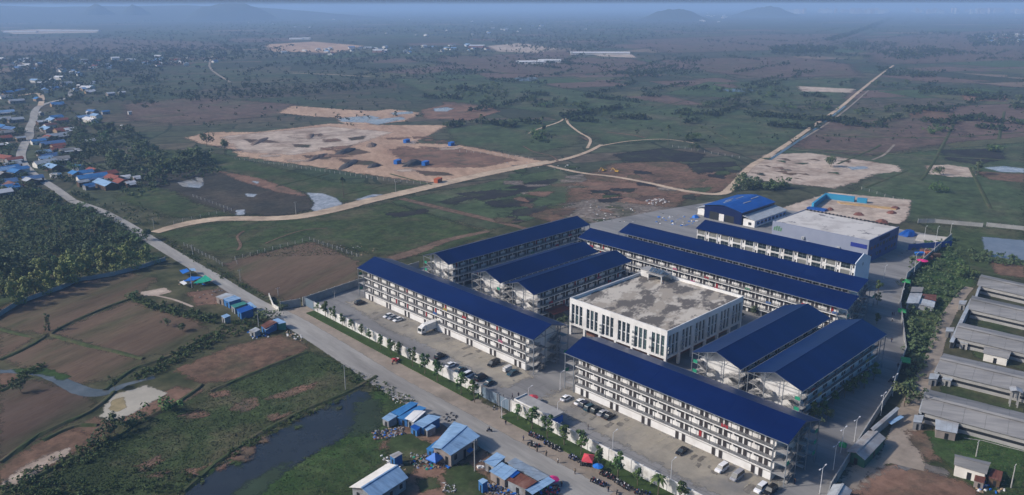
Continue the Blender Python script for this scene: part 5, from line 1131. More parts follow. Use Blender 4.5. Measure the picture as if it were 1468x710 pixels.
def gable(label, quad, ze, zr, m, wm, name='house', cat='house', win=4, ridge=0, zb=0., m2=None):
    """quad = the four eave corners; ridge=0: ridge joins midpoints of sides 0-1 and 2-3"""
    q = ats(quad, ze)
    if ridge: q = q[1:]+q[:1]
    c = sum(q, Vector())/4; c.z = zb; t = thing(name, label, cat, c); q = [p-c for p in q]; up = Vector((0, 0, zr-ze))
    ra, rb_ = (q[0]+q[1])/2+up, (q[2]+q[3])/2+up; g = Vector((0, 0, .008))
    B = MB(); B.slab([q[1], q[2], rb_, ra], .1, m); B.slab([q[3], q[0], ra, rb_], .1, m2 or m); obj('roof', B, t)
    B = MB(); B.bar(ra+Vector((0, 0, .06)), rb_+Vector((0, 0, .06)), .5, .08, m); obj('ridge_cap', B, t)
    cc = sum(q, Vector())/4; f = [Vector((cc.x+(p.x-cc.x)*.9, cc.y+(p.y-cc.y)*.9, p.z)) for p in q]; lo = [Vector((p.x, p.y, -zb)) for p in f]
    A1, B1 = (f[0]+f[1])/2+up-Vector((0, 0, .15)), (f[2]+f[3])/2+up-Vector((0, 0, .15)); f = [p-Vector((0, 0, .05)) for p in f]
    B = MB(); B.add(lo+f+[A1, B1], [(0, 1, 5, 8, 4), (2, 3, 7, 9, 6), (1, 2, 6, 5), (3, 0, 4, 7)], wm); obj('wall', B, t)
    for (i, j) in ((1, 2), (3, 0), (0, 1), (2, 3)):
        a, b_ = lo[i], lo[j]; e = b_-a; L = e.length; u = e.normalized(); nn = Vector((u.y, -u.x, 0)); nn = nn if nn.dot((a+b_)/2-Vector((cc.x, cc.y, 0))) > 0 else -nn
        k = max(1, min(win, int(L/3)))
        for s in range(k):
            B = MB(); p0 = a+e*((s+.5)/k)-u*.5+nn*.01; z0, z1 = (ze*.35, ze*.72) if s != k//2 else (.05, ze*.65); v = [p0+Vector((0, 0, z0)), p0+u+Vector((0, 0, z0)), p0+u+Vector((0, 0, z1)), p0+Vector((0, 0, z1))]
            B.add(v+[x+nn*.07 for x in v], [(4, 5, 6, 7), (0, 1, 5, 4), (1, 2, 6, 5), (2, 3, 7, 6), (3, 0, 4, 7)], dark); obj('window' if s != k//2 else 'door', B, t)
    return t
ZA = Z(400, 540, .2394)
tin = mat('tin_wall', (.30, .32, .34), (.22, .23, .24), (.16, .13, .11), scale=.7); tinb = mat('blue_tin_wall', (.04, .16, .38), (.03, .12, .3), scale=.6); brick = mat('plain_render_wall', (.28, .235, .21), (.22, .19, .17), scale=.5); teal = mat('teal_sheet_roof', (.03, .20, .17), (.03, .15, .14), scale=.4)
tb2 = mat('weathered_blue_sheet', (.03, .15, .36), (.04, .19, .42), (.02, .1, .26), scale=.5)
for lb, m_, q, z1, z2, w_ in [
    ('pale blue sheet-roofed shack at the pond end of the upper roadside cluster', roofl, ZA((655, 268), (615, 250), (665, 215), (708, 235)), 2.3, 2.8, tin),
    ('long deep-blue roofed shack along the far side of the upper roadside cluster', tb2, ZA((720, 236), (668, 214), (790, 150), (836, 158)), 2.4, 3.0, tinb),
    ('second deep-blue roofed shack behind the white sheet roof', tb2, ZA((762, 262), (706, 246), (838, 172), (884, 188)), 2.5, 3.1, tinb),
    ('white sheet-roofed shack in the middle of the upper roadside cluster', white, ZA((806, 272), (752, 250), (810, 200), (880, 206)), 2.7, 3.4, tin),
    ('light-blue roofed shack beside the parked motorbikes, right of the white roof', roofl, ZA((862, 307), (805, 280), (895, 225), (970, 242)), 2.6, 3.2, tinb),
    ('small pale roofed stall in front of the upper roadside cluster', roofl, ZA((886, 326), (865, 305), (905, 278), (940, 298)), 2.2, 2.6, tin),
    ('small bright-blue tarp stall in front of the upper roadside cluster', roofb2, ZA((826, 325), (785, 300), (812, 283), (848, 304)), 2.1, 2.4, tinb),
    ('narrow blue lean-to on the left side of the big light-blue roofed house', tb2, ZA((920, 450), (880, 432), (945, 380), (968, 388)), 2.0, 2.6, tinb),
    ('small blue-walled hut with pale roof behind the bottom house', zinc, ZA((690, 490), (660, 470), (716, 445), (741, 460)), 2.8, 3.1, tinb),
    ('blue awning stall at the right wall of the big light-blue roofed house', tb2, ZA((1140, 458), (1110, 435), (1145, 422), (1168, 436)), 1.9, 2.2, None),
    ('light-blue roofed shack nearest the utility pole in the lower roadside cluster', roofl, Z3((345, 506), (270, 465), (366, 395), (431, 430)), 2.8, 3.4, tin),
    ('light-blue roofed shack left of the rusty roof', roofl, Z3((424, 601), (310, 535), (402, 470), (516, 524)), 2.7, 3.3, brick),
    ('long grey zinc-roofed stall along the road edge', mat('dull_zinc', (.20, .26, .33), (.15, .19, .24), (.26, .3, .34), scale=.6), Z3((520, 530), (440, 472), (500, 437), (755, 575)), 2.7, 3.1, tin),
    ('grey zinc roof piece at the road corner of the lower cluster', mat('dull_zinc', (.2, .26, .33)), Z3((665, 606), (560, 545), (640, 515), (752, 574)), 2.6, 3.0, None),
    ('small bright-blue sheet between the light-blue and rusty roofs', roofb2, Z3((481, 586), (458, 574), (510, 530), (536, 545)), 3.3, 3.5, None),
    ('rusty brown roofed shack in the lower roadside cluster', rust, Z3((576, 666), (438, 601), (526, 540), (661, 610)), 2.9, 3.4, tin),
    ('light-blue roofed open stall at the right end of the lower cluster', roofl, Z3((627, 706), (570, 665), (742, 575), (792, 605)), 2.8, 3.1, None),
    ('tiny light-blue cabin alone on the grass below the lower cluster', roofl, Z3((262, 630), (230, 603), (266, 584), (302, 605)), 2.9, 3.1, tinb),
    ('grey sheet-roofed hut, leftmost of the row beside the concrete road', zinc, Z2((415, 415), (370, 400), (436, 375), (486, 388)), 2.8, 3.4, brick),
    ('light-blue roofed hut second in the row beside the concrete road', roofl, Z2((452, 431), (415, 412), (486, 390), (527, 408)), 3.0, 3.5, tinb),
    ('teal-roofed hut in the middle of the row beside the concrete road', teal, Z2((482, 466), (460, 450), (540, 427), (562, 440)), 2.8, 3.2, tin),
    ('light-blue roofed porch behind the bright-blue hut', roofl, Z2((592, 471), (552, 440), (580, 430), (621, 460)), 2.6, 3.0, tin),
    ('bright-blue hut with blue walls at the right end of the row', roofb2, Z2((521, 498), (495, 474), (575, 447), (600, 470)), 2.9, 3.4, tinb),
    ('tiny light-blue outhouse below the row of huts', roofl, Z2((425, 528), (404, 514), (440, 500), (462, 512)), 2.6, 2.9, tin),
    ('rust-roofed shack at the ditch beside the road', rust, Z2((668, 591), (640, 570), (700, 535), (742, 550)), 2.7, 3.2, tinb),
    ('light-blue roofed shack touching the road by the ditch', roofl, Z2((752, 562), (705, 540), (746, 527), (797, 552)), 2.7, 3.1, mat('green_tin_wall', (.03, .2, .14))),
    ('pale sheet porch in front of the rust roof', zinc, Z2((676, 599), (658, 586), (702, 558), (722, 570)), 2.3, 2.6, None),
    ('pale roofed small stall left of the rust-roofed shack', zinc, Z2((606, 613), (570, 600), (612, 580), (641, 595)), 2.2, 2.5, tin),
    ('blue tarp shelter furthest up by the concrete road', tarpb, Z2((176, 263), (155, 241), (200, 230), (217, 246)), 2.0, 2.4, None),
    ('pale blue sheet shelter behind the uppermost blue tarp', roofl, Z2((230, 244), (210, 231), (246, 228), (257, 243)), 2.1, 2.4, None),
    ('bright blue tarp shelter left of the green tarp', tarpb, Z2((240, 302), (180, 306), (226, 277), (292, 280)), 2.0, 2.6, None),
    ('large green tarp shelter by the concrete road', tarpg, Z2((290, 317), (238, 318), (310, 268), (352, 298)), 1.8, 2.8, None),
    ('white tarp shelter left of the bright blue tarp', white, Z2((182, 329), (155, 311), (182, 302), (202, 318)), 1.6, 1.9, None),
    # right side
    ('small weathered roof behind the curving wall, above the barn', asb, [(1321.8, 419), (1305, 418.3), (1307, 411), (1324.5, 412)], 2.6, 3, tin),
    ('pale roofed barn right behind the curving wall', zinc, [(1317.2, 434.8), (1298.9, 434.8), (1304.4, 420.1), (1322.7, 420.5)], 3.0, 4.0, tin),
    ('white sheet roof attached to the right of the pale barn', zinc, [(1339, 440.6), (1315.4, 436.3), (1320, 427.5), (1341, 433)], 2.4, 3.0, tin),
    ('rusty roof attached behind the pale barn', rust, [(1342, 432), (1322.7, 427.5), (1322.7, 421), (1342.8, 422.9)], 2.8, 3.0, tinb),
    ('small pale-roofed hut by the upper poultry sheds', zinc, [(1384, 437), (1374, 436), (1375.7, 430.8), (1386.8, 431)], 2.6, 2.8, conc),
    ('small pale-roofed hut by the middle poultry sheds', zinc, [(1367, 475.5), (1355.5, 475), (1357, 469.2), (1368.5, 469.2)], 2.6, 2.8, conc),
    ('small pale-roofed hut left of the lower poultry sheds', zinc, [(1343.7, 544), (1331, 543), (1333.4, 535), (1347.6, 536)], 2.6, 2.9, conc),
    ('grey hut with pale roof at the left end of the lowest poultry shed', zinc, [(1321.6, 606), (1308.8, 605), (1311, 594.7), (1324.5, 595.2)], 2.7, 3, conc),
    ('pale roofed open store below the lowest poultry shed', zinc, [(1372, 621.3), (1340.8, 615.4), (1340.8, 600.6), (1374.8, 606.5)], 2.8, 3.2, brick),
    ('rusty lean-to in front of the white hut at the bottom right', rust, [(1411, 693), (1396, 689), (1398, 681), (1413, 684)], 2.0, 2.4, brick),
    ('brown roofed lean-to on the right side of the white hut', rust, [(1435, 690), (1417, 684), (1420, 671), (1438, 676)], 2.4, 2.9, wood),
    ('narrow roofed corridor along the inside of the curving wall', zinc, [(1252, 618), (1248, 614), (1285, 583), (1290, 585.5)], 2.6, 2.8, conc),
    ('blue corrugated sheet roof below the narrow corridor', roofl, [(1278, 609), (1273, 605), (1291, 595), (1296, 598)], 1.6, 2.0, None),
    ('pale sheet lean-to by the third poultry shed', zinc, [(1364, 546), (1350, 543), (1354, 537), (1368, 540)], 2.4, 2.6, conc),
    ('pale sheet lean-to under the middle poultry shed end', zinc, [(1388, 494), (1376, 491), (1377, 486.5), (1389, 488)], 2.3, 2.6, conc),
]:
    shack(lb, m_, q, z1, z2, w_)
gable('large light-blue roofed house with grey walls beside the road', ZA((912, 424), (1027, 473), (1204, 357), (1048, 268)), 4.0, 4.9, roofl, brick)
gable('white and blue roofed house cut by the bottom edge', [(500.5, 698.5), (537, 716), (585.5, 684.8), (556, 664)], 3.4, 4.9, roofl, tin, m2=cream)
gable('green-walled shed with weathered gable roof outside the curving wall', [(1213, 647.5), (1240, 660), (1270, 628), (1244.5, 617.5)], 3.0, 4.0, zinc, mat('green_mesh_wall', (.03, .12, .08)), win=1)
gable('pale gable-roofed shed at the bottom edge by the curving wall', [(1182, 716), (1208, 726), (1222, 703), (1194.5, 694)], 3.0, 4.0, zinc, tin, win=1)
gable('white hut with grey roof on the grass at the bottom right', [(1367.4, 666), (1414.7, 680), (1421, 663), (1368.5, 651)], 3.4, 4.3, asb, cream, ridge=1, win=1)
gable('white hut with grey roof between two poultry sheds', [(1409, 506), (1446, 514.5), (1451, 504), (1411.5, 497)], 3.0, 3.9, asb, cream, ridge=1, win=1)
# poultry sheds
seamm = asb
def poultry(label, nl, nr, fr, fl, ze=3.6, zr=5.0):
    q = [at(*p, ze) for p in (nl, nr, fr, fl)]; d = (q[1]-q[0]); d2_ = q[2]-q[3]; q[1] = q[0]+d*1.7; q[2] = q[3]+d.normalized()*(d.length*1.7)
    c = q[0].copy(); c.z = 0; t = thing('poultry_shed', label, 'poultry shed', c, 0, 'poultry sheds on the right'); q = [p-c for p in q]
    up = Vector((0, 0, zr-ze)); ra, rb_ = (q[0]+q[3])/2+up, (q[1]+q[2])/2+up; L = (q[1]-q[0]).length; n = int(L/5)
    for k in range(n):
        f0, f1 = k/n, (k+1)/n-.0012
        for lo_a, lo_b in ((q[0], q[1]), (q[3], q[2])):
            B = MB(); o_ = Vector((0, 0, rnd.uniform(-.03, .03))); B.slab([lo_a.lerp(lo_b, f0)+o_, lo_a.lerp(lo_b, f1)+o_, ra.lerp(rb_, f1)+o_, ra.lerp(rb_, f0)+o_], .07, asb); obj('roof_panel', B, t)
    B = MB(); u3 = Vector((0, 0, .3)); w = (q[3]-q[0]).normalized()*1.1; B.slab([ra-w+u3*.6, rb_-w+u3*.6, rb_+u3*1.5, ra+u3*1.5], .06, asb); B.slab([ra+w+u3*.6, rb_+w+u3*.6, rb_+u3*1.5, ra+u3*1.5], .06, asb); obj('ridge_vent', B, t)
    cc = (q[0]+q[2])/2; f = [cc+(p-cc)*.94 for p in q]; lo = [Vector((p.x, p.y, 0)) for p in f]; md = [Vector((p.x, p.y, 1.2)) for p in f]; m2_ = [Vector((p.x, p.y, 2.1)) for p in f]; tp = [Vector((p.x, p.y, ze)) for p in f]
    F4 = [(0, 1, 5, 4), (1, 2, 6, 5), (2, 3, 7, 6), (3, 0, 4, 7)]
    B = MB(); B.add(lo+md, F4, conc); B.add(m2_+tp, F4, conc); obj('wall', B, t); B = MB(); i2 = [cc+(p-cc)*.985 for p in f]; B.add([Vector((p.x, p.y, 1.1)) for p in i2]+[Vector((p.x, p.y, 2.2)) for p in i2], F4, dark); obj('side_opening', B, t)
poultry('lowest and nearest grey-roofed poultry shed on the right', (1318.6, 590.2), (1468, 630), (1468, 586), (1329, 557.7))
poultry('poultry shed second from the bottom, with huts before its end', (1340.8, 532.5), (1468, 563.6), (1468, 528), (1353, 506.5))
poultry('middle one of the five grey-roofed poultry sheds', (1367.5, 483.3), (1468, 507), (1468, 478.5), (1375.8, 462.3))
poultry('poultry shed second from the top', (1387.7, 443), (1468, 461.3), (1468, 438.5), (1394, 423.8))
poultry('furthest of the five grey-roofed poultry sheds', (1400.5, 409), (1468, 424.3), (1468, 405.5), (1407, 393.5))
for lb, q in (('pale covered walkway linking the upper two poultry sheds', [(1398, 424), (1403, 410), (1406.5, 410.5), (1401, 425)]), ('pale covered walkway running down past the middle poultry sheds', [(1361, 490), (1391, 428), (1396, 429), (1367, 491)]),
              ('pale covered walkway at the ends of the lower poultry sheds', [(1339, 533), (1353, 507), (1358, 508), (1344.5, 534.5)]), ('pale covered strip at the end of the lowest poultry shed', [(1317, 589), (1327, 557), (1331, 558), (1321.5, 591)])):
    gable(lb, q, 3.4, 3.9, zinc, tin, name='covered_walkway', cat='walkway', win=1)
t = thing('water_tower', 'small concrete water tower with pale roof beside the lowest poultry shed', 'water tower', at(1452, 582), R(20))
B = MB(); 
for x in (-1, 1):
    for y in (-1, 1): B.box(x-.15, x+.15, y-.15, y+.15, 0, 5.5, conc)
obj('frame', B, t); B = MB(); B.tube((0, 0, 3.0), (0, 0, 5.2), .9, .9, conc, 12); obj('tank', B, t); B = MB(); B.slab([(-1.7, -1.7, 5.5), (1.7, -1.7, 5.5), (1.7, 0, 6.1), (-1.7, 0, 6.1)], .1, zinc); B.slab([(-1.7, 1.7, 5.5), (1.7, 1.7, 5.5), (1.7, 0, 6.1), (-1.7, 0, 6.1)], .1, zinc); obj('roof', B, t)

# ------------------------------------------------------------ construction pit, hoarding, yard pieces
pit = ats([(1186, 280), (1300, 290), (1284, 318), (1130, 303)])
def poly_slab(name, pts, z0, z1, m, par=None, kind=None):
    b = MB(); n = len(pts); a = sum(pts[i].x*pts[(i+1) % n].y-pts[(i+1) % n].x*pts[i].y for i in range(n))
    b.add([(p.x, p.y, z0) for p in pts]+[(p.x, p.y, z1) for p in pts], [(i, (i+1) % n, n+(i+1) % n, n+i) for i in range(n)]+[tuple(range(n, 2*n))], m); o = obj(name, b, par)
    if kind: o['kind'] = kind
    return o
patch('site_ground', [(1170, 284), (1190, 277), (1305, 288), (1300, 312), (1290, 322), (1130, 306), (1120, 300)], sandl, 2)
t = thing('swimming_pool_site', 'unfinished concrete basin with blue painted walls behind the factory', 'construction site', (0, 0, 0))
def zz(name, px, z0, z1, m): return poly_slab(name, ats(px), z0, z1, m, t)
zz('floor_slab', [(1190, 290), (1285, 302), (1275, 318), (1160, 306)], .1, .35, sandl if False else mat('pale_slab', (.55, .50, .44), (.46, .42, .36), scale=.1))
zz('painted_wall', [(1182, 284.5), (1225, 289.5), (1224, 291), (1181, 286)], 0, 3.6, mat('cyan_paint', (.03, .25, .42))); zz('painted_wall', [(1163, 299), (1182, 285), (1184, 286), (1166, 300)], 0, 3.6, mat('cyan_paint', (.03, .25, .42)))
zz('tarpaulin', [(1160, 299.5), (1186, 303), (1182, 305), (1156, 301)], 0, 1.6, roofb2); zz('painted_wall', [(1229, 290), (1243, 291.5), (1242, 293), (1228, 291.5)], 0, 3.2, mat('cyan_paint', (.03, .25, .42)))
zz('sand_bank', [(1200, 291), (1286, 300), (1284, 302.5), (1205, 293.5)], 0, .9, mat('yellow_sand', (.50, .33, .13), (.4, .25, .12), scale=.3))
mnd = mat('red_brown_heap', (.20, .075, .05), (.14, .06, .045), scale=.4)
for i, (x, y, w, lb) in enumerate([(1231, 309, 8, 'red-brown heap in the middle of the pale basin'), (1283, 300, 8, 'red-brown heap upper one at the right edge of the basin'), (1278, 306.5, 8, 'red-brown heap lower one at the right edge of the basin'), (1190, 302, 6, 'red-brown heap at the left edge of the basin'), (1264, 319, 9, 'red-brown heap behind the factory roof')]):
    heap('soil_heap', x, y, w*.8, w, 2.4, mnd, lb, seed=40+i)
tag(heap('covered_pile', 1302, 338, 9, 13, 4.5, roofb2, None, seed=71), 'large blue sheeted pile at the right corner of the factory', 'covered pile')
tag(obj('hoarding', (lambda B: (B.box(-13, 13, -.1, .1, 0, 3.0, roofb2), B)[-1])(MB()), None, at(1333, 356, GZ), R(-30)), 'long blue hoarding before the pale yard at the far end of the road', 'hoarding')
poly_slab('yard_slab', ats([(1316, 338), (1366, 343), (1350, 352), (1312, 346)]), 0, .9, mat('pale_slab', (.55, .5, .44)), None, 'structure')
for i, (x, y, c) in enumerate([(1325, 362, rust), (1332, 365, orangem), (1318, 366, tarpb), (1341, 368, wood), (1329, 371, rust)]):
    o = obj('material_stack', (lambda B: ([B.box(-2+rnd.uniform(-.3, .3), 2, -1.2, 1.2, k*.4, k*.4+.35, c) for k in range(4)], B)[-1])(MB()), None, at(x, y, GZ), rnd.uniform(0, 3)); tag(o, f'{["rusty", "orange", "blue", "brown", "rusty brown"][i]} stack of materials by the far hoarding, {ORD[i]} counted from the road', 'stack')
# pond tarps / things in the workshop yard
for i, (x, y, m_, w, lb) in enumerate([(997, 313, tarpb, 5, 'round blue tarp-covered pile left of the workshop yard'), (1045, 317, grn, 4.5, 'green tarp pile in the workshop yard'), (1036, 314, tarpb, 4, 'blue tarp pile left of the green one in the workshop yard'), (1016, 305, P('teal_sheet', .05, .2, .2), 5, 'teal sheeted pile at the workshop door'), (1053, 314, orangem, 3.5, 'orange pile behind the green one in the workshop yard')]):
    o = heap('covered_pile', x, y, w, w*1.2, 2.6, m_, None, seed=60+i); tag(o, lb, 'covered pile')
tag(obj('red_roof_shelter', (lambda B: (B.slab([(-5, -4, 3), (5, -4, 3), (5, 4, 4), (-5, 4, 4)], .1, redtile), [B.box(x-.1, x+.1, y-.1, y+.1, 0, 3, steel) for x in (-4.8, 4.8) for y in (-3.8, 3.8)], B)[-1])(MB()), None, at(796, 453, GZ), 0), 'red-brown roofed shelter between the front dormitory and the hall', 'shelter')
# excavators
for x, y, lb in ((866, 246, 'yellow and dark digger, left one on the red bare ground'), (884, 247.5, 'yellow digger, right one on the red bare ground')):
    t = thing('excavator', lb, 'digger', at(x, y), rnd.uniform(0, 3)); t.scale = (.8, .8, .8); B = MB()
    for yy in (-1.2, .8): B.box(-1.9, 1.9, yy, yy+.5, 0, .8, rubber)
    obj('tracks', B, t); B = MB(); B.box(-1.8, 1.4, -1.2, 1.2, .9, 2.0, yellowm); B.box(.1, 1.4, -1.2, -.1, 2.0, 3.0, glass); B.box(.05, 1.45, -1.25, -.05, 3.0, 3.1, yellowm); obj('body', B, t)
    B = MB(); B.bar((1.2, .4, 1.8), (3.8, .4, 4.2), .35, .5, yellowm); B.bar((3.8, .4, 4.2), (5.6, .4, 1.6), .3, .4, yellowm); B.box(5.2, 6.2, -.1, .9, .6, 1.6, steel); obj('arm', B, t)
for x, y, m_, lb in ((570, 235, tarpb, 'bright blue cabin on the sand fill'), (610, 237, tarpb, 'blue container behind the dark gravel heap'), (583, 205, tarpb, 'blue shed at the far edge of the sand fill'), (647, 209, tarpb, 'blue shed at the right upper edge of the sand fill'), (628, 262, P('orange_truck', .5, .12, .04), 'orange lorry at the corner of the sand fill by the sandy road')):
    t = thing('site_cabin', lb, 'cabin' if 'lorry' not in lb else 'lorry', at(x, y), .4); B = MB(); B.box(-3.5, 3.5, -1.5, 1.5, .15, 3, m_); obj('body', B, t); B = MB(); B.slab([(-3.7, -1.7, 3.1), (3.7, -1.7, 3.1), (3.7, 1.7, 3.3), (-3.7, 1.7, 3.3)], .1, m_); obj('roof', B, t)
    B = MB(); B.box(-2.2, -1.2, -1.56, -1.45, .2, 2.3, dark); B.box(.5, 1.7, -1.56, -1.45, 1.2, 2.2, glass); obj('door', B, t)

# ------------------------------------------------------------ village houses on the left
ZV = Z(0, 120, .2534)
cw = {'blue': [mat('village_blue_roof', (.06, .14, .30), (.08, .17, .33), (.05, .10, .2), scale=.3), tb2], 'grey': [zinc, asb], 'red': [redtile, rust], 'white': [mat('pale_roof', (.60, .60, .60), (.5, .5, .5), scale=.3)], 'light blue': [roofl]}
wl_ = [brick, cream, tin, wood, mat('ochre_wall', (.38, .26, .15), (.3, .2, .12), scale=.4)]
def vhouse(px, py, L, Wd, ang, col, label, h=3.2, z=0., parts=True, group='houses of the village on the left'):
    m_ = rnd.choice(cw[col]); w_ = rnd.choice(wl_); t = thing('house', label, 'house', at(px, py, z), ang, group); o_ = .5
    r_ = h+Wd*.22; B = MB(); n = max(1, int(L/4))
    for k in range(n):
        a, b_ = -L/2+L*k/n, -L/2+L*(k+1)/n-.02
        B.slab([(a, -Wd/2, h), (b_, -Wd/2, h), (b_, 0, r_), (a, 0, r_)], .1, m_); B.slab([(a, Wd/2, h), (b_, Wd/2, h), (b_, 0, r_), (a, 0, r_)], .1, m_)
    obj('roof', B, t)
    B = MB(); B.prism([(-Wd/2+o_, 0), (Wd/2-o_, 0), (Wd/2-o_, h+.08), (0, r_-.2), (-Wd/2+o_, h+.08)], -L/2+o_, L/2-o_, w_); obj('wall', B, t)
    for s in (-1, 1):
        for i in range(max(1, int(L/4))):
            x = -L/2+1.6+i*3.6
            if x > L/2-1.2: break
            isd = (i == 1); B = MB(); B.box(x-.5, x+.5, s*(Wd/2-o_)-.04, s*(Wd/2-o_)+.06, 0 if isd else 1.1, 2.0, dark); obj('door' if isd else 'window', B, t)
    if rnd.random() < .5: B = MB(); B.slab([(-L*.3, -Wd/2-2.2, h-.9), (L*.35, -Wd/2-2.2, h-.9), (L*.35, -Wd/2, h-.15), (-L*.3, -Wd/2, h-.15)], .07, rnd.choice(cw[col]+[zinc])); obj('porch_roof', B, t)
VH = [(318, 195, 16, 'blue'), (300, 210, 18, 'light blue'), (325, 118, 16, 'blue'), (215, 88, 14, 'blue'), (235, 170, 8, 'grey'), (240, 222, 12, 'white'), (350, 212, 14, 'red'), (285, 240, 13, 'red'), (270, 262, 20, 'light blue'), (350, 268, 15, 'red'), (408, 266, 14, 'white'), (330, 300, 26, 'grey'), (280, 310, 13, 'red'),
      (525, 160, 13, 'blue'), (500, 168, 7, 'white'), (598, 163, 9, 'blue'), (515, 208, 22, 'white'), (470, 195, 14, 'light blue'), (545, 185, 14, 'light blue'), (220, 332, 12, 'blue'), (245, 318, 10, 'grey'), (300, 346, 22, 'blue'), (330, 360, 13, 'red'), (250, 398, 13, 'light blue'), (290, 420, 16, 'blue'), (320, 380, 13, 'red'), (385, 385, 12, 'grey'), (445, 382, 7, 'white'),
      (262, 432, 12, 'light blue'), (350, 435, 14, 'grey'), (260, 458, 16, 'grey'), (305, 482, 16, 'light blue'), (500, 335, 12, 'white'), (445, 480, 10, 'blue'), (430, 520, 12, 'blue'), (485, 515, 13, 'blue'), (525, 540, 20, 'blue'), (530, 500, 11, 'red'), (600, 525, 16, 'red'), (650, 545, 14, 'red'), (600, 578, 24, 'light blue'), (690, 568, 14, 'red'), (505, 588, 8, 'blue'), (472, 570, 9, 'grey'), (712, 540, 8, 'white'), (740, 575, 8, 'white'), (775, 542, 6, 'white'),
      (30, 165, 20, 'light blue'), (95, 100, 22, 'grey'), (20, 205, 16, 'grey'), (90, 208, 18, 'grey'), (20, 250, 16, 'blue'), (65, 262, 18, 'blue'), (25, 285, 16, 'grey'), (20, 315, 16, 'red'), (118, 315, 9, 'grey'), (15, 355, 9, 'white'), (48, 352, 9, 'white'), (40, 430, 15, 'red'), (85, 438, 12, 'red'), (75, 468, 12, 'grey'), (60, 490, 15, 'blue'), (95, 510, 14, 'blue'), (30, 500, 14, 'light blue'), (12, 525, 14, 'grey'), (30, 570, 18, 'blue'), (75, 590, 18, 'red'), (30, 605, 18, 'blue'), (10, 630, 14, 'white'), (190, 548, 13, 'blue'), (170, 560, 12, 'grey'), (120, 495, 13, 'blue'),
      (450, 15, 20, 'white'), (510, 45, 14, 'white'), (625, 58, 12, 'white'), (690, 52, 10, 'white'), (490, 30, 16, 'light blue'), (250, 30, 20, 'light blue'), (310, 25, 14, 'blue'), (60, 50, 22, 'blue'), (120, 40, 18, 'blue'), (735, 165, 5, 'white'), (695, 245, 5, 'white'), (35, 75, 18, 'grey')]
cnt = {}
roadx = [(0, 142), (152, 60), (190, 44), (222, 31), (248, 44), (270, 76), (290, 110), (400, 300)]
VH.sort(key=lambda q: -q[1])
for zx, zy, L, col in VH:
    (px, py), = ZV((zx, zy)); rx = np.interp(py, [q[0] for q in roadx], [q[1] for q in roadx]); side = 'left' if px < rx else 'right'
    band = 'front part' if py > 235 else 'middle part' if py > 180 else 'rear part'
    k = cnt.get((side, band, col), 0); cnt[(side, band, col)] = k+1
    vhouse(px, py+2.5, L*rnd.uniform(.8, 1.05), min(L*.62, 9.5), rnd.choice([0, 0, pi/2])+rnd.gauss(.1, .12), col, f'{col}-roofed house {side} of the village road, {band}, {ordn(k)} from the front')
# white shrine row in the village
for i in range(5): 
    (px, py), = ZV((300+i*9, 532)); tag(obj('white_shed', (lambda B: (B.box(-1.6, 1.6, -1, 1, 0, 2.6, white), B.prism([(-1.2, 2.6), (1.2, 2.6), (0, 3.5)], -1.8, 1.8, cream), B)[-1])(MB()), None, at(px, py), .4), f'small white shrine beside the village road bend, {ORD[i]} from left', 'shrine')
# far hamlets: small pale and coloured houses
hm_me = []
for c_ in ('white', 'grey', 'blue', 'red', 'light blue'):
    B = MB(); m_ = cw[c_][0]; B.slab([(-7, -4.5, 3.4), (7, -4.5, 3.4), (7, 0, 5.4), (-7, 0, 5.4)], .15, m_); B.slab([(-7, 4.5, 3.4), (7, 4.5, 3.4), (7, 0, 5.4), (-7, 0, 5.4)], .15, m_); B.prism([(-4, 0), (4, 0), (4, 3.3), (0, 5.1), (-4, 3.3)], -6.4, 6.4, cream); hm_me.append((c_, B.mesh('house')))
def inpoly(x, y, P_):
    c = False; n = len(P_)
    for i in range(n):
        (x1, y1), (x2, y2) = P_[i], P_[(i+1) % n]
        if (y1 > y) != (y2 > y) and x < (x2-x1)*(y-y1)/(y2-y1)+x1: c = not c
    return c
VR = [(103, 288), (75, 268), (60, 259), (45, 248), (33, 235), (30, 222), (35, 208), (42, 196), (42, 185), (48, 172), (50, 160), (58, 152), (76, 146)]
CR = [(103, 288), (140, 301), (170, 316), (200, 334), (235, 356), (270, 377)]
def near_road(x, y, up=14):
    for L_ in (VR, CR):
        for (x1, y1), (x2, y2) in zip(L_[:-1], L_[1:]):
            dx, dy = x2-x1, y2-y1
            for yy in (y, y-up*.5, y-up):
                t = max(0, min(1, ((x-x1)*dx+(yy-y1)*dy)/(dx*dx+dy*dy)))
                if math.hypot(x-x1-t*dx, yy-y1-t*dy) < 6: return True
    return False
def rpoly(P_, rr):
    xs = [p[0] for p in P_]; ys = [p[1] for p in P_]
    while True:
        x, y = rr.uniform(min(xs), max(xs)), rr.uniform(min(ys), max(ys))
        if inpoly(x, y, P_): return x, y
hr = random.Random(12)
for nm, poly, n, bs in [('near the hazy village belt at the left', [(0, 85), (110, 86), (240, 82), (330, 78), (330, 92), (200, 98), (0, 110)], 55, 1), ('in the hamlet left of the centre of the far plain', [(385, 72), (480, 70), (540, 66), (700, 64), (700, 74), (560, 78), (400, 84)], 34, 1.1), ('scattered beneath the far trees in the upper middle', [(330, 30), (720, 26), (900, 40), (700, 52), (400, 58)], 26, 1.3),
                     ('behind the trees at the far right edge', [(1395, 52), (1468, 50), (1468, 63), (1400, 62)], 16, 1.2), ('at the foot of the small hill in the far haze', [(960, 18), (1040, 18), (1060, 30), (1000, 34)], 18, 2.0), ('just behind the village on the left', [(40, 108), (110, 105), (150, 128), (60, 135)], 14, 1)]:
    for i in range(n):
        x, y = rpoly(poly, hr); c_, me = hr.choice(hm_me+hm_me[:1]); o = obj('house', me, None, at(x, y), hr.uniform(0, 3), bs*hr.uniform(.7, 1.3)); tag(o, f'tiny {c_}-roofed house {nm}', 'house', 'far houses '+nm)
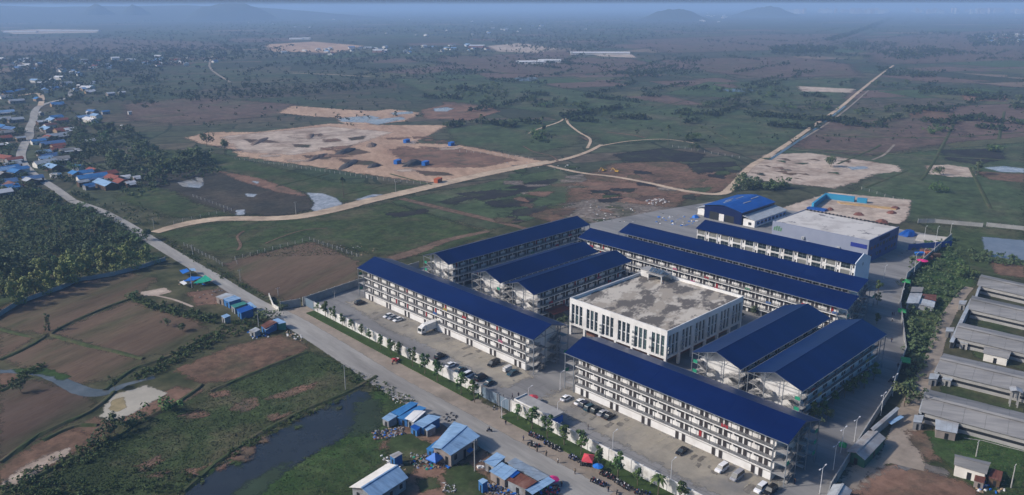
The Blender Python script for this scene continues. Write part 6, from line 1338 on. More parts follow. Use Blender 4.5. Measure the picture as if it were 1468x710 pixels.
for q in [(760, 92, 60, 12, 'long pale greenhouse roof in the middle of the far plain, left one'), (788, 90, 50, 12, 'long pale greenhouse roof in the middle of the far plain, right one'), (100, 45.5, 300, 24, 'very long white-roofed hangar in the hazy far left'), (30, 47, 160, 24, 'shorter white-roofed hangar at the far left edge'), (425, 57.5, 50, 16, 'white warehouse on the far sandy clearing, left one'), (440, 57, 30, 16, 'white warehouse on the far sandy clearing, right one'), (860, 78.5, 150, 18, 'long low white sheds right of the far greenhouses'), (545, 75, 40, 16, 'pink-walled house with white roof in the far hamlet'), (683, 68, 50, 20, 'pink and white temple building at the far tree line')]:
    B = MB(); x, y, L, Wd, lb = q; m_ = cw['white'][0]; B.slab([(-L/2, -Wd/2, 5), (L/2, -Wd/2, 5), (L/2, 0, 7.5), (-L/2, 0, 7.5)], .2, m_); B.slab([(-L/2, Wd/2, 5), (L/2, Wd/2, 5), (L/2, 0, 7.5), (-L/2, 0, 7.5)], .2, m_); B.box(-L/2+.5, L/2-.5, -Wd/2+.5, Wd/2-.5, 0, 4.9, cream if 'pink' not in lb else P('pink_wall', .6, .3, .25))
    tag(obj('shed', B, None, at(x, y), R(-46)), lb, 'shed')
# the city in the haze
cr_ = random.Random(5); cm = [mat('city_pale', (.62, .48, .42)), mat('city_white', (.72, .68, .64)), mat('city_tan', (.5, .36, .30))]
for i in range(90):
    x = cr_.choice([cr_.uniform(1130, 1275), cr_.uniform(1310, 1400), cr_.uniform(1400, 1468), cr_.gauss(1250, 12)]); y = cr_.uniform(17.5, 20); h = cr_.uniform(34, 74); w = cr_.uniform(30, 90)
    B = MB(); mm = cr_.choice(cm); B.box(-w/2, w/2, -12, 12, 0, h, mm); B.box(-w*.3, w*.2, -8, 8, h, h+cr_.uniform(2, 8), mm)
    for k in range(int(h/5)): B.box(-w/2-.2, w/2+.2, -12.2, 12.2, 3+k*5, 4.2+k*5, dark if k % 2 else mm) if False else None
    tag(obj('tower_block', B, None, at(x, y), -YAW-pi/2+cr_.uniform(-.3, .3)), 'pale building of the far city fading into haze at the right horizon', 'building', 'buildings of the far city')

# ------------------------------------------------------------ trees
def leaf_verts(rr, centers, rad, n, s, squash=.8):
    """n leaf quads spread near the surfaces of clump spheres"""
    k = len(centers); ci = rr.integers(0, k, n); d = rr.normal(size=(n, 3)); d /= np.linalg.norm(d, axis=1)[:, None]; r = rr.uniform(.55, 1.05, n)[:, None]
    c = np.array(centers)[ci]+d*np.array(rad)[ci][:, None]*r*np.array([1, 1, squash]); nn = d+rr.normal(size=(n, 3))*.55; nn[:, 2] += .35; nn /= np.linalg.norm(nn, axis=1)[:, None]
    a = np.cross(nn, rr.normal(size=(n, 3))); a /= np.linalg.norm(a, axis=1)[:, None]; b_ = np.cross(nn, a); ss = (s*rr.uniform(.6, 1.3, n))[:, None]
    return np.stack([c-a*ss, c+b_*ss*.7, c+a*ss, c-b_*ss*.7], 1).reshape(-1, 3)
def quads_mesh(name, v, m):
    n = len(v)//4; me = bpy.data.meshes.new(name); me.vertices.add(len(v)); me.vertices.foreach_set('co', v.astype(np.float32).ravel()); me.loops.add(len(v)); me.loops.foreach_set('vertex_index', np.arange(len(v), dtype=np.int32)); me.polygons.add(n)
    me.polygons.foreach_set('loop_start', np.arange(0, len(v), 4, dtype=np.int32)); me.polygons.foreach_set('loop_total', np.full(n, 4, dtype=np.int32)); me.materials.append(m); me.update(); me.validate(); return me
def crown_spec(kind, rr):
    if kind == 'young': c = [(rr.normal()*.09, rr.normal()*.09, z) for z in np.linspace(.42, .9, 6)]; return c, [.13, .18, .185, .16, .12, .09], .045, 360
    if kind == 'broad': return [(rr.normal()*.2, rr.normal()*.2, rr.uniform(.35, .82)) for _ in range(9)], list(rr.uniform(.15, .26, 9)), .05, 420
    if kind == 'bush': return [(rr.normal()*.32, rr.normal()*.32, rr.uniform(.25, .7)) for _ in range(8)], list(rr.uniform(.2, .34, 8)), .07, 260
    if kind == 'bamboo': return [(rr.normal()*.14, rr.normal()*.14, z) for z in np.linspace(.15, .92, 10)], list(np.linspace(.24, .13, 10)), .042, 800
    if kind == 'column': return [(rr.normal()*.05, rr.normal()*.05, z) for z in np.linspace(.15, .95, 8)], [.16, .17, .17, .16, .14, .12, .09, .06], .045, 260
TK = {}
lm_ = {'young': leafB, 'broad': leafA, 'bush': leafA, 'bamboo': leafC, 'column': leafA}
for kd in lm_:
    for v_ in range(4):
        rr = np.random.default_rng(v_*7+len(kd)); c, rd_, s, n = crown_spec(kd, rr); cm_ = quads_mesh('crown', leaf_verts(rr, c, rd_, n, s), leafB if kd == 'bush' and v_ > 1 else lm_[kd]); B = MB()
        p = Vector((0, 0, 0)); tw = .022 if kd != 'bush' else .012
        for j in range(4): q = Vector((rr.normal()*.012, rr.normal()*.012, (j+1)*.17)); B.tube(p, q, tw*(1-j*.18), tw*(1-(j+1)*.18), trunkm, 6); p = q
        for j in range(4 if kd != 'column' else 0): k = c[j % len(c)]; B.bar((0, 0, .25+.08*j), k, .012, .012, trunkm)
        TK.setdefault(kd, []).append((B.mesh('trunk'), cm_))
def tree(kind, px, py, h, label, wd_=1., group=None, z=0., name='tree', cat='tree', world=None, parts=True):
    p = world or at(px, py, z); sc = (h*wd_*rnd.uniform(.9, 1.1), h*wd_*rnd.uniform(.9, 1.1), h); tm, cm_ = rnd.choice(TK[kind]); a = rnd.uniform(0, 6.28)
    if not parts: o = obj(name, cm_, None, p, a, sc); return tag(o, label, cat, group)
    t = thing(name, label, cat, p, a, group); obj('trunk', tm, t, (0, 0, 0), 0, sc); obj('crown', cm_, t, (0, 0, 0), 0, sc); return t
def palm(px, py, h, label, r=2.2, fan=True, z=0., group=None):
    t = thing('palm_tree', label, 'palm tree', at(px, py, z), 0, group); B = MB(); p = Vector((0, 0, 0)); w = .2 if fan else .14
    for j in range(4): q = Vector((rnd.gauss(0, .1), rnd.gauss(0, .1), h*(j+1)/4)); B.tube(p, q, w*(1.15-j*.12), w*(1.03-j*.12), trunkm, 8); p = q
    obj('trunk', B, t); B = MB(); nf = 26 if fan else 16
    for i in range(nf):
        a = i*2.4; el = rnd.uniform(-.5, 1.3) if fan else rnd.uniform(.1, .9); d = Vector((cos(a)*cos(el), sin(a)*cos(el), sin(el))); s = Vector((-sin(a), cos(a), 0)); prev = p.copy(); L = r*rnd.uniform(.8, 1.1); n = 4; pl = None
        for j in range(n+1):
            f = j/n; c = p+d*L*f-Vector((0, 0, 1))*L*(.35 if fan else .75)*f*f; w2 = L*(.26 if fan else .17)*sin(pi*(.12+.86*f)); u = [c-s*w2, c, c+s*w2]; u[1] = u[1]+Vector((0, 0, w2*.3))
            if pl: B.add(pl+u, [(0, 1, 4, 3), (1, 2, 5, 4)], leafA if fan else leafB)
            pl = u
    obj('crown', B, t)
# young trees along the outside of the two white walls
lt = [(456, 448), (467, 455), (478, 461), (491, 468), (505, 475), (519, 483), (530, 490), (546, 501), (561, 509), (573, 515), (592, 526), (609, 536), (627, 547), (661, 565), (680, 577)]
hh = [4.5, 7, 6.5, 5.5, 5.2, 5.5, 5, 6, 6.5, 7, 7.5, 8, 8.5, 8, 8]
for i, ((x, y), h_) in enumerate(zip(lt, hh)): tree('young', x, y, h_, f'street tree outside the left white wall, {ordn(i)} from the far entrance', .95, 'trees along the white walls', z=.4)
rt = [(742.5, 602, 5.5), (762.6, 615, 7.5), (785, 628, 7.5), (809, 638, 7), (832.7, 652, 8), (858, 670, 6.5), (886, 684, 7.5), (914, 696, 5.5)]
for i, (x, y, h_) in enumerate(rt): tree('young', x, y, h_, f'street tree outside the right white wall, {ordn(i)} from the gate', 1.05, 'trees along the white walls', z=.4)
palm(943.5, 710, 5.2, 'small feathery palm outside the right white wall near the bottom edge', 2.6, False, .4); tree('young', 974.6, 721, 6, 'leafy tree at the bottom edge, right of the small palm', 1.3, z=.4)
for i, (x, y, h_) in enumerate([(1166, 606, 7), (1181, 594, 5.5), (1194, 580, 5), (1210.6, 570, 6), (1224, 564, 6.5), (1238.7, 557, 6.5), (1252, 545, 6.5), (1256.7, 465, 5), (1257.5, 437, 5.5), (1258.6, 420, 6)]):
    tree('young', x, y, h_, f'small tree on the right estate road, {ordn(i)} from the nearest dormitory', 1.1, 'trees inside the estate', z=GZ)
for x, y, h_, lb in [(810, 470, 5.5, 'small tree at the left corner of the flat-roofed hall'), (1081, 452, 5, 'small tree at the right corner of the hall'), (1184, 605, 5, 'low dark tree in the shade of the nearest dormitory end'), (1060, 461, 4.5, 'small tree under the right side of the hall'), (1001, 495, 4.5, 'bush at the front right corner of the hall'), (1291, 410, 4, 'shrub by the curving wall below the top green awning')]: tree('broad', x, y, h_, lb, 1., z=GZ)
tree('broad', 1296, 583, 9, 'yellow-green rounded tree growing by the curving wall', 1.05)
# single trees with their own labels
for k, x, y, h_, w_, lb in [('broad', 211, 345, 8, 1.0, 'round dark palm-like tree at the junction with the sandy road'), ('broad', 297, 211, 14, .85, 'tall dark tree at the left tip of the sand fill, left of a pair'), ('broad', 322, 216, 12, .9, 'round dark tree at the left tip of the sand fill, right of a pair'),
    ('column', 70, 474, 7, 1, 'narrow dark tree where three field banks meet'), ('bush', 190, 428, 4, 1, 'small bush on the bank corner of the upper brown field'), ('broad', 165, 558, 5.5, .7, 'dark tree on the bank of the light-blue ditch'), ('broad', 164, 622, 7, .9, 'round dark tree below the muddy pond'), ('bush', 183, 618, 4, 1.1, 'light green bush right of the tree below the muddy pond'), ('bush', 240, 589, 6, 1.0, 'round green bush right of the muddy pond'),
    ('bush', 204, 606, 4, 1.1, 'small dark bush between two larger ones below the muddy pond'), ('bush', 152, 632, 5, 1.2, 'dark bush at the corner of the red field'), ('broad', 1191, 240, 11, 1.1, 'round dark tree in the middle of the second sand patch'), ('broad', 1400, 251, 12, .9, 'dark tree by the pale mound at the right'), ('bush', 1345, 276, 8, 1.1, 'round bush on the green paddy beyond the pit'), ('bush', 1348, 252, 8, .9, 'grey-green bush below the small sand mound'),
    ('bush', 1238, 167, 12, 1.5, 'large dark bush alone on the paddy beside the canal road'), ('broad', 1299, 124, 12, 1, 'lone dark tree far out on the right paddies'), ('broad', 1461, 149, 13, 1, 'dark tree at the right edge of the far paddies'), ('bush', 1426, 218, 9, 1.3, 'dark bush above the burnt strip'), ('bush', 996, 217, 8, 1.2, 'round bush at the end of the paddy fence'), ('broad', 30, 563, 5, .9, 'small tree at the left end of the light-blue ditch'),
    ('broad', 240, 468, 4, 1, 'bush on the weedy bank left of the huts, right one'), ('broad', 262, 475, 4, 1.2, 'bush on the weedy bank left of the huts, nearest the huts'), ('bush', 1335, 352, 4, 1.4, 'bush at the top of the curving wall'), ('bush', 1384, 396, 6, 1.3, 'bush beside the top poultry shed'), ('bush', 1443, 420, 5, 1.3, 'bush between the two upper poultry sheds'), 
    ('bush', 376, 459, 5, 1.5, 'green bushes behind the rust-roofed shack by the ditch'), ('bush', 405, 444, 3, 1.6, 'bush behind the cream corner wall')]:
    tree(k, x, y, h_, lb, w_)
for q in [(492.6, 284, 12.5, 'tall sugar palm on the meadow beside the sandy road'), (690, 184, 13, 'sugar palm alone behind the sand fill, left one'), (777.5, 185, 11, 'sugar palm by the forked dirt path behind the sand fill'), (957.2, 208, 16, 'tall slim sugar palm in the paddies left of the canal road'), (975, 181, 10, 'small far sugar palm behind the tall slim one'), (440, 210, 0.1, '')][:5]: palm(*q, r=3.0)
for i, x in enumerate((88, 104)): palm(x, 348-i*2, 11, ['left', 'right'][i]+' one of two thin palms in the scrub left of the road', 2.2)
# bamboo row and left woods
br = random.Random(21)
def row(kind, pts, step, hs, label, group, wd_=1., jit=1.5):
    P_ = ats(pts); k = 0
    for a, b_ in zip(P_[:-1], P_[1:]):
        n = max(1, int((b_-a).length/step))
        for i in range(n):
            p = a.lerp(b_, i/n)+Vector((br.gauss(0, jit), br.gauss(0, jit), 0)); tree(kind, 0, 0, br.uniform(*hs), label(k), wd_, group, world=p, name='bamboo_clump' if kind == 'bamboo' else 'tree', cat='bamboo' if kind == 'bamboo' else 'tree'); k += 1
row('bamboo', [(-30, 452), (20, 436), (70, 418), (130, 398), (190, 386), (232, 378)], 5, (9, 12.5), lambda k: f'yellow-green bamboo clump in the front row above the field wall, {ordn(k)} from left', 'bamboo row above the field wall', .95)
row('bamboo', [(-10, 425), (60, 402), (130, 384), (185, 372), (226, 364)], 8, (8, 11), lambda k: f'bamboo clump in the rear row above the field wall, {ordn(k)} from left', 'second bamboo row', .95)
row('bush', [(112, 298), (140, 314), (170, 333), (198, 352)], 6, (3.5, 5.5), lambda k: f'light green bush on the left road verge, {ordn(k)} from the village', 'bushes on the left verge of the concrete road', 1.5)
row('broad', [(2, 398), (22, 392), (40, 400)], 9, (12, 15), lambda k: f'big dark round tree at the left edge of the woods, {ordn(k)} of the group', 'big trees at the left edge', 1.1)
field_wall = wall_run('field_wall', 'long low grey wall between the bamboo row and the brown fields', [tuple(at(x, y).xy) for x, y in ((-20, 466), (28, 436), (90, 414), (112, 404), (160, 396), (200, 386), (237, 374))], 1.9, wallg, 6)
def grove(poly, n, kinds, hs, lab, group, wd_=1., seed=0, parts=True):
    rr = random.Random(seed); pts = sorted([q for q in [rpoly(poly, rr) for _ in range(n)] if not near_road(*q)], key=lambda q: q[0])
    for i, (x, y) in enumerate(pts): tree(rr.choice(kinds), x, y, rr.uniform(*hs), lab(i), wd_*rr.uniform(.85, 1.2), group, parts=parts)
grove([(0, 285), (95, 285), (150, 318), (200, 352), (205, 368), (120, 380), (50, 396), (0, 415)], 34, ['broad', 'bush', 'broad', 'column'], (4, 7), lambda i: f'tree in the scrubby wood left of the concrete road, {ordn(i)} from the left', 'trees of the scrubby wood', 1.1, 3)
grove([(105, 178), (180, 190), (240, 235), (290, 225), (300, 240), (240, 262), (190, 280), (180, 250), (115, 232)], 46, ['broad', 'broad', 'bush'], (8, 14), lambda i: f'tree in the belt between village and wet field, {ordn(i)} from left', 'trees right of the village', 1.15, 4)
grove([(0, 262), (75, 272), (100, 280), (130, 285), (120, 300), (60, 288), (0, 285)], 16, ['broad', 'bush'], (5, 8), lambda i: f'tree at the near end of the village by the road, {ordn(i)} from the left', 'trees at the near end of the village', 1.15, 5)
grove([(50, 150), (110, 150), (120, 190), (110, 235), (100, 265), (80, 262), (60, 240), (52, 200)], 24, ['broad', 'bush'], (5, 8), lambda i: f'garden tree right of the village road, {ordn(i)} from the left', 'garden trees right of the village road', 1.1, 6)
grove([(0, 150), (45, 150), (30, 200), (22, 232), (50, 262), (0, 260)], 18, ['broad', 'bush'], (5, 8), lambda i: f'garden tree left of the village road, {ordn(i)} from the left', 'garden trees left of the village road', 1.1, 7)
grove([(10, 142), (60, 124), (200, 126), (230, 150), (180, 180), (120, 150), (60, 150)], 22, ['broad'], (7, 11), lambda i: f'tree along the rear edge of the village, {ordn(i)} from the left', 'trees behind the village', 1.1, 8)
# hedgerows and clumps of the middle distance
Z6 = Z(600, 120, .2959); ZR = Z(950, 100, .3529)
boxes = [(Z6, 60, 430, 12, 44, 26, 'behind the meadow at the upper middle'), (Z6, 120, 270, 55, 75, 10, 'in the short hedge left of the puddled brown patch'), (Z6, 310, 430, 48, 84, 12, 'in the hedge above the brown patch'), (Z6, 245, 370, 90, 104, 8, 'in the low hedge over the brown patch'), (Z6, 550, 820, 88, 122, 22, 'in the long hedge left of the pink bare patch'),
         (Z6, 785, 890, 140, 162, 9, 'in the hedge below the pink bare patch'), (Z6, 900, 1040, 140, 175, 6, 'along the bund right of the pink bare patch'), (Z6, 390, 475, 205, 216, 6, 'in the low hedge behind the sand fill'), (Z6, 140, 215, 204, 212, 5, 'in the small hedge beside the left sugar palm'), (Z6, 540, 670, 225, 300, 8, 'in the weedy corner behind the forked path'),
         (Z6, 505, 560, 75, 95, 4, 'by the far bund in the middle paddies'), (ZR, 155, 375, 82, 98, 14, 'left of the far pond'), (ZR, 380, 535, 75, 122, 18, 'right of the far pond'), (ZR, 175, 330, 124, 160, 12, 'in the hedge under the far pond'), (ZR, 460, 690, 138, 178, 22, 'in the hedge left of the canal road'), (ZR, 40, 110, 175, 190, 4, 'on the bund left of the far hedge'),
         (ZR, 850, 950, 62, 72, 8, 'right of the canal road far out'), (ZR, 870, 1010, 152, 180, 7, 'above the tan bare field'), (ZR, 1080, 1180, 230, 265, 7, 'on the bund below the tan bare field'), (ZR, 1230, 1310, 98, 110, 5, 'on the far bund at the right'), (ZR, 320, 480, 480, 492, 10, 'behind the workshop'), (ZR, 100, 130, 285, 292, 3, 'at the end of the short track')]
HB = []
for zf, xa, xb, ya, yb, n, where_ in boxes:
    HB.append((zf((xa, ya), (xb, ya), (xb, yb), (xa, yb)), int(n*1.2), (3, 7))); n = max(3, int(n*.42))
    rr = random.Random(int(xa+yb)); pts = sorted([zf((rr.uniform(xa, xb), rr.uniform(ya, yb)))[0] for _ in range(n)])
    for i, (x, y) in enumerate(pts): tree(rr.choice(['broad', 'bush', 'bush']), x, y, rr.uniform(5.5, 10), f'dark tree {where_}, {ordn(i)} from left', 1.2, 'hedgerow trees '+where_, parts=False)
# far trees and scrub nobody could count: one object per wood
def wood(name, label, specs, m, seed=0, q=14):
    rr = np.random.default_rng(seed); ra = random.Random(seed); V = []
    for poly, n, hs in specs:
        for _ in range(n):
            x, y = rpoly(poly, ra); p = at(x, y); h = ra.uniform(*hs)
            if p.length > 42000 or near_road(x, y, 5): continue
            k = 5; c = [(p.x+ra.gauss(0, .26)*h, p.y+ra.gauss(0, .26)*h, h*ra.uniform(.3, .78)) for _ in range(k)]; V.append(leaf_verts(rr, c, [h*.26]*k, q, h*.19))
    o = obj(name, quads_mesh(name, np.concatenate(V), m)); return stuff(o, label, 'trees')
fw = mat('far_foliage', (.026, .042, .020), (.040, .056, .026), scale=.02, rough=.9, spec=.1)
wood('far_woodland', 'mass of far trees in the haze across the upper left', [([(0, 88), (110, 72), (330, 66), (410, 72), (400, 84), (260, 92), (100, 104), (0, 112)], 900, (7, 12)), ([(0, 50), (120, 52), (330, 30), (420, 40), (400, 70), (200, 78), (0, 90)], 450, (7, 12)), ([(0, 104), (120, 96), (260, 92), (210, 122), (110, 128), (0, 140)], 260, (6, 10)),
     ([(240, 138), (340, 124), (560, 116), (562, 126), (420, 140), (280, 148)], 330, (4, 8)), ([(400, 76), (560, 70), (700, 68), (690, 84), (560, 90), (470, 98), (420, 96)], 380, (6, 11)), ([(200, 96), (420, 90), (560, 100), (560, 115), (300, 128), (220, 130)], 130, (5, 9)), ([(560, 96), (650, 92), (700, 104), (640, 122), (560, 118)], 160, (4, 8))], fw, 1)
wood('far_woodland', 'dark wooded belt in the far middle below the small hill', [([(680, 34), (820, 26), (1000, 30), (1040, 46), (920, 58), (830, 76), (740, 70), (670, 56)], 1100, (8, 13)), ([(330, 24), (700, 20), (900, 24), (700, 44), (500, 54), (330, 56)], 1000, (8, 13)), ([(0, 15), (400, 13), (760, 14), (1100, 16), (1100, 26), (760, 26), (400, 28), (0, 36)], 1300, (9, 15)), ([(690, 70), (840, 66), (850, 80), (820, 96), (700, 100)], 120, (6, 10))], fw, 2, 10)
wood('far_woodland', 'wooded patches on the far right paddies', [([(1102, 70), (1150, 66), (1200, 70), (1194, 78), (1106, 79)], 330, (9, 13)), ([(1206, 62), (1285, 62), (1285, 74), (1215, 74)], 140, (8, 12)), ([(1250, 76), (1330, 68), (1380, 80), (1290, 88)], 230, (8, 13)), ([(1382, 52), (1468, 46), (1468, 66), (1396, 69)], 300, (9, 14)), ([(1316, 46), (1376, 48), (1374, 52), (1320, 51)], 70, (8, 12)), ([(970, 84), (1010, 84), (1000, 92), (960, 92)], 60, (6, 9)), ([(900, 95), (1010, 94), (1010, 108), (900, 112)], 110, (5, 8)), ([(840, 98), (900, 90), (980, 96), (960, 110), (850, 112)], 90, (5, 8)), ([(1100, 18), (1468, 20), (1468, 30), (1100, 26)], 380, (9, 14))], fw, 3, 12)
wood('far_woodland', 'straight dark line of trees along the far canal', [([(1178, 60), (1230, 44), (1272, 26), (1284, 26), (1250, 42), (1196, 60)], 420, (9, 13))], fw, 4, 12)
wood('far_scrub', 'scattered bushes over the far paddies', [([(560, 100), (1468, 84), (1468, 200), (1000, 210), (700, 150)], 420, (2.2, 5)), ([(760, 56), (1468, 34), (1468, 90), (760, 100)], 380, (4, 9)), ([(150, 130), (560, 120), (640, 180), (300, 186)], 130, (3, 6))], fw, 5, 12)
hl = random.Random(31); HS = []
for i in range(150):
    y = 34+150*hl.random()**1.3; x = hl.uniform(560 if y > 110 else 0, 1468); dx = hl.uniform(20, 90); dy = dx*hl.choice([-.16, .05, .1, -.3]); HS.append(([(x, y), (x+dx, y+dy), (x+dx, y+dy+1.6), (x, y+1.6)], int(dx*.8), (3.5, 8)))
wood('hedgerows', 'thin hedgerows along the field edges of the far plain', HS, fw, 44, 12)
wood('hedge_bushes', 'bushes filling the hedgerows of the middle distance', HB, fw, 45, 22)
wood('village_greenery', 'garden shrubs and small trees between the village houses', [([(0, 150), (45, 150), (30, 200), (22, 232), (50, 262), (0, 262)], 130, (2.5, 5)), ([(50, 150), (110, 150), (125, 190), (110, 235), (105, 265), (80, 262), (60, 240), (52, 200)], 190, (2.5, 5.5)), ([(0, 262), (75, 272), (130, 285), (100, 296), (0, 285)], 110, (2.5, 5)), ([(0, 104), (240, 104), (240, 150), (0, 146)], 260, (4, 8))], leafA, 46, 22)
wood('scrub', 'dense low scrub filling the ground left of the concrete road', [([(0, 282), (95, 284), (150, 316), (205, 355), (215, 366), (120, 384), (50, 400), (0, 425)], 1500, (1.0, 3.0)), ([(100, 178), (200, 190), (240, 235), (300, 230), (320, 250), (240, 268), (190, 285), (170, 275), (110, 240)], 380, (2, 5)), ([(120, 285), (200, 290), (240, 315), (220, 330), (190, 318)], 60, (1, 2.2))], leafA, 6, 22)
wood('bank_weeds', 'weedy bushes along the field banks and ditches', [([(0, 690), (60, 665), (150, 628), (170, 640), (130, 665), (60, 700), (0, 712)], 150, (.6, 1.7)), ([(185, 545), (260, 500), (320, 468), (345, 462), (380, 455), (380, 468), (320, 490), (210, 545)], 260, (.7, 1.9)), ([(190, 425), (310, 455), (310, 466), (240, 452), (188, 434)], 150, (.9, 2.2)), ([(430, 505), (540, 545), (600, 575), (585, 585), (520, 556), (430, 516)], 110, (.5, 1.3)), ([(0, 555), (60, 520), (70, 526), (0, 562)], 60, (.7, 1.6)), ([(100, 705), (220, 660), (300, 690), (260, 712)], 60, (.6, 1.5)), ([(0, 700), (120, 690), (140, 712), (0, 712)], 60, (.7, 1.8)), ([(320, 650), (420, 598), (500, 566), (504, 570), (420, 606), (330, 660)], 130, (.5, 1.2)), ([(235, 340), (330, 395), (400, 436), (392, 438), (320, 402), (232, 350)], 150, (.6, 1.6))], leafB, 7, 26)
wood('green_strip_bushes', 'overgrown bushes between the curving wall and the dirt track', [([(1308, 350), (1372, 345), (1385, 372), (1398, 400), (1368, 425), (1345, 478), (1320, 545), (1300, 590), (1300, 520), (1300, 400)], 420, (.8, 2.6)), ([(1300, 440), (1310, 440), (1318, 500), (1300, 570)], 60, (2, 3.5)), ([(1386, 360), (1468, 372), (1468, 382), (1400, 380)], 70, (1.5, 3)), ([(1060, 250), (1100, 262), (1090, 272), (1050, 275)], 60, (2, 4))], leafA, 8, 26)
# grass tufts on the near meadows
def tufts(name, label, specs, m, seed):
    rr = np.random.default_rng(seed); ra = random.Random(seed); C = []
    for poly, n, s in specs:
        for _ in range(n): x, y = rpoly(poly, ra); p = at(x, y); C.append((p.x, p.y, s*ra.uniform(.5, 1.4)))
    C = np.array(C); n = len(C); a = rr.uniform(0, 6.28, n); w = C[:, 2]; dx, dy = np.cos(a)*w, np.sin(a)*w; b0 = np.stack([C[:, 0]-dx, C[:, 1]-dy, np.full(n, .0)], 1); b1 = np.stack([C[:, 0]+dx, C[:, 1]+dy, np.full(n, .0)], 1); t_ = rr.normal(size=(n, 2))*w[:, None]*.4
    t1 = b1.copy(); t0 = b0.copy(); t1[:, 2] = w*.8; t0[:, 2] = w*.9; t1[:, :2] += t_; t0[:, :2] += t_
    return stuff(obj(name, quads_mesh(name, np.stack([b0, b1, t1, t0], 1).reshape(-1, 3), m)), label, 'grass')
tufts('grass_tufts', 'rough grass tufts over the near meadows', [([(150, 640), (330, 552), (440, 505), (540, 540), (500, 565), (380, 620), (270, 705), (120, 712), (20, 712)], 16000, .17), ([(545, 560), (610, 590), (560, 620), (545, 660), (500, 712), (380, 712), (430, 660), (530, 600)], 5000, .15), ([(1310, 352), (1372, 345), (1400, 372), (1350, 450), (1300, 560), (1296, 470)], 5000, .2), ([(1345, 620), (1468, 632), (1468, 712), (1400, 700)], 3000, .17), ([(230, 335), (480, 305), (640, 330), (540, 365), (330, 370)], 7000, .25), ([(0, 280), (100, 285), (200, 335), (220, 366), (0, 430)], 5000, .4)], tuftm, 9)

# ------------------------------------------------------------ rubbish and clutter (too small to tell apart)
def litter(name, label, specs, seed):
    ra = random.Random(seed); cl = [white, tarpb, P('litter_grey', .3, .3, .3), rust, P('litter_dark', .04, .04, .045), tin, P('litter_tan', .35, .25, .16), redm, tarpg]; B = MB()
    for poly, n, s, pick in specs:
        for _ in range(n):
            x, y = rpoly(poly, ra); p = at(x, y); a = ra.uniform(0, 3); w, d, h = (s*ra.uniform(.3, 1.3) for _ in range(3)); m_ = cl[ra.choice(pick)]; u = Vector((cos(a), sin(a), 0))*w; v = Vector((-sin(a), cos(a), 0))*d
            B.add([p-u-v, p+u-v, p+u+v, p-u+v]+[q+Vector((ra.uniform(-.2, .2)*s, ra.uniform(-.2, .2)*s, h)) for q in (p-u*.8-v*.7, p+u*.7-v*.8, p+u*.8+v*.8, p-u*.7+v*.8)], [(4, 5, 6, 7), (0, 1, 5, 4), (1, 2, 6, 5), (2, 3, 7, 6), (3, 0, 4, 7)], m_)
    return stuff(obj(name, B), label, 'rubbish')
litter('rubbish', 'scattered rubbish and rubble on the waste ground behind the estate', [([(800, 296), (850, 288), (930, 300), (985, 308), (960, 320), (880, 322), (820, 310)], 120, .5, [0, 2, 2, 6, 4]), ([(935, 312), (990, 310), (1000, 318), (985, 326), (940, 322)], 80, .7, [0, 1, 1, 2]), ([(925, 288), (950, 284), (960, 290), (935, 296)], 50, .6, [0, 2]), ([(480, 352), (530, 348), (540, 360), (500, 372)], 40, .35, [2, 6, 4]), ([(700, 232), (830, 236), (845, 246), (800, 246)], 20, .5, [0, 2])], 1)
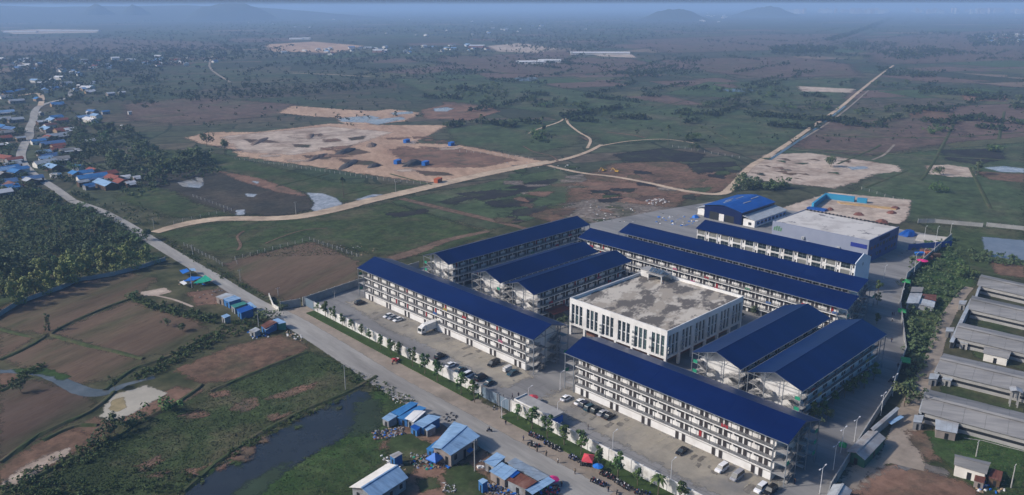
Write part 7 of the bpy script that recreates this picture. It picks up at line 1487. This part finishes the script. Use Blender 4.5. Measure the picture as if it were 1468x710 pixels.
litter('clutter', 'clutter of crates, sacks and scrap around the roadside shacks', [(ZA((555, 330), (740, 300), (760, 345), (640, 375), (570, 380)), 200, .32, [4, 4, 6, 5, 2, 5, 3, 6, 1]), (ZA((610, 470), (720, 500), (760, 560), (640, 540)), 50, .3, [0, 2, 6]), (ZA((790, 460), (1010, 490), (1020, 550), (840, 560), (780, 530)), 150, .34, [4, 4, 2, 5, 6, 3, 8, 1, 6]), (ZA((960, 630), (1050, 640), (1060, 700), (980, 700)), 50, .25, [0, 2, 6, 4]),
     (ZA((640, 120), (760, 110), (780, 150), (700, 165)), 40, .3, [0, 6, 4]), (ZA((975, 225), (1065, 215), (1070, 265), (1000, 280)), 26, .35, [4, 4, 2]), (Z3((300, 620), (560, 680), (560, 712), (280, 712)), 170, .32, [4, 4, 2, 6, 5, 1]), (Z3((640, 650), (800, 640), (830, 690), (700, 712)), 90, .4, [4, 4, 1, 8, 7]), (Z3((235, 460), (310, 470), (300, 520), (230, 510)), 8, .5, [0, 2, 2]), (Z2((220, 370), (420, 340), (380, 440), (250, 440)), 30, .3, [6, 2, 4]),
     (Z2((570, 600), (700, 600), (690, 640), (560, 660)), 50, .4, [0, 1, 2, 4]), (Z2((800, 600), (900, 640), (880, 670), (790, 630)), 40, .35, [6, 4, 0]), (Z2((150, 300), (350, 300), (340, 330), (150, 330)), 30, .5, [4, 6, 1])], 2)
litter('yard_clutter', 'equipment and sacks in the workshop yard', [([(1010, 304), (1060, 310), (1056, 318), (1020, 316)], 60, .7, [1, 4, 5, 7, 2]), ([(1085, 316), (1125, 300), (1130, 304), (1095, 320)], 40, .8, [4, 4, 5]), ([(1316, 352), (1346, 356), (1340, 372), (1310, 372)], 70, .6, [3, 4, 6, 1, 7]), ([(1395, 684), (1440, 690), (1440, 708), (1400, 705)], 50, .4, [0, 4, 6, 1]), ([(1255, 378), (1310, 345), (1316, 352), (1270, 382)], 40, .5, [4, 6, 2])], 3)
# far low wall/fence posts of the sheds' side, pipe on the grass
B = MB(); pp = ats([(1382, 628), (1410, 632), (1440, 640), (1468, 647)], .3)
for a, b_ in zip(pp[:-1], pp[1:]): B.tube(a, b_, .09, .09, conc, 6)
tag(obj('water_pipe', B), 'thin white pipe lying across the green plot below the lowest poultry shed', 'pipe')

# ------------------------------------------------------------ haze: one closed box of even air
hz = bpy.data.materials.new('haze_air'); hz.use_nodes = True; N, L = hz.node_tree.nodes, hz.node_tree.links; N.remove(N['Principled BSDF']); pv = N.new('ShaderNodeVolumePrincipled')
pv.inputs['Density'].default_value = HAZE_DENSITY; pv.inputs['Color'].default_value = (.43, .65, 1, 1); pv.inputs['Anisotropy'].default_value = .0; L.new(pv.outputs[0], N['Material Output'].inputs['Volume'])
B = MB(); B.box(-47000, 47000, -47000, 47000, -1, 146, hz); o = obj('haze', B); o['kind'] = 'stuff'; o.display_type = 'WIRE'
